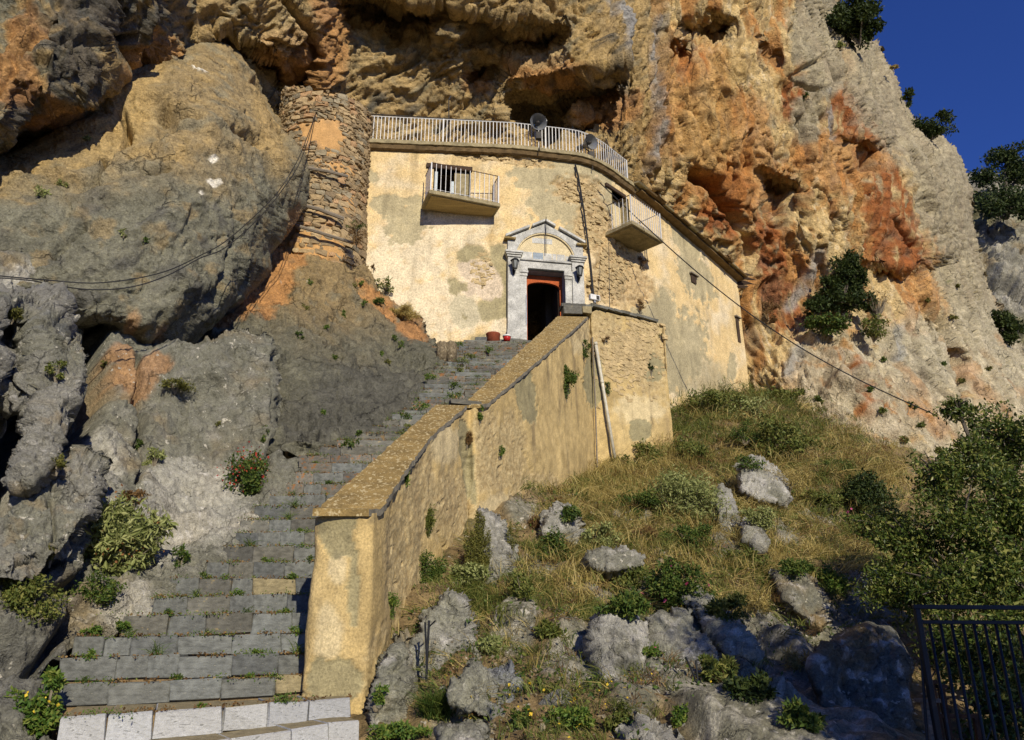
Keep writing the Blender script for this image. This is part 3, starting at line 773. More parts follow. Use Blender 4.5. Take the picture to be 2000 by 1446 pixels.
# ================================================================ GROUND
hill_px = [(720, 1440, 7.3), (1000, 1446, 6.3), (1300, 1446, 6.3), (1700, 1446, 7.0), (900, 1200, 8.7), (1000, 1050, 11.6), (1200, 925, 19.2), (1316, 868, 20.9), (1050, 962, 14.9), (945, 978, 12.4), (850, 1130, 9.7), (765, 1250, 8.3),
           (1400, 1000, 15.6), (1500, 810, 24.5), (1470, 772, 28.2), (1350, 775, 25.2), (1600, 860, 23.5), (1660, 950, 20), (1600, 1100, 14), (1500, 1250, 10.5), (1700, 1250, 12), (1800, 1446, 9), (1900, 1200, 16), (2200, 1100, 21), (1250, 1150, 10.6), (1350, 1300, 8.6)]
_hp = [at(a, b, c) for a, b, c in hill_px]
hill_ctrl = [(p[0], p[1], p[2]) for p in _hp] + [(2, 4.2, -1.35), (-1, 5.2, -.95), (6, 4, -1.5), (12, 8, -2.2), (3, 2.5, -1.6), (7, 0, -1.7), (-1.5, 8.5, .1), (-.5, 14, 3.0), (1.5, 20.5, 5.0), (16, 24, 4.5), (12, 34, 9)]
hill_z0 = tps(hill_ctrl, 2e-4)
nr, nc = 640, 640
tt = np.linspace(0, 1, nr) ** 1.0
Yr = 2.6 * np.exp(tt * math.log(36 / 2.6))
Xs = np.concatenate([np.linspace(-.26, .78, nc - 60), np.linspace(.79, 1.3, 60)])
hX = Xs[None, :] * Yr[:, None] + .0
hX = np.maximum(hX, -1.4 + 0 * hX) if False else hX
hY = np.repeat(Yr[:, None], nc, 1)
hZ = hill_z0(hX, hY)
HP = np.stack([hX, hY, hZ], -1)
HN = grid_normals(HP); HN[HN[..., 2] < 0] *= -1
hp = HP.reshape(-1, 3)
hu, hv = proj(hp)
Pw = warp(hp, .9, .4, 600)
rocky = blobs(hu, hv, fbm(hp, 1.2, 3, 607) * 2, [(1450, 1380, 330, 110, 40), (1330, 1250, 60, 70, 0), (1640, 1300, 90, 160, -25), (1240, 1330, 60, 130, 0), (1480, 1240, 80, 60, 30), (1700, 1180, 60, 80, 0), (1560, 1290, 160, 90, 35), (900, 1420, 60, 40, 0), (1430, 1085, 50, 26, 30), (1190, 1150, 50, 20, 0), (1060, 1100, 40, 26, 0), (1600, 1010, 50, 24, 30), (1350, 1220, 50, 30, 0), (1120, 1290, 70, 60, 0), (1230, 1010, 40, 14, 0), (1000, 1240, 50, 50, 0), (1540, 1050, 50, 20, 30), (1020, 1000, 40, 30, 0), (1310, 1090, 40, 16, 20)])
hd = .10 * facets(Pw, 1.5, 601, .7)[0] + .035 * facets(Pw, 4.2, 602, .8)[0] + .12 * fbm(Pw, .8, 4, 603) + .03 * fbm(hp, 6, 4, 604)
hd += rocky * (.22 * facets(stretch(Pw, (.6, -.5, -.6), 2.4), 1.4, 605, .8)[0] + .10 * (fbm(stretch(Pw, (.6, -.5, -.6), 3), 3, 4, 606, .6, True) - .4))
fade_wall = np.clip((hp[:, 1] - 3.2) / 1.5, 0.15, 1)
hp2 = hp + HN.reshape(-1, 3) * (hd * fade_wall)[:, None]
a1 = fbm(hp, 1.1, 4, 610); a2 = fbm(hp, 5, 4, 611); a3 = fbm(hp, 14, 3, 612)
hc = mix(np.tile(np.array([.20, .14, .065]), (len(hp), 1)), np.array([.30, .22, .10]), sstep(-.1, .3, a2))
hc = mix(hc, np.array([.09, .075, .03]), sstep(.05, .3, -a2) * .7)
hc = mix(hc, np.array([.11, .12, .04]), sstep(.05, .25, a1) * .5)
hc = mix(hc, mix(mix(np.tile(GREY * 1.35, (len(hp), 1)), LIME * .95, sstep(-.05, .25, a2)), WHITE, sstep(.15, .3, a3) * .7), rocky * .95)
_xin = np.interp(hY, [7.2, 7.5, 11.6, 11.85, 19, 21, 22, 30], [-1.7, -1.72, -1.0, -.6, 1.5, 2.2, 1.5, 1.5])
fz = grid_faces(~((hX < _xin) & (hY > 7.35)))
_v, _f, _c = compact(hp2, fz, hc)
hill = link('hillside', mesh_np('hillside', _v, _f, _c, True, M['rock_near']))
tag(hill, kind='structure')
# yard below, reaching the horizon
nR, nA = 90, 120
rr = 1.0 * np.exp(np.linspace(0, math.log(1500), nR)); aa = np.linspace(0, 2 * math.pi, nA + 1)
gx = rr[:, None] * np.cos(aa)[None]; gy = rr[:, None] * np.sin(aa)[None] - 1
gz = -1.75 - .05 * np.clip(rr[:, None] - 8, 0, 600) ** .8 + 0 * gx
gz = np.where(gy > 3, gz - .3, gz)
gp = np.stack([gx, gy, gz], -1).reshape(-1, 3)
gp[:, 2] += .05 * fbm(gp, .6, 3, 620)
gc = mix(np.tile(np.array([.16, .125, .075]), (len(gp), 1)), np.array([.10, .10, .05]), sstep(-.1, .2, fbm(gp, .12, 4, 621)))
ground = link('ground', mesh_np('ground', gp, grid_faces(np.ones((nR, nA + 1), bool)), gc, True, M['rock_near']))
tag(ground, kind='structure')
# far rocky slope at the right edge
F_POLY = [(1880, 372), (1900, 352), (1950, 345), (2010, 330), (2400, 300), (2400, 1000), (1980, 1000), (1880, 700)]
def far_col(P, u, v, D):
    w1 = fbm(P, .12, 4, 660); w2 = fbm(P, .5, 4, 661)
    c = mix(np.tile(LIME * .9, (len(P), 1)), WHITE * .8, sstep(-.05, .25, w2))
    c = mix(c, np.array([.16, .15, .06]), sstep(-.02, .18, w1 + .3 * w2) * .8)
    return mix(c, OCH * .8, sstep(.1, .3, -w2) * .5)
mass('far_slope', F_POLY, [(1900, 400, 60), (2000, 400, 62), (1950, 550, 56), (1990, 700, 50), (2400, 350, 70), (2400, 900, 46), (1900, 700, 52)], 14, 3, disp_generic(1.6, .7, .25, .9, .1, (.3, 0, -.9), 1.6, 650, sc0=.45), far_col, M['rock_far'], kind='structure')

# ================================================================ shape helpers
def tube_np(pts, rad, seg=8, cap=True):
    """swept tube along pts -> verts, faces(list)"""
    pts = [Vector(p) for p in pts]
    rads = rad if hasattr(rad, '__len__') else [rad] * len(pts)
    vs, fs = [], []
    for i, p in enumerate(pts):
        t = (pts[min(i + 1, len(pts) - 1)] - pts[max(i - 1, 0)]).normalized()
        a = t.cross(Vector((0, 0, 1)))
        if a.length < .05: a = t.cross(Vector((0, 1, 0)))
        a.normalize(); b = t.cross(a)
        for k in range(seg):
            an = 2 * math.pi * k / seg
            vs.append(p + (a * math.cos(an) + b * math.sin(an)) * rads[i])
        if i:
            for k in range(seg):
                fs.append(((i - 1) * seg + k, (i - 1) * seg + (k + 1) % seg, i * seg + (k + 1) % seg, i * seg + k))
    if cap:
        fs.append(tuple(range(seg - 1, -1, -1))); n = len(pts) - 1
        fs.append(tuple(n * seg + k for k in range(seg)))
    return vs, fs

class MB:
    """collects shapes for ONE mesh object, in world or local coordinates"""
    def __init__(s): s.v = []; s.f = []
    def add(s, vs, fs, Mx=None):
        o = len(s.v)
        s.v += [tuple(Mx @ Vector(v)) if Mx else tuple(v) for v in vs]
        s.f += [tuple(i + o for i in f) for f in fs]
        return s
    def box(s, x0, x1, y0, y1, z0, z1, Mx=None):
        v = [(x, y, z) for x in (x0, x1) for y in (y0, y1) for z in (z0, z1)]
        return s.add(v, [(0, 1, 3, 2), (4, 6, 7, 5), (0, 4, 5, 1), (2, 3, 7, 6), (0, 2, 6, 4), (1, 5, 7, 3)], Mx)
    def tube(s, pts, r, seg=8, Mx=None):
        return s.add(*tube_np(pts, r, seg), Mx)
    def lathe(s, prof, seg=20, Mx=None):
        vs = []; fs = []
        for r, z in prof:
            for k in range(seg):
                a = 2 * math.pi * k / seg; vs.append((r * math.cos(a), r * math.sin(a), z))
        for i in range(len(prof) - 1):
            for k in range(seg):
                fs.append((i * seg + k, i * seg + (k + 1) % seg, (i + 1) * seg + (k + 1) % seg, (i + 1) * seg + k))
        return s.add(vs, fs, Mx)
    def prism(s, pts, y0, y1, Mx=None):
        """outline (x,z) extruded along y"""
        n = len(pts)
        v = [(x, y0, z) for x, z in pts] + [(x, y1, z) for x, z in pts]
        f = [tuple(range(n)), tuple(range(2 * n - 1, n - 1, -1))] + [(i, i + n, (i + 1) % n + n, (i + 1) % n) for i in range(n)]
        return s.add(v, f, Mx)
    def mesh(s, name, mat, bevel=0, smooth=False):
        me = bpy.data.meshes.new(name)
        me.from_pydata(s.v, [], s.f)
        me.update()
        bm_fix(me, bevel)
        if smooth:
            me.polygons.foreach_set('use_smooth', [True] * len(me.polygons))
        me.materials.append(M[mat] if isinstance(mat, str) else mat)
        return me
    def build(s, name, mat, parent=None, bevel=0, smooth=False):
        return link(name, s.mesh(name, mat, bevel, smooth), parent)

import bmesh
def bm_fix(me, bevel=0):
    b = bmesh.new(); b.from_mesh(me)
    if bevel:
        bmesh.ops.bevel(b, geom=list(b.edges), offset=bevel, segments=1, affect='EDGES', profile=.5)
    bmesh.ops.recalc_face_normals(b, faces=b.faces)
    b.to_mesh(me); b.free()

def stone_variant(name, seed, mat, rough=.10, sq=.55, cuts=2):
    """unit stone, 12..50 triangles, squarish with knocked corners"""
    b = bmesh.new()
    bmesh.ops.create_cube(b, size=1.0)
    if cuts > 1: bmesh.ops.subdivide_edges(b, edges=b.edges[:], cuts=1, use_grid_fill=True)
    r = random.Random(seed)
    for v in b.verts:
        p = v.co.copy(); q = p.normalized() * .62
        v.co = p.lerp(q, sq * (.7 + .5 * r.random())) + Vector([r.uniform(-rough, rough) for _ in range(3)])
    me = bpy.data.meshes.new(name); b.to_mesh(me); b.free()
    me.polygons.foreach_set('use_smooth', [False] * len(me.polygons))
    me.materials.append(M[mat])
    return me

def catmull(pts, per=12):
    P = [np.array(p, float) for p in pts]; P = [2 * P[0] - P[1]] + P + [2 * P[-1] - P[-2]]
    out = []
    for i in range(1, len(P) - 2):
        for k in range(per):
            t = k / per
            out.append(.5 * ((2 * P[i]) + (-P[i - 1] + P[i + 1]) * t + (2 * P[i - 1] - 5 * P[i] + 4 * P[i + 1] - P[i + 2]) * t * t + (-P[i - 1] + 3 * P[i] - 3 * P[i + 1] + P[i + 2]) * t ** 3))
    out.append(P[-2])
    return np.array(out)

# ================================================================ BUILDING
fac_pts = catmull([(-5.9, 19.75), (-4.5, 20.0), (0, 20.72), (.8, 20.86), (2.2, 21.15), (3.0, 21.62), (3.9, 22.5), (6.0, 24.45), (8.85, 27.5)], 14)
fs_ = np.concatenate([[0], np.cumsum(np.linalg.norm(np.diff(fac_pts, axis=0), axis=1))])
FL = fs_[-1]
def fac(s):
    """facade plan at arc length s -> point (x,y), tangent, outward normal"""
    s = np.asarray(s, float)
    x = np.interp(s, fs_, fac_pts[:, 0]); y = np.interp(s, fs_, fac_pts[:, 1])
    e = .15
    tx = np.interp(s + e, fs_, fac_pts[:, 0]) - np.interp(s - e, fs_, fac_pts[:, 0]); ty = np.interp(s + e, fs_, fac_pts[:, 1]) - np.interp(s - e, fs_, fac_pts[:, 1])
    l = np.hypot(tx, ty)
    tx, ty = tx / l, ty / l
    return x, y, tx, ty
def s_of_x(X): return float(np.interp(X, fac_pts[:, 0], fs_))
zroof_s = [(-5.9, 14.6), (-4.5, 14.6), (0, 14.9), (2.2, 14.9), (3.9, 14.75), (6.0, 14.25), (8.85, 13.75)]
def ztop(s): return np.interp(s, [s_of_x(a) for a, b in zroof_s], [b for a, b in zroof_s])
def fmat(X):
    """matrix of a local frame on the facade at plan x: x along the wall, y INTO the wall, z up"""
    s = s_of_x(X); x, y, tx, ty = fac(s)
    return Matrix(((tx, -ty, 0, float(x)), (ty, tx, 0, float(y)), (0, 0, 1, 0), (0, 0, 0, 1)))

house = empty('chapel', tuple(fmat(1.0).translation + Vector((0, 0, 8.6))), 0, 'cream plastered cliffside chapel with curved front, marble doorway and two balconies', 'chapel')
HM = Matrix.Translation(house.location).inverted()
def hpart(name, mb, mat, bevel=0, smooth=False, parent=None, label=None):
    o = mb.build(name, mat, parent or house, bevel, smooth)
    if parent is None: o.matrix_parent_inverse = HM
    else: o.matrix_parent_inverse = HM if parent.parent is None else Matrix.Identity(4)
    if label: o['label'] = label
    return o
# NOTE every part mesh is in world coordinates; sub-parts sit under parts whose world matrix is identity

ds = .05
S = np.arange(0, FL + ds, ds); Z = np.arange(4.4, 15.4, ds)
ss, zz = np.meshgrid(S, Z)
zt = ztop(ss)
zz2 = np.minimum(zz, zt)
fx, fy, ftx, fty = fac(ss)
P = np.stack([fx, fy, zz2], -1)
nrm = np.stack([fty, -ftx, 0 * ftx], -1)
pf = P.reshape(-1, 3); uf, vf = proj(pf)
s_door = s_of_x(1.0)
# exposed rubble patches & peeled patches
n1 = fbm(pf, 1.0, 4, 700); n2 = fbm(pf, 4, 4, 701); n3 = fbm(pf, 12, 3, 702)
rub = blobs(uf, vf, n2 * 2.2, [(1130, 370, 50, 30, 10), (1160, 440, 40, 60, 0), (1205, 520, 42, 66, -10), (1245, 560, 30, 44, -10), (1190, 560, 50, 40, 0), (950, 305, 70, 10, 5), (930, 300, 40, 9, 5), (1020, 315, 60, 8, 10)])
peel = blobs(uf, vf, n2 * 2.4, [(790, 440, 44, 40, 10), (760, 400, 36, 22, 0), (815, 405, 24, 24, 0), 
                                (1340, 470, 22, 60, -30), (1360, 540, 30, 60, -30), (1320, 690, 60, 90, 20), (1300, 620, 24, 60, 0), (1050, 350, 60, 26, 8), (1075, 400, 50, 40, 10), (1110, 350, 70, 50, 10), (1140, 430, 40, 60, 0), (1175, 390, 26, 60, 0), (1430, 720, 10, 30, 0), (720, 345, 20, 14, 0), (1260, 640, 40, 60, 0), (1170, 555, 20, 44, 10)])
peel = sstep(.44, .60, peel)
pale = blobs(uf, vf, n2 * 2.0, [(760, 560, 60, 120, 0), (860, 600, 90, 70, 0), (820, 500, 60, 60, 0), (880, 440, 90, 50, 0), (990, 640, 30, 30, 0)])
flake = blobs(uf, vf, n2 * 2.2, [(940, 530, 2, 2, -10)])
flake = sstep(.42, .6, flake)
mud = blobs(uf, vf, n2 * 1.5, [(1345, 730, 100, 44, 20), (1290, 640, 26, 90, 0)])
OCHP = np.array([.64, .48, .235]); CRM = np.array([.66, .565, .385]); GRP = np.array([.40, .345, .205]); FLK = np.array([.56, .46, .33])
cw = mix(np.tile(OCHP, (len(pf), 1)), CRM, sstep(-.15, .35, n1) * .8)
cw = mix(cw, CRM * 1.03, pale * .9)
cw = mix(cw, np.array([.55, .36, .15]), sstep(.05, .4, n2) * .35)
cw = mix(cw, GRP * (1 + .4 * n2[:, None]), peel * .92)
cw *= (1 - .25 * sstep(.1, .4, fbm(stretch(pf, (0, 0, 1), 12), 5, 4, 708)) * sstep(12.5, 14.5, pf[:, 2]))[:, None]
cw = mix(cw, FLK, flake * .9)
cw = mix(cw, GRP * .8, mud * .7)
cw = mix(cw, mix(np.tile(np.array([.48, .36, .19]), (len(pf), 1)), np.array([.33, .22, .10]), sstep(-.1, .2, n3)), rub * .95)
st = fbm(stretch(pf, (0, 0, 1), 8), 3, 4, 705)
cw *= (1 - .28 * sstep(.0, .4, st))[:, None]
def pm(poly, soft=1.6, amp=9):
    return sstep(-soft, soft, sd(uf + amp * n2 + 5 * n3, vf + amp * np.roll(n2, 7) + 5 * n3, poly))
k_fl = pm([(893, 512), (925, 506), (945, 509), (960, 520), (978, 535), (984, 562), (977, 582), (958, 590), (938, 580), (915, 577), (902, 571), (914, 567), (914, 553), (898, 540)], 2, 12)
k_pale = pm([(880, 592), (890, 577), (915, 577), (930, 590), (936, 605), (938, 627), (922, 638), (900, 643), (885, 630), (878, 610)], 3)
k_dk = np.maximum.reduce([pm([(890, 505), (895, 490), (908, 481), (925, 478), (942, 483), (955, 497), (958, 505), (945, 510), (935, 504), (925, 506), (912, 511), (900, 512)], 1.5, 5),
    pm([(873, 545), (890, 544), (900, 553), (914, 553), (914, 567), (900, 570), (888, 579), (877, 572), (878, 558)]), pm([(957, 482), (975, 476), (986, 478), (991, 500), (994, 535), (996, 618), (975, 625), (958, 627), (940, 627), (934, 605), (935, 592), (945, 584), (958, 588), (980, 580), (984, 560), (975, 532), (962, 520), (958, 505)], 1.6, 6),
    pm([(901, 613), (912, 614), (913, 623), (905, 625)]), pm([(921, 657), (951, 650), (949, 680), (921, 692)])])
cw = mix(cw, np.array([.46, .41, .27]), k_pale * .85)
cw = mix(cw, FLK * (1 + .5 * n3[:, None]), k_fl * .95)
cw = mix(cw, np.array([.30, .26, .14]) * (1 + .5 * n2[:, None]), k_dk * .92)
disp = .03 * n1 + .012 * n2 - .035 * k_dk - .02 * k_pale - k_fl * (.05 + .05 * n3 - .03 * n2) - .02 * sstep(.45, .6, peel) - .05 * sstep(.4, .6, rub) - .02 * sstep(.4, .6, flake)
fr = facets(pf, 5.0, 706, .8)
disp += sstep(.4, .7, rub) * (.06 * fr[0] - .05 * (1 - sstep(0, .12, fr[1]))) + sstep(.4, .7, flake) * .02 * fr[0]
pf2 = pf + nrm.reshape(-1, 3) * disp[:, None]
# openings in (s, z)
def loc_open(X, w, z0, z1):
    s0 = s_of_x(X); return (s0 - w / 2, s0 + w / 2, z0, z1)
D_OPEN = loc_open(1.0, 1.16, 8.3, 10.75)
B1_OPEN = loc_open(-1.84, 1.08, 12.62, 13.98)
B2_OPEN = loc_open(3.55, .85, 12.5, 14.2)
T_OPEN = loc_open(1.06, 1.5, 11.16, 11.9)
keep = np.ones(ss.shape, bool)
for a, b_, c, d in (D_OPEN, B1_OPEN, B2_OPEN):
    keep &= ~((ss > a) & (ss < b_) & (zz > c) & (zz < d))
fwall = grid_faces(keep)
# drop the collapsed rows above the roofline
zf = zz.ravel(); ztf = zt.ravel()
fwall = fwall[(zf[fwall].min(1) < ztf[fwall].max(1))]
vc, fc, cc = compact(pf2, fwall, cw)
wall_o = link('wall', mesh_np('wall', vc, fc, cc, True, M['plaster']), house); wall_o.matrix_parent_inverse = HM
# return wall at the far right end and closing wall behind
m = MB()
x1, y1, tx1, ty1 = [float(a) for a in fac(FL)]
x0, y0, _, _ = [float(a) for a in fac(0)]
m.add([(x1, y1, 4.4), (x1 + .1, y1 + 3, 4.4), (x1 + .1, y1 + 3, 13.7), (x1, y1, 13.7)], [(0, 1, 2, 3)])
hpart('side_wall', m, 'concrete')

def reveal(o, X, dep, mat, name, top_arch=False):
    a, b_, z0, z1 = o; Mx = fmat(X); w = b_ - a
    m = MB()
    x0, x1 = -w / 2, w / 2
    v = [(x0, 0, z0), (x0, dep, z0), (x0, dep, z1), (x0, 0, z1), (x1, 0, z0), (x1, dep, z0), (x1, dep, z1), (x1, 0, z1)]
    m.add(v, [(0, 1, 2, 3), (4, 7, 6, 5), (3, 2, 6, 7), (0, 4, 5, 1)], Mx)
    return hpart(name, m, mat)
reveal(D_OPEN, 1.0, .45, 'marble_blue', 'door_reveal')
# dark hall behind the door: real room
Md = fmat(1.0)
m = MB(); v = [(-1.6, .46, 8.3), (1.9, .46, 8.3), (1.9, 5, 8.3), (-1.6, 5, 8.3), (-1.6, .46, 11.2), (1.9, .46, 11.2), (1.9, 5, 11.2), (-1.6, 5, 11.2)]
m.add(v, [(3, 2, 6, 7), (0, 3, 7, 4), (1, 5, 6, 2), (4, 7, 6, 5), (0, 1, 2, 3)], Md)
# front inner wall either side of the opening
m.box(-1.6, -.6, .455, .47, 8.3, 11.2, Md); m.box(.6, 1.9, .455, .47, 8.3, 11.2, Md); m.box(-.6, .6, .455, .47, 10.8, 11.2, Md)
m.box(.35, .62, 1.6, 2.3, 8.3, 11.2, Md)
hpart('hall', m, 'interior')
# orange timber door frame with arched head
m = MB()
pts = [(-.58, 10.74), (.58, 10.74), (.58, 8.55), (.50, 8.55)]
arc = [(.50 * math.cos(a) if False else .5 * math.cos(a), 10.36 + .17 * math.sin(a)) for a in np.linspace(0, math.pi, 14)]
pts2 = pts + [(x, z) for x, z in arc] + [(-.50, 8.55), (-.58, 8.55)]
m.prism(pts2, .30, .40, Md)
hpart('door_frame', m, 'orange_paint')
m = MB(); m.box(.47, .51, .42, 1.25, 8.6, 10.6, Md); m.box(.43, .53, .6, .8, 8.65, 9.2, Md)
dl = hpart('door_leaf', m, 'dark_wood', label='dark door leaf standing open inwards')

# marble surround
def S_(name, mb, mat='marble', bevel=.008, label=None): return hpart(name, mb, mat, bevel, label=label)
m = MB()
for sx in (-1, 1):
    xo, xi = 1.16, .80
    m = MB(); a, b_ = sorted((sx * xo, sx * xi)); m.box(a, b_, -.12, .05, 8.45, 11.08, Md)
    m.box(a - .02, b_ + .02, -.14, -.12, 8.45, 8.75, Md)
    S_('pilaster', m)
    m = MB(); m.box(a - .03, b_ + .03, -.16, .04, 11.083, 11.14, Md); m.box(a - .06, b_ + .06, -.20, .04, 11.143, 11.19, Md); m.box(a - .09, b_ + .09, -.235, .04, 11.193, 11.26, Md)
    S_('capital', m, 'marble', .006)
    a, b_ = sorted((sx * .795, sx * .585)); m = MB(); m.box(a, b_, -.07, .05, 8.45, 10.50, Md)
    S_('jamb', m)
    m = MB(); m.box(a - .02, b_ + .02, -.09, .04, 10.503, 10.60, Md); m.box(a - .04, b_ + .04, -.12, .04, 10.603, 10.68, Md); m.box(a - .03, b_ + .03, -.10, .04, 10.683, 10.78, Md)
    S_('jamb_capital', m)
m = MB(); m.box(-.585, -.578, -.02, .42, 9.0, 9.85, Md); m.box(-.62, -.587, -.078, -.072, 8.95, 9.9, Md)
S_('grey_panel', m, 'marble_blue', 0)
m = MB(); m.box(-.79, .79, -.065, .05, 10.785, 11.02, Md); S_('lintel', m)
m = MB(); m.box(-.79, .79, -.12, .05, 11.023, 11.085, Md); S_('lintel_moulding', m)
# pediment with the arched recess
def pediment(r, zc, w, ze, za):
    out = [(-w, 11.263), (-w, ze), (0, za), (w, ze), (w, 11.263)]
    n = 24
    arc = [(r * math.cos(a), zc + r * math.sin(a)) for a in np.linspace(0, math.pi, n)]
    return out, arc
out, arc = pediment(.92, 11.09, 1.16, 11.72, 12.33)
# build as strips between the outline and arc
m = MB()
def ray_out(a):
    dx, dz = math.cos(a), math.sin(a); best = 9
    segs = [((-1.16, 11.05), (-1.16, 11.72)), ((-1.16, 11.72), (0, 12.33)), ((0, 12.33), (1.16, 11.72)), ((1.16, 11.72), (1.16, 11.05))]
    for (xa, za_), (xb, zb) in segs:
        ex, ez = xb - xa, zb - za_; det = dx * -ez + ex * dz
        if abs(det) < 1e-9: continue
        t = (xa * -ez + ex * (za_ - 11.09)) / det; k = (dx * (za_ - 11.09) - dz * xa) / det
        if t > 0 and -.001 <= k <= 1.001: best = min(best, t)
    return (dx * best, 11.09 + dz * best)
angs = sorted(list(np.linspace(.12, math.pi - .12, 32)) + [math.atan2(.63, 1.16), math.pi - math.atan2(.63, 1.16), math.pi / 2])
vs = []; fcs = []
for i, a in enumerate(angs):
    ox, oz = ray_out(a); ix, iz = .92 * math.cos(a), 11.09 + .92 * math.sin(a)
    oz = max(oz, 11.263)
    vs += [(ix, -.10, iz), (ox, -.10, oz), (ix, .06, iz), (ox, .06, oz)]
    if i:
        q = 4 * (i - 1); r_ = 4 * i
        fcs += [(q, q + 1, r_ + 1, r_), (q + 2, r_ + 2, r_ + 3, q + 3), (q, r_, r_ + 2, q + 2), (q + 1, q + 3, r_ + 3, r_ + 1)]
fcs += [(0, 2, 3, 1), (4 * len(angs) - 4, 4 * len(angs) - 3, 4 * len(angs) - 1, 4 * len(angs) - 2)]
m.add(vs, fcs, Md); S_('pediment', m, 'marble', 0)
# sloping cornice pieces, with a gap like the broken ones
for x0_, x1_, z0_, z1_ in [(-1.24, -.50, 11.72, 12.11), (-.42, -.02, 12.145, 12.36), (.0, .30, 12.37, 12.21), (.42, 1.22, 12.15, 11.72)]:
    m = MB(); m.prism([(x0_, z0_), (x1_, z1_), (x1_, z1_ + .085), (x0_, z0_ + .085)], -.20, .05, Md); S_('cornice_piece', m)
m = MB(); m.box(-1.27, -.93, -.20, .05, 11.655, 11.717, Md); S_('cornice_end', m, 'coping', .006)
m = MB(); m.box(.95, 1.27, -.20, .05, 11.65, 11.712, Md); S_('cornice_end', m, 'coping', .006)
# arch trim ring
m = MB(); vs = []; fcs = []
for i, a in enumerate(np.linspace(.0, math.pi, 30)):
    for r_, y_ in ((.88, -.085), (.88, .02), (.917, .02), (.917, -.085)):
        vs.append((r_ * math.cos(a), y_, 11.088 + r_ * math.sin(a)))
    if i:
        q = 4 * (i - 1); r2 = 4 * i
        for k in range(4): fcs.append((q + k, q + (k + 1) % 4, r2 + (k + 1) % 4, r2 + k))
m.add(vs, fcs, Md); S_('arch_trim', m, 'tymp', 0)
m = MB(); m.prism([(.88 * math.cos(a), 11.09 + .88 * math.sin(a)) for a in np.linspace(0, math.pi, 24)], -.03, -.005, Md); S_('tympanum', m, 'tymp', 0)
for k, x in enumerate((-.72, -.38, -.04, .22, .36, .62)):
    wdt = (.32, .32, .24, .12, .24, .14)[k]
    m = MB(); m.box(x, x + wdt, -.036, -.0305, 11.10, 11.34 if k < 5 else 11.3, Md); S_('inscription_slab', m, 'marble_blue' if k in (1,) else 'marble', 0)
m = MB(); m.box(-.40, .22, -.036, -.0305, 11.66, 11.84, Md); S_('carved_band', m, 'marble', 0)

# roof edge: concrete terrace slab along the left part, timber eave along the right
def edge_strip(sA, sB, prof, mat, name, n=60, jit=0.0, seed=0, dz=0):
    """profile [(out, z above ztop)...] swept along the facade, closed loop"""
    r = random.Random(seed); vs = []; fcs = []; k = len(prof)
    for i in range(n + 1):
        s = sA + (sB - sA) * i / n; x, y, tx, ty = [float(q) for q in fac(s)]
        z0 = float(ztop(s)) + dz
        for (o_, h) in prof:
            j = r.uniform(-jit, jit) if jit else 0
            vs.append((x + ty * (o_ + j), y - tx * (o_ + j), z0 + h + (r.uniform(-jit, jit) * .5 if jit else 0)))
        if i:
            for q in range(k): fcs.append(((i - 1) * k + q, (i - 1) * k + (q + 1) % k, i * k + (q + 1) % k, i * k + q))
    fcs += [tuple(range(k)), tuple(n * k + q for q in range(k - 1, -1, -1))]
    m = MB(); m.add(vs, fcs); return m
sT = s_of_x(4.0)
hpart('terrace_slab', edge_strip(.0, sT + .2, [(-2.2, .10), (.20, .10), (.22, -.04), (.06, -.06), (-2.2, -.06)], 'concrete', '', 90, .012, 3), 'concrete')
hpart('eave_moulding', edge_strip(.0, sT + .1, [(.055, -.065), (.055, -.20), (.12, -.17), (.17, -.065)], 'concrete', '', 90, .012, 4), 'roof_wood')
hpart('eave_board', edge_strip(sT + .22, FL + .1, [(-.3, .02), (.30, -.02), (.30, -.07), (-.3, -.05)], 'roof_wood', '', 50, .01, 5), 'roof_wood')
nb = 15
for i in range(nb):
    a = sT - .1 + (FL + .35 - sT) * i / nb; b_ = sT - .1 + (FL + .35 - sT) * (i + .96) / nb
    r = random.Random(i)
    dz = r.uniform(-.01, .02)
    hpart('roof_panel', edge_strip(a, b_, [(-2.4, .62 + dz), (.42 + r.uniform(-.05, .08), .03 + dz), (.42 + r.uniform(-.05, .05), -.01 + dz), (-2.4, .56 + dz)], '', '', 4), 'roof_wood' if i % 3 else 'concrete')
# splintered ends of the roof timbers at the far corner
for i, (dx_, dz_, l_) in enumerate([(0, 0, .8), (.12, .16, .95), (.2, .3, .8), (-.1, -.14, .55), (.05, -.28, .5)]):
    x, y, tx, ty = [float(q) for q in fac(FL)]
    p0 = Vector((x, y, 13.75 + dz_)); 
    m = MB(); d = Vector((tx * .9 + .25, ty * .4 - .1, .06 * (i - 2)))
    m.tube([p0 - d * .5, p0 + d * l_ * .55, p0 + d * l_], [.075, .06, .012], 5)
    hpart('splintered_rafter', m, 'dark_wood')

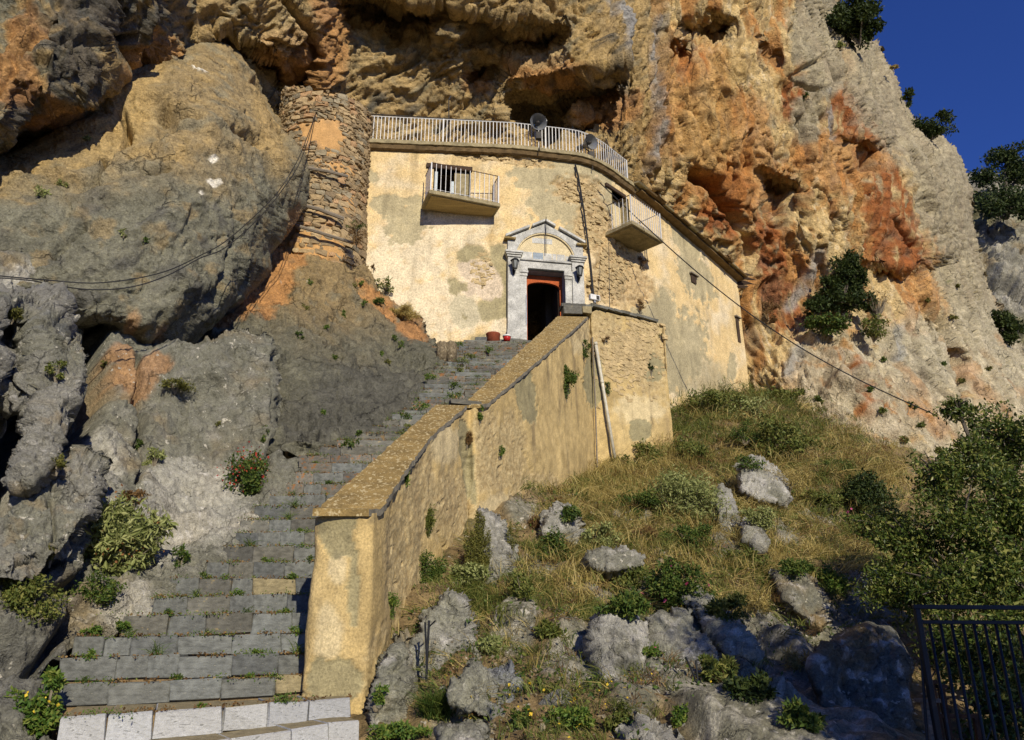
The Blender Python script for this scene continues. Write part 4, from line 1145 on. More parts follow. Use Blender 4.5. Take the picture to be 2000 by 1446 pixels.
# ---------------- balconies
def balcony(X, half, dep, z, skew, label, mats, seed):
    Mx = fmat(X)
    if skew: Mx = Mx @ Matrix.Rotation(skew, 4, 'Z')
    slab = MB(); slab.box(-half, half, -dep, .15, z, z + .13, Mx)
    sl = hpart('balcony', slab, 'concrete', .012, label=label)
    m = MB(); m.box(-half + .09, half - .09, -dep + .08, .02, z - .025, z - .003, Mx); hpart('soffit', m, mats, .004, parent=sl)
    zt_, zb = z + 1.08, z + .13
    bar = MB().box(-.008, .008, -.008, .008, 0, zt_ - zb).mesh('baluster', 'white_metal')
    def put(x, y, me=bar, nm='baluster'):
        o = link(nm, me, sl); o.matrix_parent_inverse = HM @ Matrix.Identity(4) if False else Matrix.Identity(4)
        p = Mx @ Vector((x, y, zb)); o.matrix_basis = Matrix.Translation(p) @ Mx.to_3x3().to_4x4()
        return o
    post = MB().box(-.018, .018, -.018, .018, 0, zt_ - zb).mesh('corner_post', 'white_metal')
    e = .05
    n = 14
    for k in range(1, n): put(-half + e + (2 * half - 2 * e) * k / n, -dep + e)
    for sx in (-1, 1):
        put(sx * (half - e), -dep + e, post, 'corner_post')
        for k in range(1, 6): put(sx * (half - e), -dep + e + (dep - e) * k / 6)
    for zz_ in (zt_, zb + .06):
        for a, b_ in (((-half + e, -dep + e), (half - e, -dep + e)), ((-half + e, -dep + e), (-half + e, 0)), ((half - e, -dep + e), (half - e, 0))):
            m = MB(); m.tube([Mx @ Vector((a[0], a[1], zz_)), Mx @ Vector((b_[0], b_[1], zz_))], .014 if zz_ == zt_ else .008, 6)
            hpart('rail', m, 'rust' if zz_ == zt_ else 'white_metal', parent=sl)
    return sl
balcony(-1.64, 1.09, .80, 12.47, R(11), 'shallow concrete balcony with white railing and boarded underside', 'soffit', 1)
balcony(3.62, .84, .95, 12.42, 0, 'balcony on the curved corner with stained dark underside', 'concrete', 2)

# balcony doorway: dark room, lintel board, frame posts, half open leaf
Mb = fmat(-1.84)
reveal(B1_OPEN, -1.84, .35, 'plaster_grey' if 'plaster_grey' in M else 'concrete', 'balcony_door_reveal')
m = MB(); m.add([(-.6, .36, 12.6), (.6, .36, 12.6), (.6, 2, 12.6), (-.6, 2, 12.6), (-.6, .36, 14.0), (.6, .36, 14.0), (.6, 2, 14.0), (-.6, 2, 14.0)], [(3, 2, 6, 7), (0, 3, 7, 4), (1, 5, 6, 2), (4, 7, 6, 5), (0, 1, 2, 3)], Mb); hpart('upper_room', m, 'interior')
m = MB(); m.box(-.80, .62, -.06, .30, 13.98, 14.14, Mb); hpart('lintel_board', m, 'dark_wood', .01)
m = MB(); m.box(-.53, -.44, .02, .10, 12.63, 13.9, Mb); hpart('door_post', m, 'pale_frame', .004)
m = MB(); m.box(-.02, .07, .02, .10, 12.63, 13.6, Mb); hpart('door_post', m, 'pale_frame', .004)
m = MB(); m.box(.075, .52, .06, .09, 12.63, 13.97, Mb); hpart('door_board', m, 'concrete', .004)
Mb2 = fmat(3.55)
reveal(B2_OPEN, 3.55, .35, 'concrete', 'corner_balcony_door_reveal')
m = MB(); m.box(-.45, .45, .30, .34, 12.5, 14.2, Mb2); hpart('blocked_door_panel', m, 'plaster_wall_c' if 'plaster_wall_c' in M else 'tymp')
m = MB(); m.box(-.75, .3, -.05, .30, 14.2, 14.33, Mb2); hpart('lintel_board', m, 'dark_wood', .01)
# small openings on the right hand part
for X, z0, w, h in ((6.45, 12.35, .34, .30), (8.55, 11.0, .22, 1.0)):
    Mx = fmat(X)
    m = MB(); m.box(-w / 2, w / 2, -.028, -.02, z0, z0 + h, Mx); wdw = hpart('window', m, 'dark_wood')
    m = MB(); m.box(-w / 2 - .06, w / 2 + .1, -.10, .0, z0 + h + .003, z0 + h + .06, Mx); hpart('window_sill', m, 'wood', .005, parent=wdw)
m = MB(); Mx = fmat(7.9)

# ================================================================ terrace railing
rail_t = empty('terrace_railing', tuple(fmat(0.0).translation + Vector((0, .3, 15.0))), 0, 'long white iron railing along the curved chapel terrace', 'railing')
RM = Matrix.Translation(rail_t.location).inverted()
def rp(s, inset=.06):
    x, y, tx, ty = [float(q) for q in fac(s)]
    return Vector((x - ty * inset, y + tx * inset, float(ztop(s)) + .10)), math.atan2(ty, tx)
sA, sB = s_of_x(-4.95), s_of_x(3.95)
nbar = 84; HR = 1.02
bar = MB().box(-.011, .011, -.008, .008, .08, HR).mesh('baluster', 'white_metal')
post = MB().box(-.022, .022, -.022, .022, -.04, HR + .01).mesh('post', 'white_metal')
for i in range(nbar + 1):
    p, rz = rp(sA + (sB - sA) * i / nbar)
    big = i in (0, 25, 54, nbar)
    o = link('post' if big else 'baluster', post if big else bar, rail_t)
    o.matrix_parent_inverse = RM; o.location = p; o.rotation_euler = (0, 0, rz)
for h, r_, mt, nm in ((HR, .016, 'white_metal', 'top_rail'), (.09, .014, 'white_metal', 'bottom_rail')):
    m = MB(); m.tube([rp(sA + (sB - sA) * i / 50)[0] + Vector((0, 0, h)) for i in range(51)], r_, 6)
    o = m.build(nm, mt, rail_t); o.matrix_parent_inverse = RM
m = MB(); m.tube([rp(sA - .1 + (sB - sA) * i / 50, .30)[0] + Vector((0, 0, HR + .27 - .003 * i)) for i in range(51)], .020, 6)
pipe = m.build('dark_pipe', 'dark_iron'); tag(pipe, 'dark pipe running just above the white terrace railing', 'pipe')
for X, h, lab in ((-1.95, 1.75, 'tall dark thin pole standing behind the middle post of the terrace railing'), (3.75, 1.65, 'thin dark pole at the right end of the terrace railing')):
    p, rz = rp(s_of_x(X), .32)
    m = MB(); m.tube([(0, 0, 0), (-.02, 0, HR), (-.05 if X < 0 else -.28, 0, h + .25)], [.022, .02, .016], 6)
    if X < 0: m.tube([(-.05, 0, h + .25), (.02, -.03, h + .38)], .03, 6)
    o = m.build('pole', 'dark_iron'); o.location = p; tag(o, lab, 'pole')

# ================================================================ loudspeakers
def speaker(px, py, Y, rad, aim, label):
    c = V3(px, py, Y)
    root = empty('loudspeaker', c, 0, label, 'loudspeaker', 'horn loudspeakers on the terrace railing')
    q = Vector(aim).normalized().to_track_quat('Z', 'Y').to_matrix().to_4x4()
    m = MB(); prof = [(rad * k, z) for k, z in ((1.0, 0), (1.03, .015), (1.0, .0), (.80, -.08), (.55, -.2), (.30, -.30), (.2, -.36), (.02, -.36))]
    m.lathe(prof, 28, q); m.lathe([(rad * 1.04, .0), (rad * .84, -.09), (rad * .6, -.22), (rad * .33, -.33), (rad * .33, -.5), (.0, -.5)], 28, q)
    m.build('horn', 'grey_metal', root, 0, True)
    m = MB(); m.lathe([(0, -.02), (rad * .17, -.03), (rad * .26, -.10), (rad * .22, -.2), (rad * .1, -.34)], 14, q); m.build('centre_cone', 'dark_iron', root, 0, True)
    m = MB(); m.tube([q @ Vector((0, 0, -.35)), q @ Vector((0, 0, -.62))], rad * .36, 12); m.build('driver', 'grey_metal', root)
    m = MB(); m.tube([q @ Vector((0, 0, -.45)), Vector((.02, .12, -.36)), Vector((.02, .12, -1.0))], .022, 6); m.build('bracket', 'dark_iron', root)
    m = MB(); m.box(-.09, .09, .0, .14, -.62, -.36); m.build('mounting_box', 'dark_iron', root, .01)
    return root
speaker(1052, 238, 20.45, .27, (.28, -1, -.30), 'larger grey horn loudspeaker on the bend of the terrace railing')
speaker(1155, 277, 21.1, .25, (.75, -1, -.20), 'smaller grey horn loudspeaker near the right end of the terrace railing')

# ================================================================ wall lanterns, floodlight, wires
def lantern(X, dx, z, label):
    Mx = fmat(X)
    p = Mx @ Vector((dx, -.30, z)); root = empty('wall_lantern', p, math.atan2(Mx[1][0], Mx[0][0]), label, 'lantern', 'wall lanterns beside the chapel door')
    m = MB(); m.lathe([(.0, .18), (.05, .16), (.13, .10), (.145, .08), (.12, .075), (0, .075)], 6); m.build('cap', 'black_metal', root)
    m = MB(); m.lathe([(.105, .073), (.06, -.15)], 6); m.build('glass', 'glass', root)
    m = MB()
    for k in range(6):
        a = 2 * math.pi * k / 6; m.tube([(.108 * math.cos(a), .108 * math.sin(a), .075), (.063 * math.cos(a), .063 * math.sin(a), -.15)], .009, 4)
    m.lathe([(.075, -.15), (.07, -.18), (.03, -.20), (.025, -.24), (0, -.25)], 6); m.build('cage', 'black_metal', root)
    m = MB(); m.tube([(0, .0, -.2), (0, .05, -.28), (0, .14, -.27), (0, .175, -.16), (0, .175, -.02)], .017, 6); m.box(-.04, .04, .16, .178, -.30, .02); m.build('bracket', 'black_metal', root)
lantern(1.0, -.98, 10.78, 'black lantern on the left pilaster of the marble doorway')
lantern(1.0, .98, 10.72, 'black lantern on the right pilaster of the marble doorway')
p = V3(1161, 583, 20.3)
root = empty('floodlight', p, R(25), 'small white floodlight box on the ledge right of the doorway', 'floodlight')
MB().box(-.16, .16, -.06, .06, -.07, .10).build('housing', 'white_plastic', root, .01)
MB().box(.03, .13, -.068, -.061, -.05, .07).build('lens', 'dark_iron', root)
MB().box(-.03, .03, -.03, .03, -.14, -.071).build('foot', 'grey_metal', root)

def wire(pts, r, name, mat, label, cat, seg=5):
    m = MB(); m.tube(pts, r, seg); o = m.build(name, mat); return tag(o, label, cat)
def fpx(X, z, out=.05):
    Mx = fmat(X); return Mx @ Vector((0, -out, z))
wire([fpx(2.0, 14.6), fpx(2.08, 14.2), fpx(2.22, 13.0), fpx(2.3, 12.0), fpx(2.38, 11.0), fpx(2.42, 10.2), fpx(2.5, 9.6), fpx(2.42, 9.2)], .03, 'conduit', 'cable', 'dark conduit running down the bare rubble right of the doorway', 'conduit')
wire([fpx(1.0, 12.5, .22), fpx(1.0, 12.0, .14), fpx(1.0, 11.3, .12)], .012, 'wire', 'cable', 'thin wire hanging over the pediment of the doorway', 'wire')
# overhead cable from the terrace corner down to the trees on the right
A = fpx(2.75, 14.15, .1); B = V3(1830, 812, 21)
pts = []
for k in range(41):
    t = k / 40; p = A.lerp(B, t); p.z -= 1.1 * math.sin(math.pi * t) * .9; pts.append(p)
wire(pts, .018, 'overhead_cable', 'cable', 'long black cable strung from the chapel corner down to the right hand trees', 'cable')
# cables across the boulder on the left
A = V3(617, 222, 18.75)
def cab(mid, endp, off, label, r):
    P_ = [(617, 222, 18.7)] + mid + endp
    c = catmull([at(*q) + np.array([0, 0, off]) for q in P_], 8)
    wire([Vector(q.tolist()) for q in c], r, 'hanging_cable', 'cable', label, 'cable')
cab([(585, 305, 15.2), (545, 372, 14.6), (500, 420, 13.6), (440, 472, 12.6), (390, 500, 12.0), (330, 528, 11.4), (260, 545, 11.0)], [(180, 553, 10.6), (90, 547, 10.2), (20, 541, 9.8), (-200, 520, 9)], 0, 'upper of two black cables sagging across the grey boulder', .010)
cab([(588, 312, 15.2), (545, 380, 14.5), (500, 432, 13.4), (440, 484, 12.4), (390, 505, 11.9), (330, 537, 11.3), (260, 560, 10.9)], [(180, 566, 10.5), (100, 556, 10.1), (40, 546, 9.8), (-200, 530, 9)], 0, 'lower of two black cables sagging across the grey boulder', .010)

# ================================================================ MASONRY TOWER
tw = empty('stone_tower', (-5.75, 20.2, 10.3), 0, 'round rubble stone tower wedged between the boulder and the cream chapel front', 'tower')
TM = Matrix.Translation(tw.location).inverted()
cx, cy, rad = -5.75, 20.2, 1.42
def tw_z(a):    # top height, higher on the left against the rock (a: angle, -pi..0)
    return 15.62 + .75 * max(0, -math.cos(a)) ** 1.3
aa_ = np.linspace(-math.pi - .3, .45, 150); zz_ = np.arange(9.4, 16.6, .05)
AA, ZZ = np.meshgrid(aa_, zz_)
ZT = np.vectorize(tw_z)(AA)
keep = ZZ <= ZT
rad_z = rad + .16 * sstep(13.6, 10.5, ZZ) * 0 + .10 * sstep(12.8, 11.0, ZZ)
P = np.stack([cx + (rad_z - .035) * np.cos(AA), cy + (rad_z - .035) * np.sin(AA), ZZ], -1).reshape(-1, 3)
t1 = fbm(P, 3, 4, 800)
tu, tv = proj(P)
patch = blobs(tu, tv, t1 * 2, [(640, 268, 36, 38, -10), (600, 262, 24, 22, 0), (660, 330, 50, 14, 15), (620, 480, 60, 30, 10), (680, 400, 14, 30, 0)])
tc_ = mix(np.tile(np.array([.40, .26, .12]), (len(P), 1)), np.array([.30, .22, .13]), sstep(-.1, .3, t1))
tc_ = mix(tc_, np.array([.50, .29, .11]), patch * .9)
r_out = .06 * sstep(.4, .6, patch) + .03 * t1
P[:, 0] += r_out * np.cos(AA.ravel()); P[:, 1] += r_out * np.sin(AA.ravel())
v_, f_, c_ = compact(P, grid_faces(keep), tc_)
o = link('mortar_core', mesh_np('mortar_core', v_, f_, c_, True, M['plaster_wall']), tw); o.matrix_parent_inverse = TM
# flat top
m = MB(); m.lathe([(rad, 15.60), (.02, 15.62)], 24, Matrix.Translation((cx, cy, 0))); o = m.build('tower_top', 'soil', tw); o.matrix_parent_inverse = TM
svar = [stone_variant('stone', 100 + k, ('stone', 'stone', 'stone2', 'stone', 'stone3')[k % 5], .13, .26) for k in range(16)]
def patch_at(u, v):
    return float(min(ell(u, v, 642, 268, 27, 32), ell(u, v, 606, 262, 15, 16)))
r = random.Random(5)
stones = []
z = 10.15
while z < 16.4:
    h = r.uniform(.11, .21); a = -math.pi - .1 + r.uniform(0, .1)
    while a < .12:
        w = r.uniform(.14, .34) * (1.1 if h > .15 else .9); da = w / rad
        am = a + da / 2
        if z + h < tw_z(am) + .08:
            rz_ = rad + .10 * float(sstep(12.8, 11.0, z))
            p = Vector((cx + (rz_ - .075) * math.cos(am), cy + (rz_ - .075) * math.sin(am), z + h / 2))
            u_, v__ = proj(np.array(p)[None]); u_, v__ = float(u_[0]), float(v__[0])
            if patch_at(u_, v__) > .78 + .4 * r.random() and u_ > 520 and not (u_ < 575 and v__ > 300) and r.random() > .05:
                stones.append((p, am, w, h))
        a += da * 1.03
    z += h * 1.02
stones.sort(key=lambda q: -q[2] * q[3] * max(.1, -math.sin(q[1])))
for p, am, w, h in stones[:298]:
    o = link('stone', r.choice(svar), tw); o.matrix_parent_inverse = TM
    o.matrix_basis = Matrix.Translation(p) @ Matrix.Rotation(am + math.pi / 2 + r.uniform(-.08, .08), 4, 'Z') @ Matrix.Rotation(r.uniform(-.16, .16), 4, 'Y') @ Matrix.Diagonal((w * 1.0, r.uniform(.16, .26), h * r.uniform(.8, 1.1), 1))
def joined_stones(lst, name, mat, parent, pinv, seed):
    r = random.Random(seed); vs = []; fs = []
    for p, am, w, h, d in lst:
        me = svar[r.randrange(len(svar))]
        Mx = Matrix.Translation(p) @ Matrix.Rotation(am, 4, 'Z') @ Matrix.Rotation(r.uniform(-.3, .3), 4, 'Y') @ Matrix.Diagonal((w, d, h, 1))
        k = len(vs); vs += [Mx @ v.co for v in me.vertices]; fs += [tuple(i + k for i in pl.vertices) for pl in me.polygons]
    m = MB(); m.add(vs, fs); o = m.build(name, mat, parent, 0, False)
    if parent: o.matrix_parent_inverse = pinv
    tag(o, kind='stuff'); return o
rest = [(p, am + math.pi / 2, w, h, .2) for p, am, w, h in stones[298:]]
chips = []
for k in range(1600):
    am = r.uniform(-math.pi - .1, .1); z = r.uniform(10.2, 16.3)
    if z > tw_z(am): continue
    p = Vector((cx + (rad - .0) * math.cos(am), cy + (rad - .0) * math.sin(am), z)); u_, v__ = proj(np.array(p)[None])
    if patch_at(float(u_[0]), float(v__[0])) < 1: continue
    chips.append((p, am + math.pi / 2, r.uniform(.05, .13), r.uniform(.03, .07), .12))
joined_stones(rest + chips, 'small_stones', 'stone', tw, TM, 3)
for pts, r_ in ([[(577, 398, 18.45), (620, 408, 18.55), (672, 428, 18.8)], .055], [[(577, 440, 18.4), (625, 455, 18.5), (690, 475, 19.0)], .045], [[(598, 328, 18.6), (640, 335, 18.65), (680, 345, 18.85)], .045]):
    m = MB(); m.tube([V3(*q) for q in pts], r_, 6); o = m.build('timber_beam', 'wood', tw); o.matrix_parent_inverse = TM
# ================================================================ STAIRS
def xin(Y): return float(np.interp(Y, [7.0, 7.5, 11.6, 11.85, 19, 21], [-1.88, -1.86, -1.16, -.78, 1.28, 1.9]))
stair = empty('stone_stairs', (-3, 7, -.7), 0, 'long flight of blue-grey stone steps climbing to the chapel doorway, two lowest risers painted white', 'stairs')
SM = Matrix.Translation(stair.location).inverted()
rows = [(112, 1492, 702, 1405, 5.75, 6.8), (117, 1401, 686, 1360, 6.3, 7.12), (118, 1336, 632, 1318, 7.3, 7.72), (119, 1284, 609, 1276, 7.65, 7.95), (147, 1244, 611, 1236, 7.97, 8.2), (241, 1201, 609, 1196, 8.3, 8.45),
        (299, 1166, 610, 1159, 8.62, 8.75), (331, 1129, 607, 1128, 9.0, 9.02), (405, 1098, 607, 1096, 9.3, 9.3), (437, 1067, 609, 1066, 9.6, 9.6), (462, 1040, 623, 1040, 9.9, 9.9), (470, 1014, 626, 1013, 10.2, 10.2),
        (499, 989, 630, 988, 10.5, 10.5), (528, 967, 640, 966, 10.8, 10.8), (560, 945, 0, 943, 11.1, 11.1), (578, 924, 0, 923, 11.4, 11.4), (590, 905, 0, 905, 11.7, 11.7), (584, 889, 0, 888, 12.0, 12.0)]
segs = []
for k, (lx, ly, rx, ry, yl, yr) in enumerate(rows):
    a = at(lx, ly, yl)
    if k >= 3:
        b_ = at(700, ry, yr); b_[0] = xin(yr) - .05
    else:
        b_ = at(rx, ry, yr)
    segs.append((Vector(a.tolist()), Vector(b_.tolist())))
Yk = 12.3; zk = segs[-1][0].z
while Yk < 19.75:
    zk += .2005
    xl = float(np.interp(Yk, [12, 12.6, 13.3, 14.5, 17.4, 18.6, 19.5, 20.4], [-3.3, -2.9, -2.4, -1.9, -1.75, -1.95, -1.3, -.5]))
    segs.append((Vector((xl, Yk - .05, zk)), Vector((xin(Yk) - .03, Yk + .05, zk))))
    Yk += .30
NS = len(segs)
def chip_box(name, seed, mat):
    """a worn step stone, 1 x 1 x 1, front face at y = 0, top at z = 0"""
    b = bmesh.new(); bmesh.ops.create_cube(b, size=1.0); r = random.Random(seed)
    yj = .012 if mat == 'white_step' else .05
    for v in b.verts: v.co += Vector((0, .5, -.5)) + Vector((r.uniform(-.02, .02), r.uniform(-yj, yj), r.uniform(-.06, .06)))
    bmesh.ops.bevel(b, geom=[e for e in b.edges], offset=.028, segments=1, affect='EDGES')
    for v in b.verts: v.co += Vector([r.uniform(-.016, .016) for _ in range(3)])
    me = bpy.data.meshes.new(name); b.to_mesh(me); b.free(); me.materials.append(M[mat])
    if mat == 'white_step':
        me.materials.append(M['step_ochre'])
        for p in me.polygons:
            if p.normal.z > .6: p.material_index = 1
    return me
smesh = {mt: [chip_box('step_stone', 300 + k + 10 * j, mt) for k in range(5)] for j, mt in enumerate(('step', 'step2', 'step3', 'step_ochre', 'white_step', 'soil'))}
r = random.Random(11)
joints = []
core = MB()
for k, (a, b_) in enumerate(segs):
    d = b_ - a; L = d.length; ang = math.atan2(d.y, d.x); tilt = -math.atan2(d.z, math.hypot(d.x, d.y))
    nxt = segs[k + 1][0].z if k + 1 < NS else a.z
    prev = segs[k - 1] if k else (a - Vector((0, .3, .22)), b_ - Vector((0, .3, .2)))
    R0 = Matrix.Translation(a) @ Matrix.Rotation(ang, 4, 'Z') @ Matrix.Rotation(tilt, 4, 'Y')
    rise = max(.12, min(.30, a.z - prev[0].z)); rise_r = max(.12, min(.30, b_.z - prev[1].z))
    upper = k >= 18
    x = 0.0
    while x < L - .02:
        w = r.uniform(.24, .52) if not upper else r.uniform(.25, .8)
        if L - x - w < .16: w = L - x
        f = (x + w / 2) / L; hgt = (rise * (1 - f) + rise_r * f) * (1.0 if k > 1 else 1.05) - .004 - .014 * r.random()
        if k <= 1: mt = 'white_step'
        elif k == 7 and .45 < f < .68: mt = 'step_ochre'
        elif k >= 14 and k < 18: mt = r.choice(['step', 'step', 'step3']) if k < 17 else ('step3' if f < .8 else 'step')
        elif upper: mt = r.choice(['step2', 'step3', 'step2', 'step2', 'step'])
        elif (k == 2 and f > .72): mt = 'step_ochre'
        else: mt = r.choice(['step', 'step', 'step', 'step2'])
        o = link('stone', r.choice(smesh[mt]), stair); o.matrix_parent_inverse = SM
        jz = r.uniform(-.012, .006) * (3 if upper else 1); jy = r.uniform(-.015, .012) * (3 if upper else 1)
        o.matrix_basis = R0 @ Matrix.Translation((x + w / 2, jy, jz)) @ Matrix.Rotation(r.uniform(-.02, .02) * (3 if upper else 1), 4, 'Z') @ Matrix.Diagonal((w + .004, .33 if k > 1 else 1.15 - .45 * f, hgt, 1))
        joints.append((k, R0 @ Vector((x, -.0, 0))))
        x += w
    zlow = a.z - .9
    v = [R0 @ Vector(q) for q in [(0.02, .045, -.035), (L - .02, .045, -.035), (L - .02, .045, -.9), (.02, .045, -.9), (0.02, .6, -.035), (L - .02, .6, -.035), (L - .02, .6, -.9), (.02, .6, -.9)]]
    core.add(v, [(0, 1, 2, 3), (0, 4, 5, 1), (0, 3, 7, 4), (1, 5, 6, 2), (3, 2, 6, 7)])
co = core.build('stair_core', 'soil', stair); co.matrix_parent_inverse = SM
# landing in front of the door
land = MB(); land.add([(-1.5, 20.0, 8.05), (1.6, 20.2, 8.05), (3.6, 20.6, 8.05), (3.3, 22.0, 8.25), (-.5, 21.2, 8.22), (-2.2, 20.8, 8.05)], [(0, 1, 2, 3, 4, 5)])
o = land.build('landing', 'soil', stair); o.matrix_parent_inverse = SM
for X0, Y0, w in ((-.75, 20.15, .6), (-.12, 20.2, .5), (.4, 20.3, .62), (1.05, 20.42, .5), (-1.15, 20.0, .35)):
    o = link('stone', r.choice(smesh['step']), stair); o.matrix_parent_inverse = SM
    o.matrix_basis = Matrix.Translation((X0 + .3, Y0, 8.27)) @ Matrix.Rotation(.12, 4, 'Z') @ Matrix.Diagonal((w, .6, .16, 1))

# ================================================================ RETAINING WALL
outer = catmull([(-1.86, 7.9), (-1.87, 7.50), (-1.40, 7.44), (-1.30, 7.66), (-1.20, 9.2), (-.74, 11.6), (-.44, 12.0), (.7, 15.2), (1.98, 18.95), (2.3, 19.25), (4.2, 20.66), (4.36, 20.85), (4.3, 22.9)], 10)
ztop_ = [1.28, 1.29, 1.30, 1.36, 2.25, 3.62, 3.78, 5.92, 8.42, 8.80, 8.98, 8.98, 9.1]
osl = np.concatenate([[0], np.cumsum(np.linalg.norm(np.diff(outer, axis=0), axis=1))])
kn = osl[[min(10 * i, len(osl) - 1) for i in range(13)]]
wall_t = empty('retaining_wall', (-1.6, 7.5, -.6), 0, 'tall weathered ochre plaster wall with sloping lichen-covered coping beside the stairs', 'wall')
WM = Matrix.Translation(wall_t.location).inverted()
Sw = np.arange(0, osl[-1], .035); Tw = np.linspace(0, 1, 190)
sw, tw_ = np.meshgrid(Sw, Tw)
wx = np.interp(sw, osl, outer[:, 0]); wy = np.interp(sw, osl, outer[:, 1])
e = .05
tx = np.interp(sw + e, osl, outer[:, 0]) - np.interp(sw - e, osl, outer[:, 0]); ty = np.interp(sw + e, osl, outer[:, 1]) - np.interp(sw - e, osl, outer[:, 1])
l_ = np.hypot(tx, ty) + 1e-9; tx /= l_; ty /= l_
zt_ = np.interp(sw, kn, ztop_) - .06
zb_ = np.interp(sw, kn, [-.9, -.9, -.9, -1.0, -.6, 1.0, 1.2, 2.0, 3.0, 3.2, 4.2, 4.3, 5.5])
wz = zb_ + (zt_ - zb_) * tw_
batter = (1 - tw_) * .10 * sstep(.6, 1.6, sw)
P = np.stack([wx + ty * batter, wy - tx * batter, wz], -1); N = np.stack([ty, -tx, 0 * tx], -1).reshape(-1, 3)
pf = P.reshape(-1, 3); u_, v_ = proj(pf)
n1 = fbm(pf, 1.3, 4, 720); n2 = fbm(pf, 5, 4, 721); n3 = fbm(pf, 16, 3, 722); ns = fbm(stretch(pf, (0, 0, 1), 6), 2.4, 4, 723)
rough_ = blobs(u_, v_, n2 * 2.2, [(1210, 690, 70, 50, 10), (1270, 690, 40, 90, 0), (1160, 640, 60, 40, 0), (980, 720, 50, 40, -30), (880, 1000, 60, 90, 0), (820, 950, 40, 80, 0), (790, 1100, 40, 140, 0), (1000, 880, 30, 80, 0), (950, 850, 30, 60, 0), (760, 1330, 50, 120, 0), (960, 920, 60, 50, 0), (1050, 960, 60, 40, 0)])
greyp = blobs(u_, v_, n2 * 1.6, [(655, 1030, 40, 60, 0), (1250, 840, 24, 24, 0), (690, 1140, 12, 90, 0), (650, 1330, 60, 50, 0), (915, 900, 14, 90, -8), (1025, 760, 20, 80, -10), (1275, 720, 24, 30, 0), (1160, 740, 20, 60, 0)])
greyp = sstep(.42, .62, greyp)
smooth_ = blobs(u_, v_, n2 * 1.4, [(1070, 850, 60, 110, 0), (1240, 830, 60, 50, 0), (1080, 700, 40, 60, 0), (640, 1180, 36, 90, 0), (650, 1270, 30, 50, 0)])
pale_ = blobs(u_, v_, n2 * 2, [(660, 1110, 20, 30, 0), (640, 1240, 28, 60, 0), (850, 1150, 30, 60, -15), (905, 1190, 24, 60, -20), (980, 990, 40, 30, 0), (1250, 800, 50, 30, 0), (1130, 640, 20, 50, 0), (870, 870, 30, 40, 0)])
c = mix(np.tile(np.array([.50, .37, .16]), (len(pf), 1)), np.array([.38, .28, .12]), sstep(-.15, .3, n1))
c = mix(c, np.array([.58, .44, .20]), smooth_ * .6 * sstep(-.3, .2, n2))
c = mix(c, np.array([.60, .50, .29]), pale_ * .75)
c = mix(c, mix(np.tile(np.array([.34, .25, .12]), (len(pf), 1)), np.array([.50, .40, .21]), sstep(-.2, .2, n3)), rough_ * .8)
c = mix(c, np.array([.17, .13, .075]), sstep(.08, .35, ns) * .5 * sstep(.1, .5, tw_).ravel())
c = mix(c, np.array([.25, .225, .125]), greyp * .85)
c = mix(c, np.array([.13, .11, .075]), sstep(.22, .42, n2) * rough_ * .7)
c = mix(c, np.array([.12, .10, .06]), sstep(.30, .40, fbm(stretch(pf, (0, 0, 1), 3), 6, 4, 727)) * .55)
D = .07 * n1 + .010 * n2 + rough_ * (.010 * facets(pf, 3.5, 724, .8)[0] + .022 * n3 - .015) - .015 * sstep(.4, .6, greyp) - .05 * sstep(.22, .42, n2) * rough_
nz = n2
for pts, w_, dp in [([(858, 1040), (872, 1075), (873, 1115)], 2.5, .06), ([(1025, 880), (1040, 920), (1050, 950)], 2.5, .04), ([(1130, 725), (1145, 760)], 2.5, .05), ([(905, 860), (925, 980)], 5, .04)]:
    D -= crack(u_, v_, 0, pts, w_, dp, nz)
D *= sstep(0, .02, 1 - tw_.ravel() + .0)
P2 = pf + N * D[:, None]
f_ = grid_faces(np.ones(sw.shape, bool))
o = link('wall_face', mesh_np('wall_face', P2, f_, c, True, M['plaster_wall']), wall_t); o.matrix_parent_inverse = WM
# inner (stair side) face
inn = [(xin(y) + .03, y) for y in np.linspace(7.5, 11.6, 12)] + [(xin(y) + .03, y) for y in np.linspace(11.85, 19.0, 18)] + [(3.2, 20.7), (3.4, 22)]
def cap_z(Y): return float(np.interp(Y, [7.4, 7.6, 11.6, 11.85, 12.0, 19.0, 19.6, 22], [1.30, 1.34, 3.64, 3.76, 3.8, 8.47, 8.75, 8.9]))
nI = len(inn); iv = []
for q, (x, y) in enumerate(inn):
    zt0 = cap_z(y) - .06
    for j in range(8): iv.append((x + .01 * math.sin(q * 3 + j * 2), y, zt0 - 1.7 * j / 7))
iff = [(q * 8 + j, q * 8 + j + 1, (q + 1) * 8 + j + 1, (q + 1) * 8 + j) for q in range(nI - 1) for j in range(7)]
m = MB(); m.add(iv, iff); o = m.build('inner_face', 'concrete', wall_t, 0, True); o.matrix_parent_inverse = WM
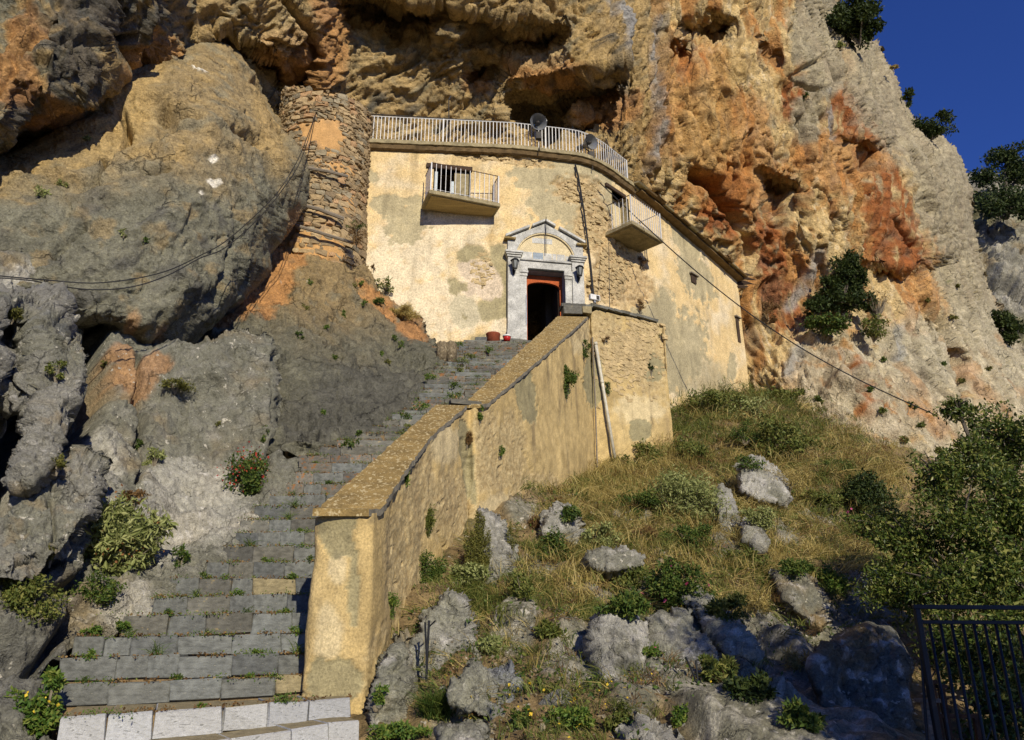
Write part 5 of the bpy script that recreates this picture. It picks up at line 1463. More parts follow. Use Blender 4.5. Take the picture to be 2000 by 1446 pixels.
# coping slabs
def coping(Ya, Yb, outs, n, mat_top, seed, xo=.045, th=.075):
    """sloping slab strip between the inner line and the outer line"""
    r = random.Random(seed); vs = []; fs = []
    for i in range(n + 1):
        Y = Ya + (Yb - Ya) * i / n; z = cap_z(Y) + r.uniform(-.008, .008)
        xi = xin(Y) - .03 + r.uniform(-.012, .012); xo_ = float(np.interp(Y, *outs)) + xo + r.uniform(-.014, .012)
        vs += [(xi, Y, z), (xo_, Y + .02, z - .01), (xo_ + .004, Y + .02, z - th), (xi, Y, z - th)]
        if i:
            for q in range(4): fs.append(((i - 1) * 4 + q, (i - 1) * 4 + (q + 1) % 4, i * 4 + (q + 1) % 4, i * 4 + q))
    fs += [(0, 1, 2, 3), (4 * n + 3, 4 * n + 2, 4 * n + 1, 4 * n)]
    m = MB(); m.add(vs, fs); me = m.mesh('coping', mat_top); me.materials.append(M['coping_edge'])
    for p in me.polygons:
        if abs(p.normal.z) < .6 and p.normal.x > .2: p.material_index = 1
    o = link('coping', me, wall_t); o.matrix_parent_inverse = WM; return o
lo_out = ([7.36, 7.44, 7.66, 8.6, 10.0, 11.6], [-1.42, -1.38, -1.31, -1.26, -1.12, -.76])
up_out = ([11.8, 12.0, 15.2, 18.95, 19.4], [-.52, -.44, .70, 1.98, 2.3])
c0 = coping(7.38, 11.62, lo_out, 60, 'coping', 1); c0['label'] = 'lower coping slab with square front end'
c1 = coping(11.74, 18.9, up_out, 90, 'coping', 2); c1['label'] = 'upper coping slab rising to the doorway'
# flat stones on the level part in front of the chapel
r = random.Random(4)
def cap_stone(x, y, z, w, d, h, rz, mat='step2'):
    o = link('cap_stone', r.choice(smesh[mat]), wall_t); o.matrix_parent_inverse = WM
    o.matrix_basis = Matrix.Translation((x, y, z)) @ Matrix.Rotation(rz, 4, 'Z') @ Matrix.Rotation(r.uniform(-.03, .03), 4, 'Y') @ Matrix.Diagonal((w, d, h, 1))
for q in range(9):
    t = (q + .5) / 9; cap_stone(2.15 + (4.2 - 2.15) * t, 19.08 + (20.6 - 19.08) * t - .05, 8.84 + .20 * t + r.uniform(0, .02), .30, .35, .08, math.atan2(1.45, 2.05) + r.uniform(-.08, .08))
for q in range(4): cap_stone(1.45 + q * .2, 18.98 + q * .02, 8.82 + .0 * q, .26, .4, .09, .1)
cap_stone(1.62, 18.86, 8.70, .5, .4, .24, .1, 'step2'); cap_stone(2.0, 18.88, 8.68, .25, .4, .2, .1, 'step_ochre')
for Ya, z0 in ((11.70, 3.70),): cap_stone(-.72, 11.72, 3.76, .5, .16, .07, .35)
# protruding rubble near the right hand corner
rub_l = []
for q in range(620):
    u0 = r.gauss(1245, 40); v0 = r.gauss(690, 38)
    if not (1165 < u0 < 1300 and 620 < v0 < 800): continue
    k = int(np.argmin((u_ - u0) ** 2 + (v_ - v0) ** 2)); p = Vector((P2[k] - N[k] * .012).tolist())
    rub_l.append((p, .62, r.uniform(.08, .24), r.uniform(.04, .10), .05))
joined_stones(rub_l, 'exposed_rubble', 'rubble', wall_t, WM, 8)
# exposed rubble on the chapel front
fr_l = []
for q in range(900):
    k = r.randrange(len(P))
for (cu, cv, ru, rv, n_) in [(1130, 372, 40, 24, 150), (1160, 440, 30, 50, 170), (1205, 520, 32, 52, 300), (1180, 560, 40, 30, 140), (950, 304, 60, 7, 70), (1030, 316, 50, 7, 50), (940, 525, 26, 34, 50)]:
    for q in range(n_):
        a = r.uniform(0, 6.28); q2 = math.sqrt(r.random()); u0 = cu + ru * q2 * math.cos(a); v0 = cv + rv * q2 * math.sin(a)
        k = int(np.argmin((uf - u0) ** 2 + (vf - v0) ** 2)); p = Vector(pf2[k].tolist())
        s0 = ss.ravel()[k]; _, _, a1_, a2_ = fac(s0)
        fr_l.append((p - Vector((float(a2_), -float(a1_), 0)) * .03, math.atan2(float(a2_), float(a1_)), r.uniform(.08, .24), r.uniform(.05, .11), .07))
o = joined_stones(fr_l, 'exposed_rubble', 'rubble', house, HM, 9)

# pipe, rod and conduit against the wall, iron bar on the rock, pot, bucket, stumps
def wpt(px, py, out):
    k = int(np.argmin((u_ - px) ** 2 + (v_ - py) ** 2)); p = P2[k] + N[k] * out
    return Vector(p.tolist())
a = wpt(1162, 672, .10); b_ = wpt(1192, 898, .16)
root = empty('drain_pipe', b_, 0, 'pale plastic drain pipe leaning against the ochre retaining wall', 'pipe')
m = MB(); m.tube([a - b_, (a - b_) * .5, Vector((0, 0, 0))], .042, 12); m.build('pipe_body', 'pvc', root, 0, True)
m = MB(); m.tube([(a - b_) * .66, (a - b_) * .635], .050, 12); m.build('collar', 'pvc', root, 0, True)
m = MB(); m.tube([(a - b_) * 1.0, (a - b_) * .975], .050, 12); m.build('collar', 'pvc', root, 0, True)
a = wpt(1158, 660, .06); b_ = wpt(1161, 915, .08)
wire([a, a.lerp(b_, .5) + Vector((.01, 0, 0)), b_], .022, 'conduit', 'wood', 'thin weathered rod standing left of the pale drain pipe', 'rod')
wire([V3(1189, 470, 20.9), V3(1191, 640, 20.3)], .010, 'wire', 'cable', 'thin vertical wire hanging from the corner balcony', 'wire')
# ================================================================ ROCKS ON THE HILLSIDE
def hs_rock(poly, Y, base, sec, seed, label, r_=14, bulge=.35, pits=.012, wob=3.5, tilt=None, step=2.4, name='rock', k3=.5, big=.08):
    xs = [p[0] for p in poly]; ys = [p[1] for p in poly]; x0, x1, y0, y1 = min(xs), max(xs), min(ys), max(ys)
    sl = tilt if tilt else (.25, 0)         # metres the top leans back, metres the right side recedes
    ctrl = [(x0, y0, Y + sl[0] - sl[1]), (x1, y0, Y + sl[0] + sl[1]), (x0, y1, Y - sl[0] - sl[1]), (x1, y1, Y - sl[0] + sl[1]), ((x0 + x1) / 2, (y0 + y1) / 2, Y - .1)]
    return mass(name, poly, ctrl, r_, bulge, disp_generic(big * 1.3, .08, .03, .10, .035, (-.3, 0, -.9), 1.6, seed, sc0=2.0, pits=pits * 1.8), plain_col(base, sec, WHITE * .95, seed + 1, k3), M['rock_near'], step=step, label=label, cat='rock', wob=wob)
hs_rock([(828, 1205), (872, 1150), (905, 1172), (925, 1240), (936, 1310), (922, 1345), (860, 1352), (802, 1332), (794, 1262)], 8.05, GREY * 1.6, LIME * .7, 1000, 'pointed grey rock leaning on the foot of the ochre wall', tilt=(.3, .15))
hs_rock([(935, 990), (985, 1020), (1003, 1070), (1003, 1120), (990, 1195), (962, 1212), (938, 1180), (948, 1110), (930, 1050)], 10.1, GREY * 1.5, LIME * .7, 1010, 'narrow upright grey rock beside the moss strip at the wall foot', tilt=(.35, .1))
hs_rock([(918, 1292), (960, 1302), (1000, 1280), (1026, 1320), (1022, 1370), (1000, 1418), (930, 1408), (880, 1372), (866, 1345), (900, 1330)], 7.15, GREY * 1.55, BLUEG * .7, 1020, 'smooth flat grey rock face low in front of the pointed rock', pits=.004, tilt=(.25, .05), k3=.1, big=.05)
hs_rock([(862, 1428), (900, 1412), (940, 1430), (950, 1480), (860, 1480)], 6.15, GREY * 1.5, LIME * .7, 1030, 'grey rock cut by the bottom edge right of the spiky grass tuft', tilt=(.1, 0))
hs_rock([(1066, 1010), (1092, 986), (1118, 1000), (1128, 1040), (1122, 1068), (1085, 1062), (1062, 1045)], 11.6, LIME * .8, GREY * 1.3, 1040, 'pale domed rock standing in the dry grass below the wall', tilt=(.2, .05))
hs_rock([(1432, 912), (1462, 892), (1500, 900), (1540, 940), (1552, 975), (1530, 992), (1480, 985), (1440, 962)], 16.6, LIME * .9, GREY * 1.3, 1050, 'large pale rock high on the grassy slope below the chapel', tilt=(.5, .2), bulge=.6)
hs_rock([(1178, 1218), (1215, 1203), (1246, 1236), (1262, 1300), (1286, 1370), (1262, 1418), (1205, 1405), (1182, 1340), (1164, 1262)], 7.75, LIME * .9, GREY * .8, 1060, 'heavily pitted white rock in the middle of the lower slope', pits=.03, tilt=(.45, .1))
hs_rock([(1290, 1212), (1332, 1203), (1375, 1262), (1405, 1340), (1440, 1480), (1238, 1480), (1268, 1390), (1264, 1290)], 7.6, GREY * 1.5, LIME * .75, 1070, 'broad slanting rock slab with white lichen spots right of the pitted rock', tilt=(1.1, .2), pits=.008, k3=.7)
hs_rock([(1140, 1088), (1180, 1062), (1222, 1066), (1252, 1092), (1245, 1116), (1190, 1120), (1145, 1110)], 10.4, LIME * .95, GREY * 1.2, 1080, 'low white rock cluster amid the dry grass', pits=.02, tilt=(.3, .1))
hs_rock([(1392, 960), (1410, 944), (1432, 975), (1450, 1040), (1440, 1062), (1405, 1040), (1390, 1000)], 14.4, LIME * .8, GREY * 1.4, 1090, 'grey rock at the right side of the tall sage bush', tilt=(.5, .1))
hs_rock([(1452, 1010), (1480, 1020), (1500, 1060), (1482, 1078), (1450, 1050)], 13.6, LIME * .8, GREY * 1.4, 1095, 'small grey rock below the large pale rock on the slope', tilt=(.4, .1))
hs_rock([(1086, 1205), (1112, 1198), (1120, 1235), (1138, 1275), (1152, 1345), (1125, 1358), (1108, 1300), (1090, 1250)], 8.5, np.array([.36, .31, .19]), LIME * .8, 1100, 'narrow strip of pale mortared stone running down the slope', pits=.006, tilt=(.5, .05), r_=8, bulge=.2)
hs_rock([(1690, 1222), (1738, 1228), (1772, 1290), (1792, 1400), (1795, 1480), (1640, 1480), (1600, 1380), (1575, 1300), (1620, 1250)], 9.0, GREY * .9, TAN * .5, 1110, 'tall grey rock buttress left of the black gate', tilt=(.6, .3), bulge=.7, k3=.6)  # base darkened and browned to deepen the shade on this rock
hs_rock([(1222, 1432), (1260, 1420), (1302, 1440), (1310, 1480), (1215, 1480)], 6.15, LIME * .8, GREY * .9, 1120, 'rounded pitted rock at the bottom edge of the slope', tilt=(.1, 0), pits=.02)
hs_rock([(735, 1300), (768, 1248), (800, 1240), (812, 1330), (808, 1400), (818, 1485), (706, 1485), (722, 1380)], 7.35, GREY * 1.4, np.array([.33, .25, .13]), 1130, 'grey rock rising beside the end pier of the ochre wall', tilt=(.25, .15))
hs_rock([(1060, 1360), (1082, 1350), (1100, 1375), (1092, 1400), (1066, 1398)], 7.1, LIME * .6, DARK * 2, 1140, 'small dark pitted stone in the dry earth', tilt=(.1, 0), r_=8, bulge=.15, pits=.02)
hs_rock([(1500, 1120), (1545, 1110), (1600, 1150), (1640, 1215), (1600, 1240), (1540, 1190)], 11.8, GREY * 1.1, TAN * .6, 1150, 'half shaded grey rock ledge under the right hand scrub', tilt=(.6, .2))
hs_rock([(1330, 1165), (1372, 1160), (1440, 1215), (1480, 1290), (1440, 1300), (1385, 1240)], 9.3, GREY * 1.6, LIME * .8, 1160, 'slanting grey ledge above the broad rock slab', tilt=(.7, .2))
# loose stones
lst = stone_variant('loose_stone', 900, 'stone2', .08, .75)
dg = bpy.context.evaluated_depsgraph_get()
bpy.context.view_layer.update()
def hit(px, py):
    d = Vector(at(px, py, 1.0).tolist()).normalized()
    ok, p, n, i, o, mtx = sc.ray_cast(bpy.context.evaluated_depsgraph_get(), Vector((0, 0, 0)), d)
    if not ok: return None, None
    if n.dot(d) > 0: n = -n
    return p, n
def scale_at(p): return (p.y * cp + p.z * sp) / F      # metres per photo pixel
r = random.Random(77)
for px, py, w, lab in [(1170, 1012, 16, 'small white stone in the dry grass right of the domed rock'), (1290, 1100, 14, 'small pale stone in the grass above the pink flowers'), (980, 1345, 10, 'pebble on the flat grey rock'), (1045, 1310, 12, 'small grey stone right of the flat grey rock'), (1130, 1420, 16, 'pale stone near the yellow flowers'),
                       (1060, 1425, 14, 'grey stone on the earth at the bottom of the slope'), (733, 1385, 9, 'fist sized dark stone at the foot of the end pier'), (1640, 1010, 14, 'pale stone under the dark bush on the slope'), (1300, 930, 12, 'small stone by the retaining wall corner'), (1560, 1010, 14, 'grey stone low right of the large pale rock')]:
    p, n = hit(px, py)
    if p is None: continue
    s_ = w * scale_at(p)
    o = link('loose_stone', lst, None); o.location = p; o.rotation_euler = (r.uniform(0, 3), r.uniform(0, 3), r.uniform(0, 3)); o.scale = (s_ * 1.3, s_, s_ * .8)
    tag(o, lab, 'stone')

# pots by the door, log stumps, iron bars
p, n = hit(965, 668); p = p or V3(965, 668, 20.2)
root = empty('rusty_drum', V3(963, 671, 20.1), 0, 'rust red clay tub on the top step left of the doorway', 'tub')
MB().lathe([(0, .0), (.19, .0), (.195, .24), (.205, .25), (.205, .28), (.17, .28), (.17, .1), (0, .1)], 20).build('tub_body', 'terracotta', root, 0, True)
root = empty('bucket', V3(990, 667, 20.0), 0, 'small red bucket with white rim left of the doorway', 'bucket')
MB().lathe([(0, 0), (.085, 0), (.115, .16), (.105, .16), (.08, .02), (0, .02)], 18).build('bucket_body', 'red_plastic', root, 0, True)
MB().lathe([(.108, .125), (.122, .128), (.124, .17), (.108, .17)], 18).build('rim', 'white_plastic', root, 0, True)
for dx, lab in ((-8, 'left of two short mossy stumps at the foot of the chapel front'), (10, 'right of two short mossy stumps at the foot of the chapel front')):
    root = V3(871 + dx, 692, 17.6)
    m = MB(); m.lathe([(0, -.25), (.14, -.25), (.145, .1), (.13, .26), (.10, .30), (0, .31)], 14); o = m.build('stump', 'bark', None, 0, True); o.location = root
    o.data.materials.clear(); o.data.materials.append(M['stump'])
    for v in o.data.vertices: v.co += Vector((r.uniform(-.02, .02), r.uniform(-.02, .02), r.uniform(-.03, .03)))
    tag(o, lab, 'stump')
root = empty('iron_bar', V3(833, 1308, 7.45), 0, 'forked dark iron bar driven into the pointed rock', 'iron bar')
t = V3(838, 1212, 7.45) - V3(833, 1308, 7.45)
MB().tube([(0, 0, -.1), t * .5, t], .011, 6).build('bar', 'black_metal', root)
MB().tube([t * .1 + Vector((.004, 0, 0)), t * .6 + Vector((-.02, 0, 0)), t * .96 + Vector((-.035, 0, 0))], .010, 6).build('second_bar', 'black_metal', root)
MB().tube([t * .86, t * .95 + Vector((.06, 0, .02))], .008, 6).build('branch', 'black_metal', root)
root = empty('iron_bar', V3(1364, 1350, 7.3), 0, 'short forked iron stake on the slanting slab near the shade edge', 'iron bar')
MB().tube([(0, 0, -.05), (-.0, 0, .25)], .010, 6).build('bar', 'black_metal', root)
MB().tube([(0, 0, .05), (-.09, 0, .28)], .009, 6).build('branch', 'black_metal', root)

# ================================================================ GATE
GY = 6.6
g0 = V3(1790, 1190, GY); zt0 = g0.z; gx0 = g0.x
gate = empty('gate', (gx0, GY, -1.7), R(8), 'black iron bar gate panel at the lower right corner', 'gate')
HT = zt0 + 1.7
MB().box(-.022, .022, -.022, .022, 0, HT).build('gate_post', 'black_metal', gate, .004)
MB().box(-.03, 2.3, -.018, .018, HT, HT + .035).build('top_rail', 'black_metal', gate, .004)
MB().box(.023, 2.3, -.012, .012, HT - .115, HT - .085).build('mid_rail', 'black_metal', gate, .004)
MB().box(.023, 2.3, -.012, .012, .15, .18).build('bottom_rail', 'black_metal', gate, .004)
MB().tube([(-.0, .03, HT - .30), (-.1, .05, HT - 1.3), (-.13, .05, .0)], .011, 6).build('stay_rod', 'black_metal', gate)
bm_ = MB().tube([(0, 0, .1), (0, 0, HT - .10)], .0125, 8).mesh('bar', 'black_metal', 0, True)
for k in range(22):
    o = link('bar', bm_, gate); o.location = (.09 + k * .098, 0, 0)
for (px, py, w, h, mt, lab) in [(1818, 1336, .035, 1.3, 'rust', 'rusty iron post just inside the black gate'), (1838, 1345, .03, 1.3, 'rust', 'thinner rusty post right of the first one behind the gate'), (1812, 1372, .06, 1.2, 'wood', 'weathered round post behind the left end of the gate')]:
    p = V3(px, py, 7.0)
    m = MB(); m.tube([(0, 0, -h), (0, 0, 0)], w, 8); m.box(-w * 1.3, w * 1.3, -w * 1.3, w * 1.3, 0.001, .03)
    o = m.build('post', mt, None); o.location = p; tag(o, lab, 'post')
m = MB(); m.box(0, .34, -.02, .02, -.03, 0); m.box(.30, .34, -.02, .02, -.9, -.031); o = m.build('bracket_frame', 'rust'); o.location = V3(1828, 1395, 7.0); tag(o, 'small rusty angle frame behind the gate bars', 'frame')

# ================================================================ PLANTS
def rand_dirs(n, g):
    d = g.normal(size=(n, 3)); return d / np.linalg.norm(d, axis=1, keepdims=True)
def leaf_mesh(name, C, size, mat, aspect=.5, seed=0, dirs=None, fold=.25, jit=.4):
    """each leaf a folded diamond of four triangles' worth: two tris"""
    g = np.random.default_rng(seed); n = len(C)
    a = rand_dirs(n, g) if dirs is None else dirs + .6 * rand_dirs(n, g)
    a /= np.linalg.norm(a, axis=1, keepdims=True)
    b = np.cross(a, rand_dirs(n, g)); b /= np.linalg.norm(b, axis=1, keepdims=True) + 1e-9
    c = np.cross(a, b)
    s = size * (1 - jit + 2 * jit * g.random((n, 1)))
    v = np.stack([C, C + a * s * .5 + b * s * aspect * .5 + c * s * fold * .3, C + a * s, C + a * s * .5 - b * s * aspect * .5 + c * s * fold * .3], 1).reshape(-1, 3)
    f = np.arange(4 * n).reshape(n, 4)
    return mesh_np(name, v, f, None, False, M[mat])
def blade_mesh(name, B, L, w, mat, seed=0, lean=.5, up=(0, 0, 1), droop=.3):
    g = np.random.default_rng(seed); n = len(B)
    d = np.array(up, float) + lean * rand_dirs(n, g); d /= np.linalg.norm(d, axis=1, keepdims=True)
    l = L * (.5 + g.random((n, 1)))
    s = np.cross(d, rand_dirs(n, g)); s /= np.linalg.norm(s, axis=1, keepdims=True) + 1e-9
    m_ = B + d * l * .55; out = d.copy(); out[:, 2] *= 0
    t_ = B + d * l + out * l * droop; t_[:, 2] -= (l * droop * .6)[:, 0]
    ww = w * (.6 + .8 * g.random((n, 1)))
    v = np.stack([B - s * ww, B + s * ww, m_ + s * ww * .8, m_ - s * ww * .8, t_ + s * ww * .15, t_ - s * ww * .15], 1).reshape(-1, 3)
    k = np.arange(n)[:, None] * 6
    f = np.concatenate([k + np.array([[0, 1, 2, 3]]), k + np.array([[3, 2, 4, 5]])], 0)
    return mesh_np(name, v, f, None, False, M[mat])
def crown_pts(n, centre, rad, g, clumps=14, cl=.38, hollow=.35):
    """points gathered in clumps over an ellipsoid"""
    c = rand_dirs(clumps, g) * (hollow + (1 - hollow) * g.random((clumps, 1)) ** .5) * (.62 + .42 * g.random((clumps, 1)))
    k = g.integers(0, clumps, n)
    q = c[k] + rand_dirs(n, g) * cl * (g.random((n, 1)) ** .4) * (.6 + .8 * g.random(clumps)[k][:, None])
    return np.array(centre) + q * np.array(rad)
seedc = [5000]
def nseed(): seedc[0] += 1; return seedc[0]
def bush(px, py, w, h, mat, n, leaf, label, cat='shrub', Y=None, stems=8, aspect=.5, extra=None, name='shrub', group=None, clumps=16, depth=.8, stem_mat='twig', cl=.32):
    """w, h: half extents in photo pixels; leaf in metres"""
    if 1180 < px < 1640 and 760 < py < 1200 and Y is None and w > 20: w *= 1.2; h *= 1.15; n = int(n * 1.3)
    if Y is None:
        p, n_ = hit(px, min(py + h * .5, 1440))
        if p is None: return None
        s_ = scale_at(p); c = V3(px, py, p.y - (.5 if depth <= .5 else .25) * w * s_)
    else:
        c = V3(px, py, Y); s_ = scale_at(c)
    rx, rz = w * s_, h * s_
    base = Vector((c.x, c.y + rx * .25, c.z - rz * .95))
    g = np.random.default_rng(nseed())
    root = empty(name, base, 0, label, cat, group)
    off = np.array(c - base)
    C = crown_pts(n, off, (rx, rx * depth, rz), g, clumps, cl)
    link('foliage', leaf_mesh('foliage', C, leaf, mat, aspect, nseed()), root)
    if stems:
        m = MB()
        for k in range(stems):
            t = Vector(C[g.integers(0, n)].tolist()) * .9
            m.tube([(0, 0, -.05), t * .45 + Vector((0, 0, .05)), t], [rx * .035 + .004, rx * .02 + .003, .003], 4)
        m.build('stems', stem_mat, root)
    if extra:
        em, en, es = extra
        E = crown_pts(en, off + np.array([0, -rx * .1, rz * .15]), (rx * 1.1, rx * depth * 1.1, rz * 1.05), g, clumps, cl * 1.1, .7)
        tag(link('flowers', leaf_mesh('flowers', E, es, em, .8, nseed()), root), kind='stuff')
    return root
def tuft(px, py, w, h, mat, n, label, cat='grass tuft', hang=False, name='grass_tuft', bw=.004, group=None, extra=None, Y=None, lean=.7):
    p, n_ = hit(px, py)
    if p is None: return None
    if Y: p = V3(px, py, Y)
    s_ = scale_at(p); root = empty(name, p, 0, label, cat, group)
    g = np.random.default_rng(nseed())
    B = g.normal(size=(n, 3)) * np.array([w * s_ * .3, w * s_ * .2, w * s_ * .1])
    up = (0, -.5, -1) if hang else tuple(Vector((n_.x * .4, n_.y * .4, 1)).normalized())
    link('blades', blade_mesh('blades', B, h * s_, bw, mat, nseed(), lean, up), root)
    if extra:
        em, en = extra
        link('dead_blades', blade_mesh('dead_blades', B[:en], h * s_ * 1.1, bw, em, nseed(), lean * 1.2, up), root)
    return root

# trees
def tree(base, blobs_, mat, n, leaf, label, trunk=.12, name='tree', limbs=24, Y=None, cl=.4, stem_mat='bark', seed=1, lean=None):
    g = np.random.default_rng(seed)
    root = empty(name, base, 0, label, 'tree')
    b0 = np.array(base)
    C = []; tot = sum(b[1][0] * b[1][2] for b in blobs_)
    for c, rad in blobs_:
        C.append(crown_pts(max(30, int(n * rad[0] * rad[2] / tot)), np.array(c) - b0, rad, g, 26, cl, .2))
    C = np.concatenate(C)
    link('crown', leaf_mesh('crown', C, leaf, mat, .45, seed + 1), root)
    m = MB(); cc = Vector((np.mean([b[0] for b in blobs_], 0) - b0).tolist())
    m.tube([(0, 0, -.3), cc * .3 + Vector((trunk, 0, 0)), cc * .6, cc], [trunk, trunk * .8, trunk * .6, trunk * .3], 8)
    m.build('trunk', stem_mat, root)
    m = MB()
    for c, rad in blobs_:
        e_ = Vector((np.array(c) - b0).tolist())
        m.tube([cc * .35, cc * .35 + (e_ - cc * .35) * .5 + Vector((0, 0, .1)), e_], [trunk * .5, trunk * .35, trunk * .15], 6)
        for k in range(max(2, limbs // len(blobs_))):
            q = e_ + Vector((rand_dirs(1, g)[0] * np.array(rad) * .95).tolist())
            m.tube([e_, e_.lerp(q, .5) + Vector((0, 0, .03)), q], [trunk * .16, trunk * .1, trunk * .04], 4)
    m.build('limbs', stem_mat, root)
    return root
def pxblob(px, py, w, h, Y):
    c = V3(px, py, Y); s_ = scale_at(c); return (tuple(c), (w * s_, w * s_ * .7, h * s_))
# --- left side
bush(235, 1055, 92, 78, 'leaf_pale', 4600, .095, 'large sage-like bush with pale green leaves and brown seed heads left of the steps', stems=40, aspect=.34, extra=('brown_flower', 150, .035), clumps=60, cl=.30, depth=.7)
bush(484, 930, 48, 48, 'leaf_mid', 2600, .05, 'round dark green bush with red berries at the head of the lower steps', extra=('red_flower', 170, .035), clumps=40)
bush(60, 1175, 75, 50, 'leaf_olive', 3000, .035, 'olive green scrub on the rocks at the left edge', clumps=30, depth=.6)
bush(190, 1150, 60, 30, 'leaf_mid', 1300, .035, 'low green scrub beneath the sage-like bush', clumps=20, depth=.6)
bush(60, 1395, 60, 45, 'leaf_bright', 1500, .05, 'leafy green weeds at the bottom left corner', clumps=20, depth=.6, extra=('yellow_flower', 12, .03))
bush(100, 1335, 22, 34, 'leaf_bright', 500, .05, 'big leaved weed beside the left end of the third step', clumps=8)
bush(100, 1078, 16, 22, 'moss', 500, .025, 'yellow-green cushion between the pale rock and the sage bush', clumps=8)
bush(112, 903, 24, 18, 'moss', 700, .03, 'yellow-green cushion plant below the leaning rock sliver', clumps=10)
bush(340, 750, 42, 12, 'moss', 1300, .035, 'long mossy tuft on the ledge under the boulder', clumps=14)
bush(112, 722, 22, 24, 'leaf_olive', 500, .03, 'brownish weed in the gap beside the leaning rock', clumps=8)
bush(22, 613, 28, 12, 'moss', 600, .03, 'mossy plant on top of the left edge rock', clumps=8)
bush(80, 378, 22, 15, 'leaf_pale', 420, .05, 'silvery plant growing on the boulder near the left edge', clumps=8)
bush(118, 358, 16, 9, 'leaf_pale', 220, .045, 'smaller silvery plant right of its twin on the boulder', clumps=6)
bush(172, 272, 8, 8, 'leaf_pale', 120, .045, 'tiny silvery plant high on the boulder', clumps=4)
bush(280, 470, 10, 11, 'leaf_mid', 160, .04, 'small green plant on the dark middle of the boulder', clumps=4)
bush(242, 452, 9, 9, 'leaf_pale', 120, .045, 'small grey plant left of the green one on the boulder', clumps=4)
bush(208, 712, 9, 9, 'moss', 200, .03, 'small green cushion under the lower edge of the boulder', clumps=5)
bush(262, 972, 22, 20, 'dry_brown', 350, .04, 'dry brown weed above the sage-like bush', clumps=8)
bush(300, 895, 26, 22, 'leaf_pale', 400, .05, 'dried pale plant on the white pitted rock', clumps=8)
bush(350, 1090, 18, 26, 'leaf_mid', 500, .04, 'leafy weed at the left end of the ninth step', clumps=8)
bush(180, 1232, 26, 13, 'leaf_bright', 450, .035, 'bright weed above the left end of the fifth step', clumps=8)
bush(240, 1222, 20, 10, 'leaf_bright', 300, .035, 'bright low weed above the fifth step beside its twin', clumps=8)
bush(272, 868, 7, 16, 'leaf_mid', 160, .04, 'green fern in the crack of the grey rock block', clumps=5)
bush(517, 850, 7, 18, 'leaf_mid', 180, .04, 'green fern in the corner crack above the red berry bush', clumps=5)
bush(424, 828, 8, 7, 'moss', 120, .03, 'tiny yellow plant on the grey rock block', clumps=4)
# --- sloping rock
bush(697, 460, 22, 26, 'dry_brown', 900, .07, 'hanging brown tuft with green top at the foot of the stone tower', clumps=12, aspect=.2, Y=18.5)
bush(697, 440, 20, 9, 'leaf_mid', 320, .06, 'green crown above the hanging brown tuft', clumps=8, aspect=.2, Y=18.45)
bush(746, 560, 26, 20, 'leaf_olive', 700, .06, 'brown-green shrub on the rock beside the chapel wall', clumps=10)
bush(730, 523, 6, 8, 'dry_brown', 120, .05, 'small dry plant against the chapel wall edge', clumps=4)
bush(792, 612, 38, 17, 'dry', 1800, .09, 'band of dry yellow grass along the rock at the chapel foot', clumps=12, aspect=.18)
bush(752, 592, 24, 12, 'leaf_mid', 600, .06, 'green weeds at the upper end of the dry grass band', clumps=6)
for k, (a, b_, w) in enumerate([(693, 558, 9), (711, 590, 9), (600, 600, 10), (583, 655, 10), (605, 552, 8), (673, 612, 8), (770, 660, 8), (784, 672, 8), (758, 708, 8), (655, 700, 6), (630, 805, 7), (700, 845, 8), (745, 690, 6), (706, 553, 6), (636, 640, 6)]):
    place = ['under the tower', 'right of the cracks', 'in the middle', 'below the dark gap', 'near the top', 'by the rusty patch', 'near the chapel foot', 'beside the stumps', 'above the upper steps', 'on the grey part', 'above the landing', 'low on the dark face', 'by the orange streak', 'just under the tower foot', 'left of the middle'][k]
    bush(a, b_, w, w, random.choice(['leaf_bright', 'moss', 'leaf_mid']), 160, .04, 'small green plant on the sloping rock ' + place, 'plant', clumps=5, name='rock_plant', stems=0)
# --- wall plants
bush(1106, 742, 32, 42, 'leaf_mid', 2400, .055, 'large green plant hanging from the middle of the retaining wall', clumps=18, depth=.5)
bush(1140, 678, 16, 22, 'leaf_mid', 600, .05, 'rounded green plant on the retaining wall above the drain pipe top', clumps=8, depth=.5)
bush(1187, 757, 10, 15, 'leaf_mid', 300, .045, 'small green plant right of the drain pipe', clumps=6, depth=.5)
bush(1272, 722, 9, 12, 'leaf_dark', 220, .045, 'small dark plant near the right corner of the retaining wall', clumps=5, depth=.5)
bush(1290, 655, 6, 6, 'leaf_dark', 100, .04, 'tiny plant at the corner edge of the retaining wall', clumps=4, depth=.5)
bush(937, 806, 11, 19, 'leaf_bright', 420, .035, 'green plant at the joint between the two coping slabs', clumps=6, depth=.5)
bush(912, 855, 12, 16, 'dry_brown', 420, .05, 'dry brown tuft on the wall below the coping joint', clumps=6, aspect=.2, depth=.5)
bush(792, 930, 10, 22, 'leaf_bright', 460, .032, 'green plant on the edge of the lower coping', clumps=7, depth=.5)
bush(975, 880, 13, 13, 'leaf_bright', 260, .035, 'small weed on the wall right of the dry tuft', clumps=5, depth=.5)
bush(836, 1018, 19, 32, 'leaf_olive', 900, .05, 'thin hanging grass on the wall above the moss', clumps=8, aspect=.2, depth=.4)
bush(832, 1118, 44, 38, 'leaf_mid', 3200, .03, 'mat of green creeper hanging over the pointed rock', clumps=20, depth=.4)
bush(764, 1185, 18, 28, 'leaf_bright', 700, .035, 'feathery green tuft low on the ochre wall', clumps=8, depth=.5, aspect=.25)
bush(741, 1357, 16, 20, 'leaf_bright', 500, .03, 'leafy plant at the foot of the ochre wall', clumps=8, depth=.5)
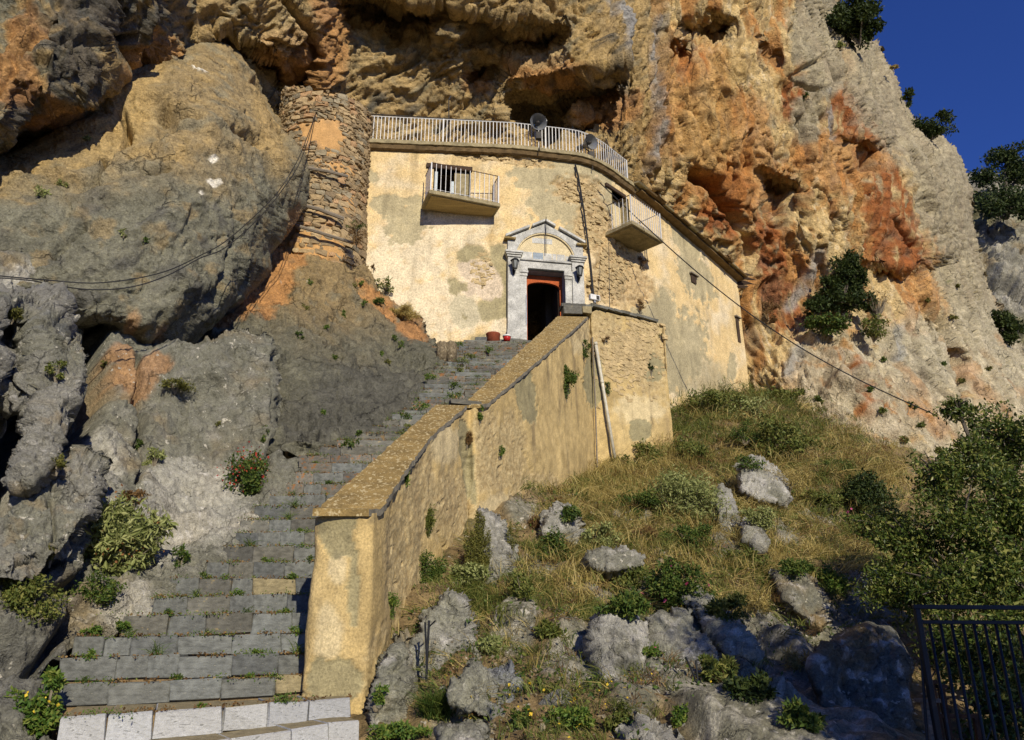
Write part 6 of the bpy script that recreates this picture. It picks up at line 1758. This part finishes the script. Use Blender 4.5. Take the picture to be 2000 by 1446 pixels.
bush(934, 1078, 28, 92, 'moss', 7000, .024, 'long strip of green moss on the buttress of the ochre wall', 'moss', clumps=60, depth=.25, stems=0, cl=.22)
bush(1000, 1050, 12, 40, 'moss', 900, .022, 'narrow moss strip right of the upright grey rock', 'moss', clumps=16, depth=.3, stems=0)
bush(1250, 598, 13, 14, 'dry_brown', 420, .07, 'dry tuft on the chapel wall above the ledge', clumps=6, aspect=.2, depth=.5)
bush(1252, 508, 14, 16, 'dry_brown', 500, .07, 'dark shrub growing under the corner balcony', clumps=7, aspect=.2, depth=.6)
bush(1180, 662, 12, 8, 'dry_brown', 200, .06, 'dry weed beside the top of the drain pipe', clumps=5, aspect=.2, depth=.5)
bush(1030, 505, 1, 1, 'leaf_mid', 4, .02, 'x') if False else None
# --- hillside
bush(1335, 975, 66, 58, 'leaf_pale', 5200, .075, 'tall grey-green sage bush in the middle of the dry slope', stems=50, aspect=.3, clumps=60, cl=.3)
bush(1530, 868, 62, 44, 'leaf_olive', 3600, .10, 'wide olive shrub high on the slope below the chapel corner', stems=30, clumps=40)
bush(1385, 792, 56, 30, 'leaf_olive', 2400, .09, 'scrub in front of the chapel base right of the retaining wall', stems=20, clumps=30)
bush(1450, 808, 46, 28, 'leaf_pale', 1600, .09, 'pale shrub under the chapel wall near its far end', stems=20, clumps=24)
bush(1258, 890, 36, 24, 'leaf_olive', 1400, .07, 'low shrub at the foot of the drain pipe corner', stems=10, clumps=20)
bush(1340, 880, 40, 30, 'leaf_olive', 1500, .08, 'yellowish shrub right of the retaining wall corner', stems=14, clumps=20)
bush(1075, 1072, 32, 38, 'leaf_mid', 2200, .045, 'green bush in front of the domed rock', clumps=24)
bush(1322, 1150, 56, 44, 'leaf_mid', 3800, .045, 'spreading green plant with pink flowers on the slope', clumps=36, extra=('pink_flower', 34, .05))
bush(1240, 1138, 46, 22, 'leaf_olive', 1400, .05, 'grassy olive clump left of the pink flowered plant', clumps=18)
bush(1618, 1136, 34, 26, 'leaf_bright', 1600, .055, 'bright green leafy bush at the edge of the shade', clumps=20)
bush(1150, 975, 40, 16, 'leaf_olive', 1100, .05, 'low heath-like scrub under the retaining wall', clumps=18)
bush(1210, 905, 22, 16, 'leaf_olive', 600, .06, 'small scrub at the end of the drain pipe', clumps=10)
bush(1600, 985, 40, 28, 'leaf_olive', 1600, .08, 'low olive bush right of the large pale rock', clumps=20)
bush(1465, 905, 30, 14, 'leaf_mid', 500, .06, 'green growth behind the large pale rock', clumps=10)
bush(1690, 975, 56, 52, 'leaf_dark', 4200, .085, 'dark dense bush on the slope left of the big tree', stems=16, clumps=40)
bush(1660, 1020, 22, 18, 'leaf_mid', 500, .07, 'bush with pinkish red flowers beside the dark bush', clumps=10, extra=('pink_flower', 26, .06))
bush(1470, 1340, 50, 30, 'leaf_dark', 1500, .05, 'dark weeds growing in the shade on the lower slope', clumps=18)
bush(1330, 1400, 16, 24, 'leaf_bright', 500, .035, 'green plant at the lower edge of the slanting slab', clumps=8)
bush(1270, 1270, 22, 18, 'leaf_bright', 700, .03, 'bright cushion on the pitted white rock', clumps=8, extra=('pink_flower', 6, .03))
bush(1560, 1290, 30, 22, 'dry', 600, .09, 'straw coloured dry weed in the shade', clumps=8, aspect=.1)
bush(1120, 1405, 60, 20, 'leaf_bright', 1300, .04, 'green weeds with yellow flowers along the bottom of the slope', clumps=18, extra=('yellow_flower', 18, .024))
bush(790, 1430, 70, 16, 'leaf_bright', 1500, .035, 'green ground weeds at the foot of the wall', clumps=20)
bush(1010, 1405, 30, 20, 'leaf_mid', 600, .035, 'small weeds below the flat grey rock', clumps=10, extra=('yellow_flower', 10, .03))
bush(1200, 1395, 36, 24, 'leaf_olive', 700, .035, 'yellow flowered weeds beside the pitted white rock', clumps=12, extra=('yellow_flower', 12, .026))
bush(1020, 1150, 26, 40, 'leaf_olive', 900, .04, 'weedy clump right of the upright grey rock', clumps=14)
tuft(852, 1400, 46, 52, 'leaf_mid', 900, 'spiky dark green grass tuft near the bottom edge', bw=.003, lean=.6)
# --- smaller scrub between the named plants of the slope
_r = random.Random(31)
_w = ['above the pink flowered plant', 'left of the tall sage bush', 'below the tall sage bush', 'right of the domed rock', 'under the heath-like scrub', 'between the white rock cluster and the wall', 'beside the narrow strip of stone', 'above the flat grey rock', 'left of the upright grey rock', 'below the large pale rock', 'right of the large pale rock', 'at the upper edge of the grass',
      'near the limestone slope', 'by the slanting ledge', 'above the pitted white rock', 'left of the bright green bush', 'in the middle of the dry grass', 'by the broad slab', 'under the wide olive shrub', 'between the two upper shrubs', 'right of the grey rock beside the sage', 'low by the spiky tuft', 'beside the iron stake', 'at the foot of the grey buttress']
_p = [(1340, 1085), (1240, 985), (1350, 1050), (1165, 1045), (1110, 1005), (1050, 1020), (1070, 1230), (960, 1262), (908, 1120), (1480, 1010), (1590, 930), (1440, 850), (1630, 915), (1470, 1180), (1220, 1180), (1560, 1110), (1260, 1050), (1420, 1190), (1540, 930), (1455, 845), (1450, 1100), (930, 1385), (1400, 1310), (1560, 1400)]
for (a, b_), w in zip(_p, _w):
    s_ = _r.uniform(26, 50); mt = _r.choice(['leaf_olive', 'leaf_mid', 'dry', 'leaf_olive', 'leaf_pale', 'dry_brown'])
    bush(a, b_, s_, s_ * .6, mt, int(s_ * 34), .055, 'small wild clump ' + w, 'scrub', clumps=14, aspect=.2 if 'dry' in mt else .4, name='scrub', stems=8)
# --- cliff and skyline
tree(tuple(V3(1640, 625, 28.8)), [pxblob(1655, 530, 36, 34, 28.7), pxblob(1620, 560, 30, 26, 28.5), pxblob(1672, 555, 32, 36, 28.8), pxblob(1640, 590, 46, 22, 28.4), pxblob(1662, 505, 16, 20, 28.8), pxblob(1690, 590, 24, 20, 28.8)], 'leaf_dark', 9000, .15, 'tall dark juniper with bare twigs growing on the cliff ledge', .1, seed=61, limbs=60, cl=.3)
bush(1610, 636, 46, 20, 'leaf_mid', 1800, .13, 'low green bush at the foot of the juniper', Y=28.2, clumps=20)
bush(1590, 600, 30, 22, 'leaf_dark', 1200, .13, 'dark bush left of the juniper trunk', Y=28.4, clumps=14)
bush(1706, 640, 36, 26, 'leaf_olive', 900, .12, 'sparse olive bush right of the juniper', Y=28.4, stems=30, clumps=16)
bush(1712, 592, 34, 36, 'twig_leaf' if 'twig_leaf' in M else 'dry_brown', 260, .12, 'bare twiggy bush leaning right of the juniper', Y=28.7, stems=70, clumps=20, aspect=.15)
bush(1502, 605, 26, 28, 'dry_brown', 1300, .12, 'brown dry bush by the far end of the chapel', clumps=14, aspect=.25)
bush(1533, 775, 38, 14, 'leaf_olive', 900, .12, 'grey-green low shrub on the cliff foot right of the chapel', clumps=14)
bush(1960, 640, 42, 34, 'leaf_dark', 2600, .2, 'dark round bush on the right edge of the limestone slope', clumps=24)
bush(1676, 34, 50, 58, 'leaf_dark', 9000, .17, 'dark evergreen bush clinging to the top edge of the cliff', Y=29.4, stems=10, clumps=34)
bush(1772, 188, 13, 20, 'leaf_dark', 700, .14, 'small dark bush sticking up from the cliff skyline', Y=34, clumps=8)
bush(1822, 244, 42, 26, 'leaf_dark', 2400, .16, 'elongated dark shrub along the descending cliff skyline', Y=35, clumps=26)
bush(1745, 134, 9, 6, 'dry', 160, .12, 'dry tuft on the cliff skyline', Y=33, clumps=5)
bush(1640, 88, 12, 9, 'leaf_olive', 200, .12, 'small olive plant on the upper grey cliff', clumps=5)
bush(1568, 190, 12, 7, 'leaf_mid', 160, .12, 'small green plant in the orange hollow of the cliff', clumps=5)
bush(1425, 510, 10, 8, 'dry_brown', 160, .12, 'tiny dry plant on the cliff above the chapel roof', clumps=4)
bush(1290, 375, 9, 8, 'dry_brown', 160, .12, 'dry plant on the cliff just above the terrace end', clumps=4)
rr_ = random.Random(9)
spots = [(1724, 800, 'below the juniper'), (1698, 762, 'beside the red hollow'), (1780, 790, 'in the middle of the slab'), (1800, 830, 'low on the slab'), (1725, 705, 'under the twiggy bush'), (1860, 620, 'by the upper cleft'), (1880, 745, 'near the dark cleft'), (1905, 800, 'right of the dark cleft'), (1830, 880, 'above the big tree'),
         (1660, 850, 'left of the slab foot'), (1600, 780, 'by the orange rock'), (1810, 585, 'under the overhang'), (1870, 560, 'below the grey edge'), (1930, 720, 'under the round bush'), (1765, 860, 'above the tree top'), (1840, 710, 'left of the dark cleft')]
for a, b_, w in spots:
    s_ = rr_.uniform(6, 10); bush(a, b_, s_, s_ * .7, rr_.choice(['leaf_mid', 'leaf_olive', 'moss']), 130, .11, 'small plant on the limestone slope ' + w, 'plant', clumps=4, name='cliff_plant', stems=0)

tree(tuple(V3(1960, 420, 56)), [pxblob(1965, 305, 46, 26, 56), pxblob(1925, 345, 36, 20, 55), pxblob(1990, 340, 46, 34, 56), pxblob(1945, 395, 52, 34, 54), pxblob(2000, 400, 50, 40, 55)], 'leaf_dark', 9000, .30, 'dark evergreen tree with ragged crown against the sky at the right edge', .35, seed=31)
tree((8.2, 11.5, -1.6), [pxblob(1960, 860, 70, 70, 12.0), pxblob(1900, 900, 60, 60, 11.4), pxblob(1830, 930, 50, 60, 11.2), pxblob(1985, 980, 90, 90, 10.8), pxblob(1880, 1030, 100, 90, 10.8), pxblob(1780, 1060, 80, 70, 11), pxblob(1750, 1150, 70, 60, 11),
      pxblob(1860, 1150, 100, 70, 10.6), pxblob(1970, 1120, 90, 90, 10.4), pxblob(1960, 1270, 90, 90, 9.6), pxblob(1860, 1270, 70, 80, 9.9), pxblob(1720, 1030, 60, 40, 12), pxblob(1950, 1400, 80, 80, 9.2), pxblob(1870, 800, 40, 26, 12), pxblob(2060, 900, 80, 120, 11.5), pxblob(2080, 1150, 90, 200, 10.5)],
     'leaf_tree', 70000, .066, 'broad leafy tree with many thin branches on the right side', .16, seed=41, limbs=190, cl=.42)
# tree standing right of the camera, outside the frame, that shades the lower right slope
tree((6.9, 1.2, -1.8), [((6.0, 1.2, 3.3), (1.7, 1.7, 1.2)), ((7.2, .2, 4.4), (1.8, 1.8, 1.3)), ((5.4, 2.4, 2.6), (1.1, 1.1, .8)), ((7.0, -1.6, 5.2), (1.8, 1.8, 1.2)), ((7.6, 2.4, 2.8), (1.2, 1.2, 1.1)), ((5.2, .2, 3.0), (.9, .9, .6)), ((6.4, 3.2, 2.4), (.9, .9, .7)), ((5.0, 1.6, 1.9), (.7, .8, .6))], 'leaf_mid', 15000, .16, 'spreading tree standing to the right of the viewpoint that shades the lower slope', .2, seed=51, limbs=60)

# ---- weeds in the joints of the steps
_g = np.random.default_rng(77); _B = []; _L = []
for k in range(1, NS - 1):
    a, b_ = segs[k]
    for q in range(9 if k < 18 else 8):
        f = _g.random(); p = a.lerp(b_, f); n_ = int(_g.integers(14, 60)); wd_ = _g.uniform(.02, .12)
        C = np.array(p) + _g.normal(size=(n_, 3)) * np.array([wd_, .015, .018]) + np.array([0, .0, .008]); _L.append(C)
_D = []
for k in range(1, NS - 1):
    a, b_ = segs[k]; L_ = (b_ - a).length; n_ = int(150 * L_)
    f = _g.random((n_, 1)); f = f[(np.sin(f[:, 0] * 23 + k * 2.1) + np.sin(f[:, 0] * 57 + k)) > -.7]; n_ = len(f)
    C = np.array(a) * (1 - f) + np.array(b_) * f + _g.normal(size=(n_, 3)) * np.array([.01, .02, .006]) + np.array([0, .02, .004]); _D.append(C)
o = link('step_litter', leaf_mesh('step_litter', np.concatenate(_D), .026, 'dry_brown', .7, 79)); tag(o, 'brown earth crumbs and dead leaves lying along the steps', 'litter', kind='stuff')
o = link('step_moss', leaf_mesh('step_moss', np.concatenate(_L), .022, 'leaf_bright', .5, 78)); tag(o, 'tiny green sprouts and moss along the joints of the stone steps', 'moss', kind='stuff')
sr = random.Random(21)
ordn = ['first', 'second', 'third', 'fourth', 'fifth', 'sixth', 'seventh', 'eighth', 'ninth', 'tenth', 'eleventh', 'twelfth', 'thirteenth', 'fourteenth', 'fifteenth', 'sixteenth', 'seventeenth', 'eighteenth']
wl = [(2, .08, 9), (3, .10, 14), (3, .35, 20), (2, .42, 12), (4, .85, 16), (3, .90, 16), (3, .73, 12), (4, .2, 10), (5, .2, 9), (5, .55, 10), (5, .72, 10), (5, .93, 9), (6, .2, 10), (6, .4, 12), (7, .18, 13), (7, .62, 9), (6, .8, 12), (8, .35, 12), (8, .62, 14), (9, .15, 14), (10, .4, 10), (11, .3, 14), (10, .8, 9),
      (12, .25, 17), (12, .75, 9), (13, .5, 9), (14, .3, 9), (15, .6, 9), (1, .74, 10), (9, .7, 9), (11, .8, 8), (2, .7, 7), (1, .45, 6), (4, .5, 8), (8, .9, 8), (13, .15, 8), (16, .1, 9)]
for k, f, s_ in wl:
    a, b_ = segs[k]; p = a.lerp(b_, f) + Vector((0, .04, 0)); q = scale_at(p)
    pos = 'left end' if f < .2 else 'left part' if f < .4 else 'middle' if f < .6 else 'right part' if f < .82 else 'right end'
    root = empty('step_weed', p, 0, f'small green weed rooted on the {ordn[k]} step from the bottom, {pos}', 'weed')
    g = np.random.default_rng(nseed())
    if sr.random() < .3:
        link('foliage', blade_mesh('foliage', g.normal(size=(60, 3)) * .02, s_ * q * 1.4, .003, 'leaf_mid', nseed(), .9), root)
    else:
        C = crown_pts(170, (0, -.01, s_ * q * .3), (s_ * q, s_ * q * .6, s_ * q * .55), g, 6, .5)
        link('foliage', leaf_mesh('foliage', C, .026, sr.choice(['leaf_bright', 'leaf_mid', 'leaf_bright']), .5, nseed()), root)
UP = ['first', 'second', 'third', 'fourth', 'fifth', 'sixth', 'seventh', 'eighth', 'ninth', 'tenth', 'eleventh', 'twelfth', 'thirteenth', 'fourteenth', 'fifteenth', 'sixteenth', 'seventeenth', 'eighteenth', 'nineteenth', 'twentieth', 'twenty-first', 'twenty-second', 'twenty-third', 'twenty-fourth', 'twenty-fifth', 'twenty-sixth', 'twenty-seventh', 'twenty-eighth']
for k in range(18, NS - 2, 2):
    a, b_ = segs[k]; f = sr.uniform(.02, .45); p = a.lerp(b_, f) + Vector((0, .03, 0)); q = scale_at(p)
    root = empty('step_weed', p, 0, f'green weed on the left half of the {UP[k - 18]} step above the rusty one', 'weed')
    g = np.random.default_rng(nseed()); C = crown_pts(260, (0, 0, .06), (.16, .12, .10), g, 7, .5)
    link('foliage', leaf_mesh('foliage', C, .04, sr.choice(['leaf_bright', 'leaf_mid', 'leaf_olive']), .5, nseed()), root)

# ---- ground cover on the hillside: one object each, nobody could count it
hn = HN.reshape(-1, 3)
hu2, hv2 = proj(hp2)
vis = (hu2 > -50) & (hu2 < 2060) & (hv2 < 1500) & (hp2[:, 1] > 5) & (hX.ravel() > _xin.ravel() + .1)
def scatter(nn, wfun, seed):
    g = np.random.default_rng(seed)
    w = np.where(vis, wfun, 0) * hp2[:, 1] ** 1.0; w = np.maximum(w, 0)
    k = g.choice(len(w), nn, p=w / w.sum())
    q = hp2[k].copy(); q[:, :2] += g.normal(size=(nn, 2)) * (.012 * q[:, 1:2]); 
    return q
gn = fbm(hp, .9, 4, 901); gn2 = fbm(hp, 3.5, 3, 902)
area_dry = blobs(hu2, hv2, gn * 2, [(1280, 960, 220, 110, 20), (1480, 1010, 180, 110, 35), (1150, 1130, 140, 80, 10), (1380, 1080, 160, 60, 30), (1020, 1220, 60, 70, 0), (1250, 1020, 160, 60, 0), (1550, 920, 90, 70, 20), (1420, 1200, 60, 60, 0), (1600, 1060, 70, 60, 30), (980, 1240, 40, 60, 0), (1700, 940, 60, 70, 30), (1640, 890, 60, 40, 30), (1450, 840, 100, 40, 20), (1650, 1080, 60, 60, 30)])
area_all = blobs(hu2, hv2, gn, [(1400, 1000, 420, 280, 25), (1100, 1250, 300, 200, 0)])
wd = (area_dry * 1.5 + .12 * area_all) * (1 - .93 * sstep(.4, .8, rocky)) * (.15 + sstep(-.1, .25, gn2))
def grass_obj(name, nn, w, L, bw, mat, seed, lean, label):
    B = scatter(nn, w, seed); o = link(name, blade_mesh(name, B, 1.0, 1.0, mat, seed, lean, (-.12, -.3, 1)) if False else grass_scaled(name, B, L, bw, mat, seed, lean)); tag(o, label, 'grass', kind='stuff'); return o
def grass_scaled(name, B, L, bw, mat, seed, lean):
    g = np.random.default_rng(seed)
    # clump the blades: jitter every blade round a tuft centre
    n = len(B); nt = n // 14; tc0 = B[g.integers(0, n, nt)]; ln = g.normal(size=(nt, 3)) * lean * .6; k = g.integers(0, nt, n)
    Bc = tc0[k] + g.normal(size=(n, 3)) * np.array([.05, .05, .0]) * (tc0[k][:, 1:2] / 10)
    d = np.array([-.1, -.25, 1.0]) + ln[k] + lean * .6 * rand_dirs(n, g); d /= np.linalg.norm(d, axis=1, keepdims=True)
    sc_l = L * (.5 + g.random((n, 1))) * (.55 + .045 * Bc[:, 1:2]); s = np.cross(d, rand_dirs(n, g)); s /= np.linalg.norm(s, axis=1, keepdims=True) + 1e-9
    ww = bw * (.6 + .8 * g.random((n, 1))) * (.4 + .06 * Bc[:, 1:2]); m_ = Bc + d * sc_l * .55; out = d.copy(); out[:, 2] = 0
    t_ = Bc + d * sc_l + out * sc_l * .5; t_[:, 2] -= sc_l[:, 0] * .15
    v = np.stack([Bc - s * ww, Bc + s * ww, m_ + s * ww * .8, m_ - s * ww * .8, t_ + s * ww * .2, t_ - s * ww * .2], 1).reshape(-1, 3)
    k6 = np.arange(n)[:, None] * 6
    return mesh_np(name, v, np.concatenate([k6 + np.array([[0, 1, 2, 3]]), k6 + np.array([[3, 2, 4, 5]])], 0), None, False, M[mat])
grass_obj('dry_grass', 58000, wd, .24, .0035, 'dry', 911, .9, 'dry straw-coloured grass covering the slope')
grass_obj('brown_grass', 22000, wd * .6 + .25 * area_all, .14, .0035, 'dry_brown', 912, 1.2, 'brown withered stalks over the slope')
grass_obj('green_grass', 115000, (area_all * sstep(.0, .3, gn) + .15 * area_all) * (1 - .8 * sstep(.4, .8, rocky)), .15, .004, 'leaf_olive', 913, .8, 'olive green grass and herbs among the dry grass')
B = scatter(44000, (area_all * sstep(-.1, .2, gn2)) * (1 - .6 * sstep(.4, .8, rocky)), 914)
g = np.random.default_rng(3); B = B + g.normal(size=B.shape) * .03; B[:, 2] += .03
o = link('ground_herbs', leaf_mesh('ground_herbs', B, .045, 'leaf_mid', .5, 915)); tag(o, 'tiny green herbs covering the slope between grass tufts', 'herbs', kind='stuff')
B = scatter(150, area_all * (hv2 > 1330) + .02 * area_all, 916); B[:, 2] += .06
o = link('yellow_flowers', leaf_mesh('yellow_flowers', B, .03, 'yellow_flower', .9, 917)); tag(o, 'tiny yellow flowers dotted over the lower slope', 'flowers', kind='stuff')
B = scatter(22000, area_all, 918)
o = link('gravel', leaf_mesh('gravel', B, .03, 'stone_chip' if 'stone_chip' in M else 'stone2', .8, 919)); tag(o, 'loose stone chips scattered on the slope', 'gravel', kind='stuff')
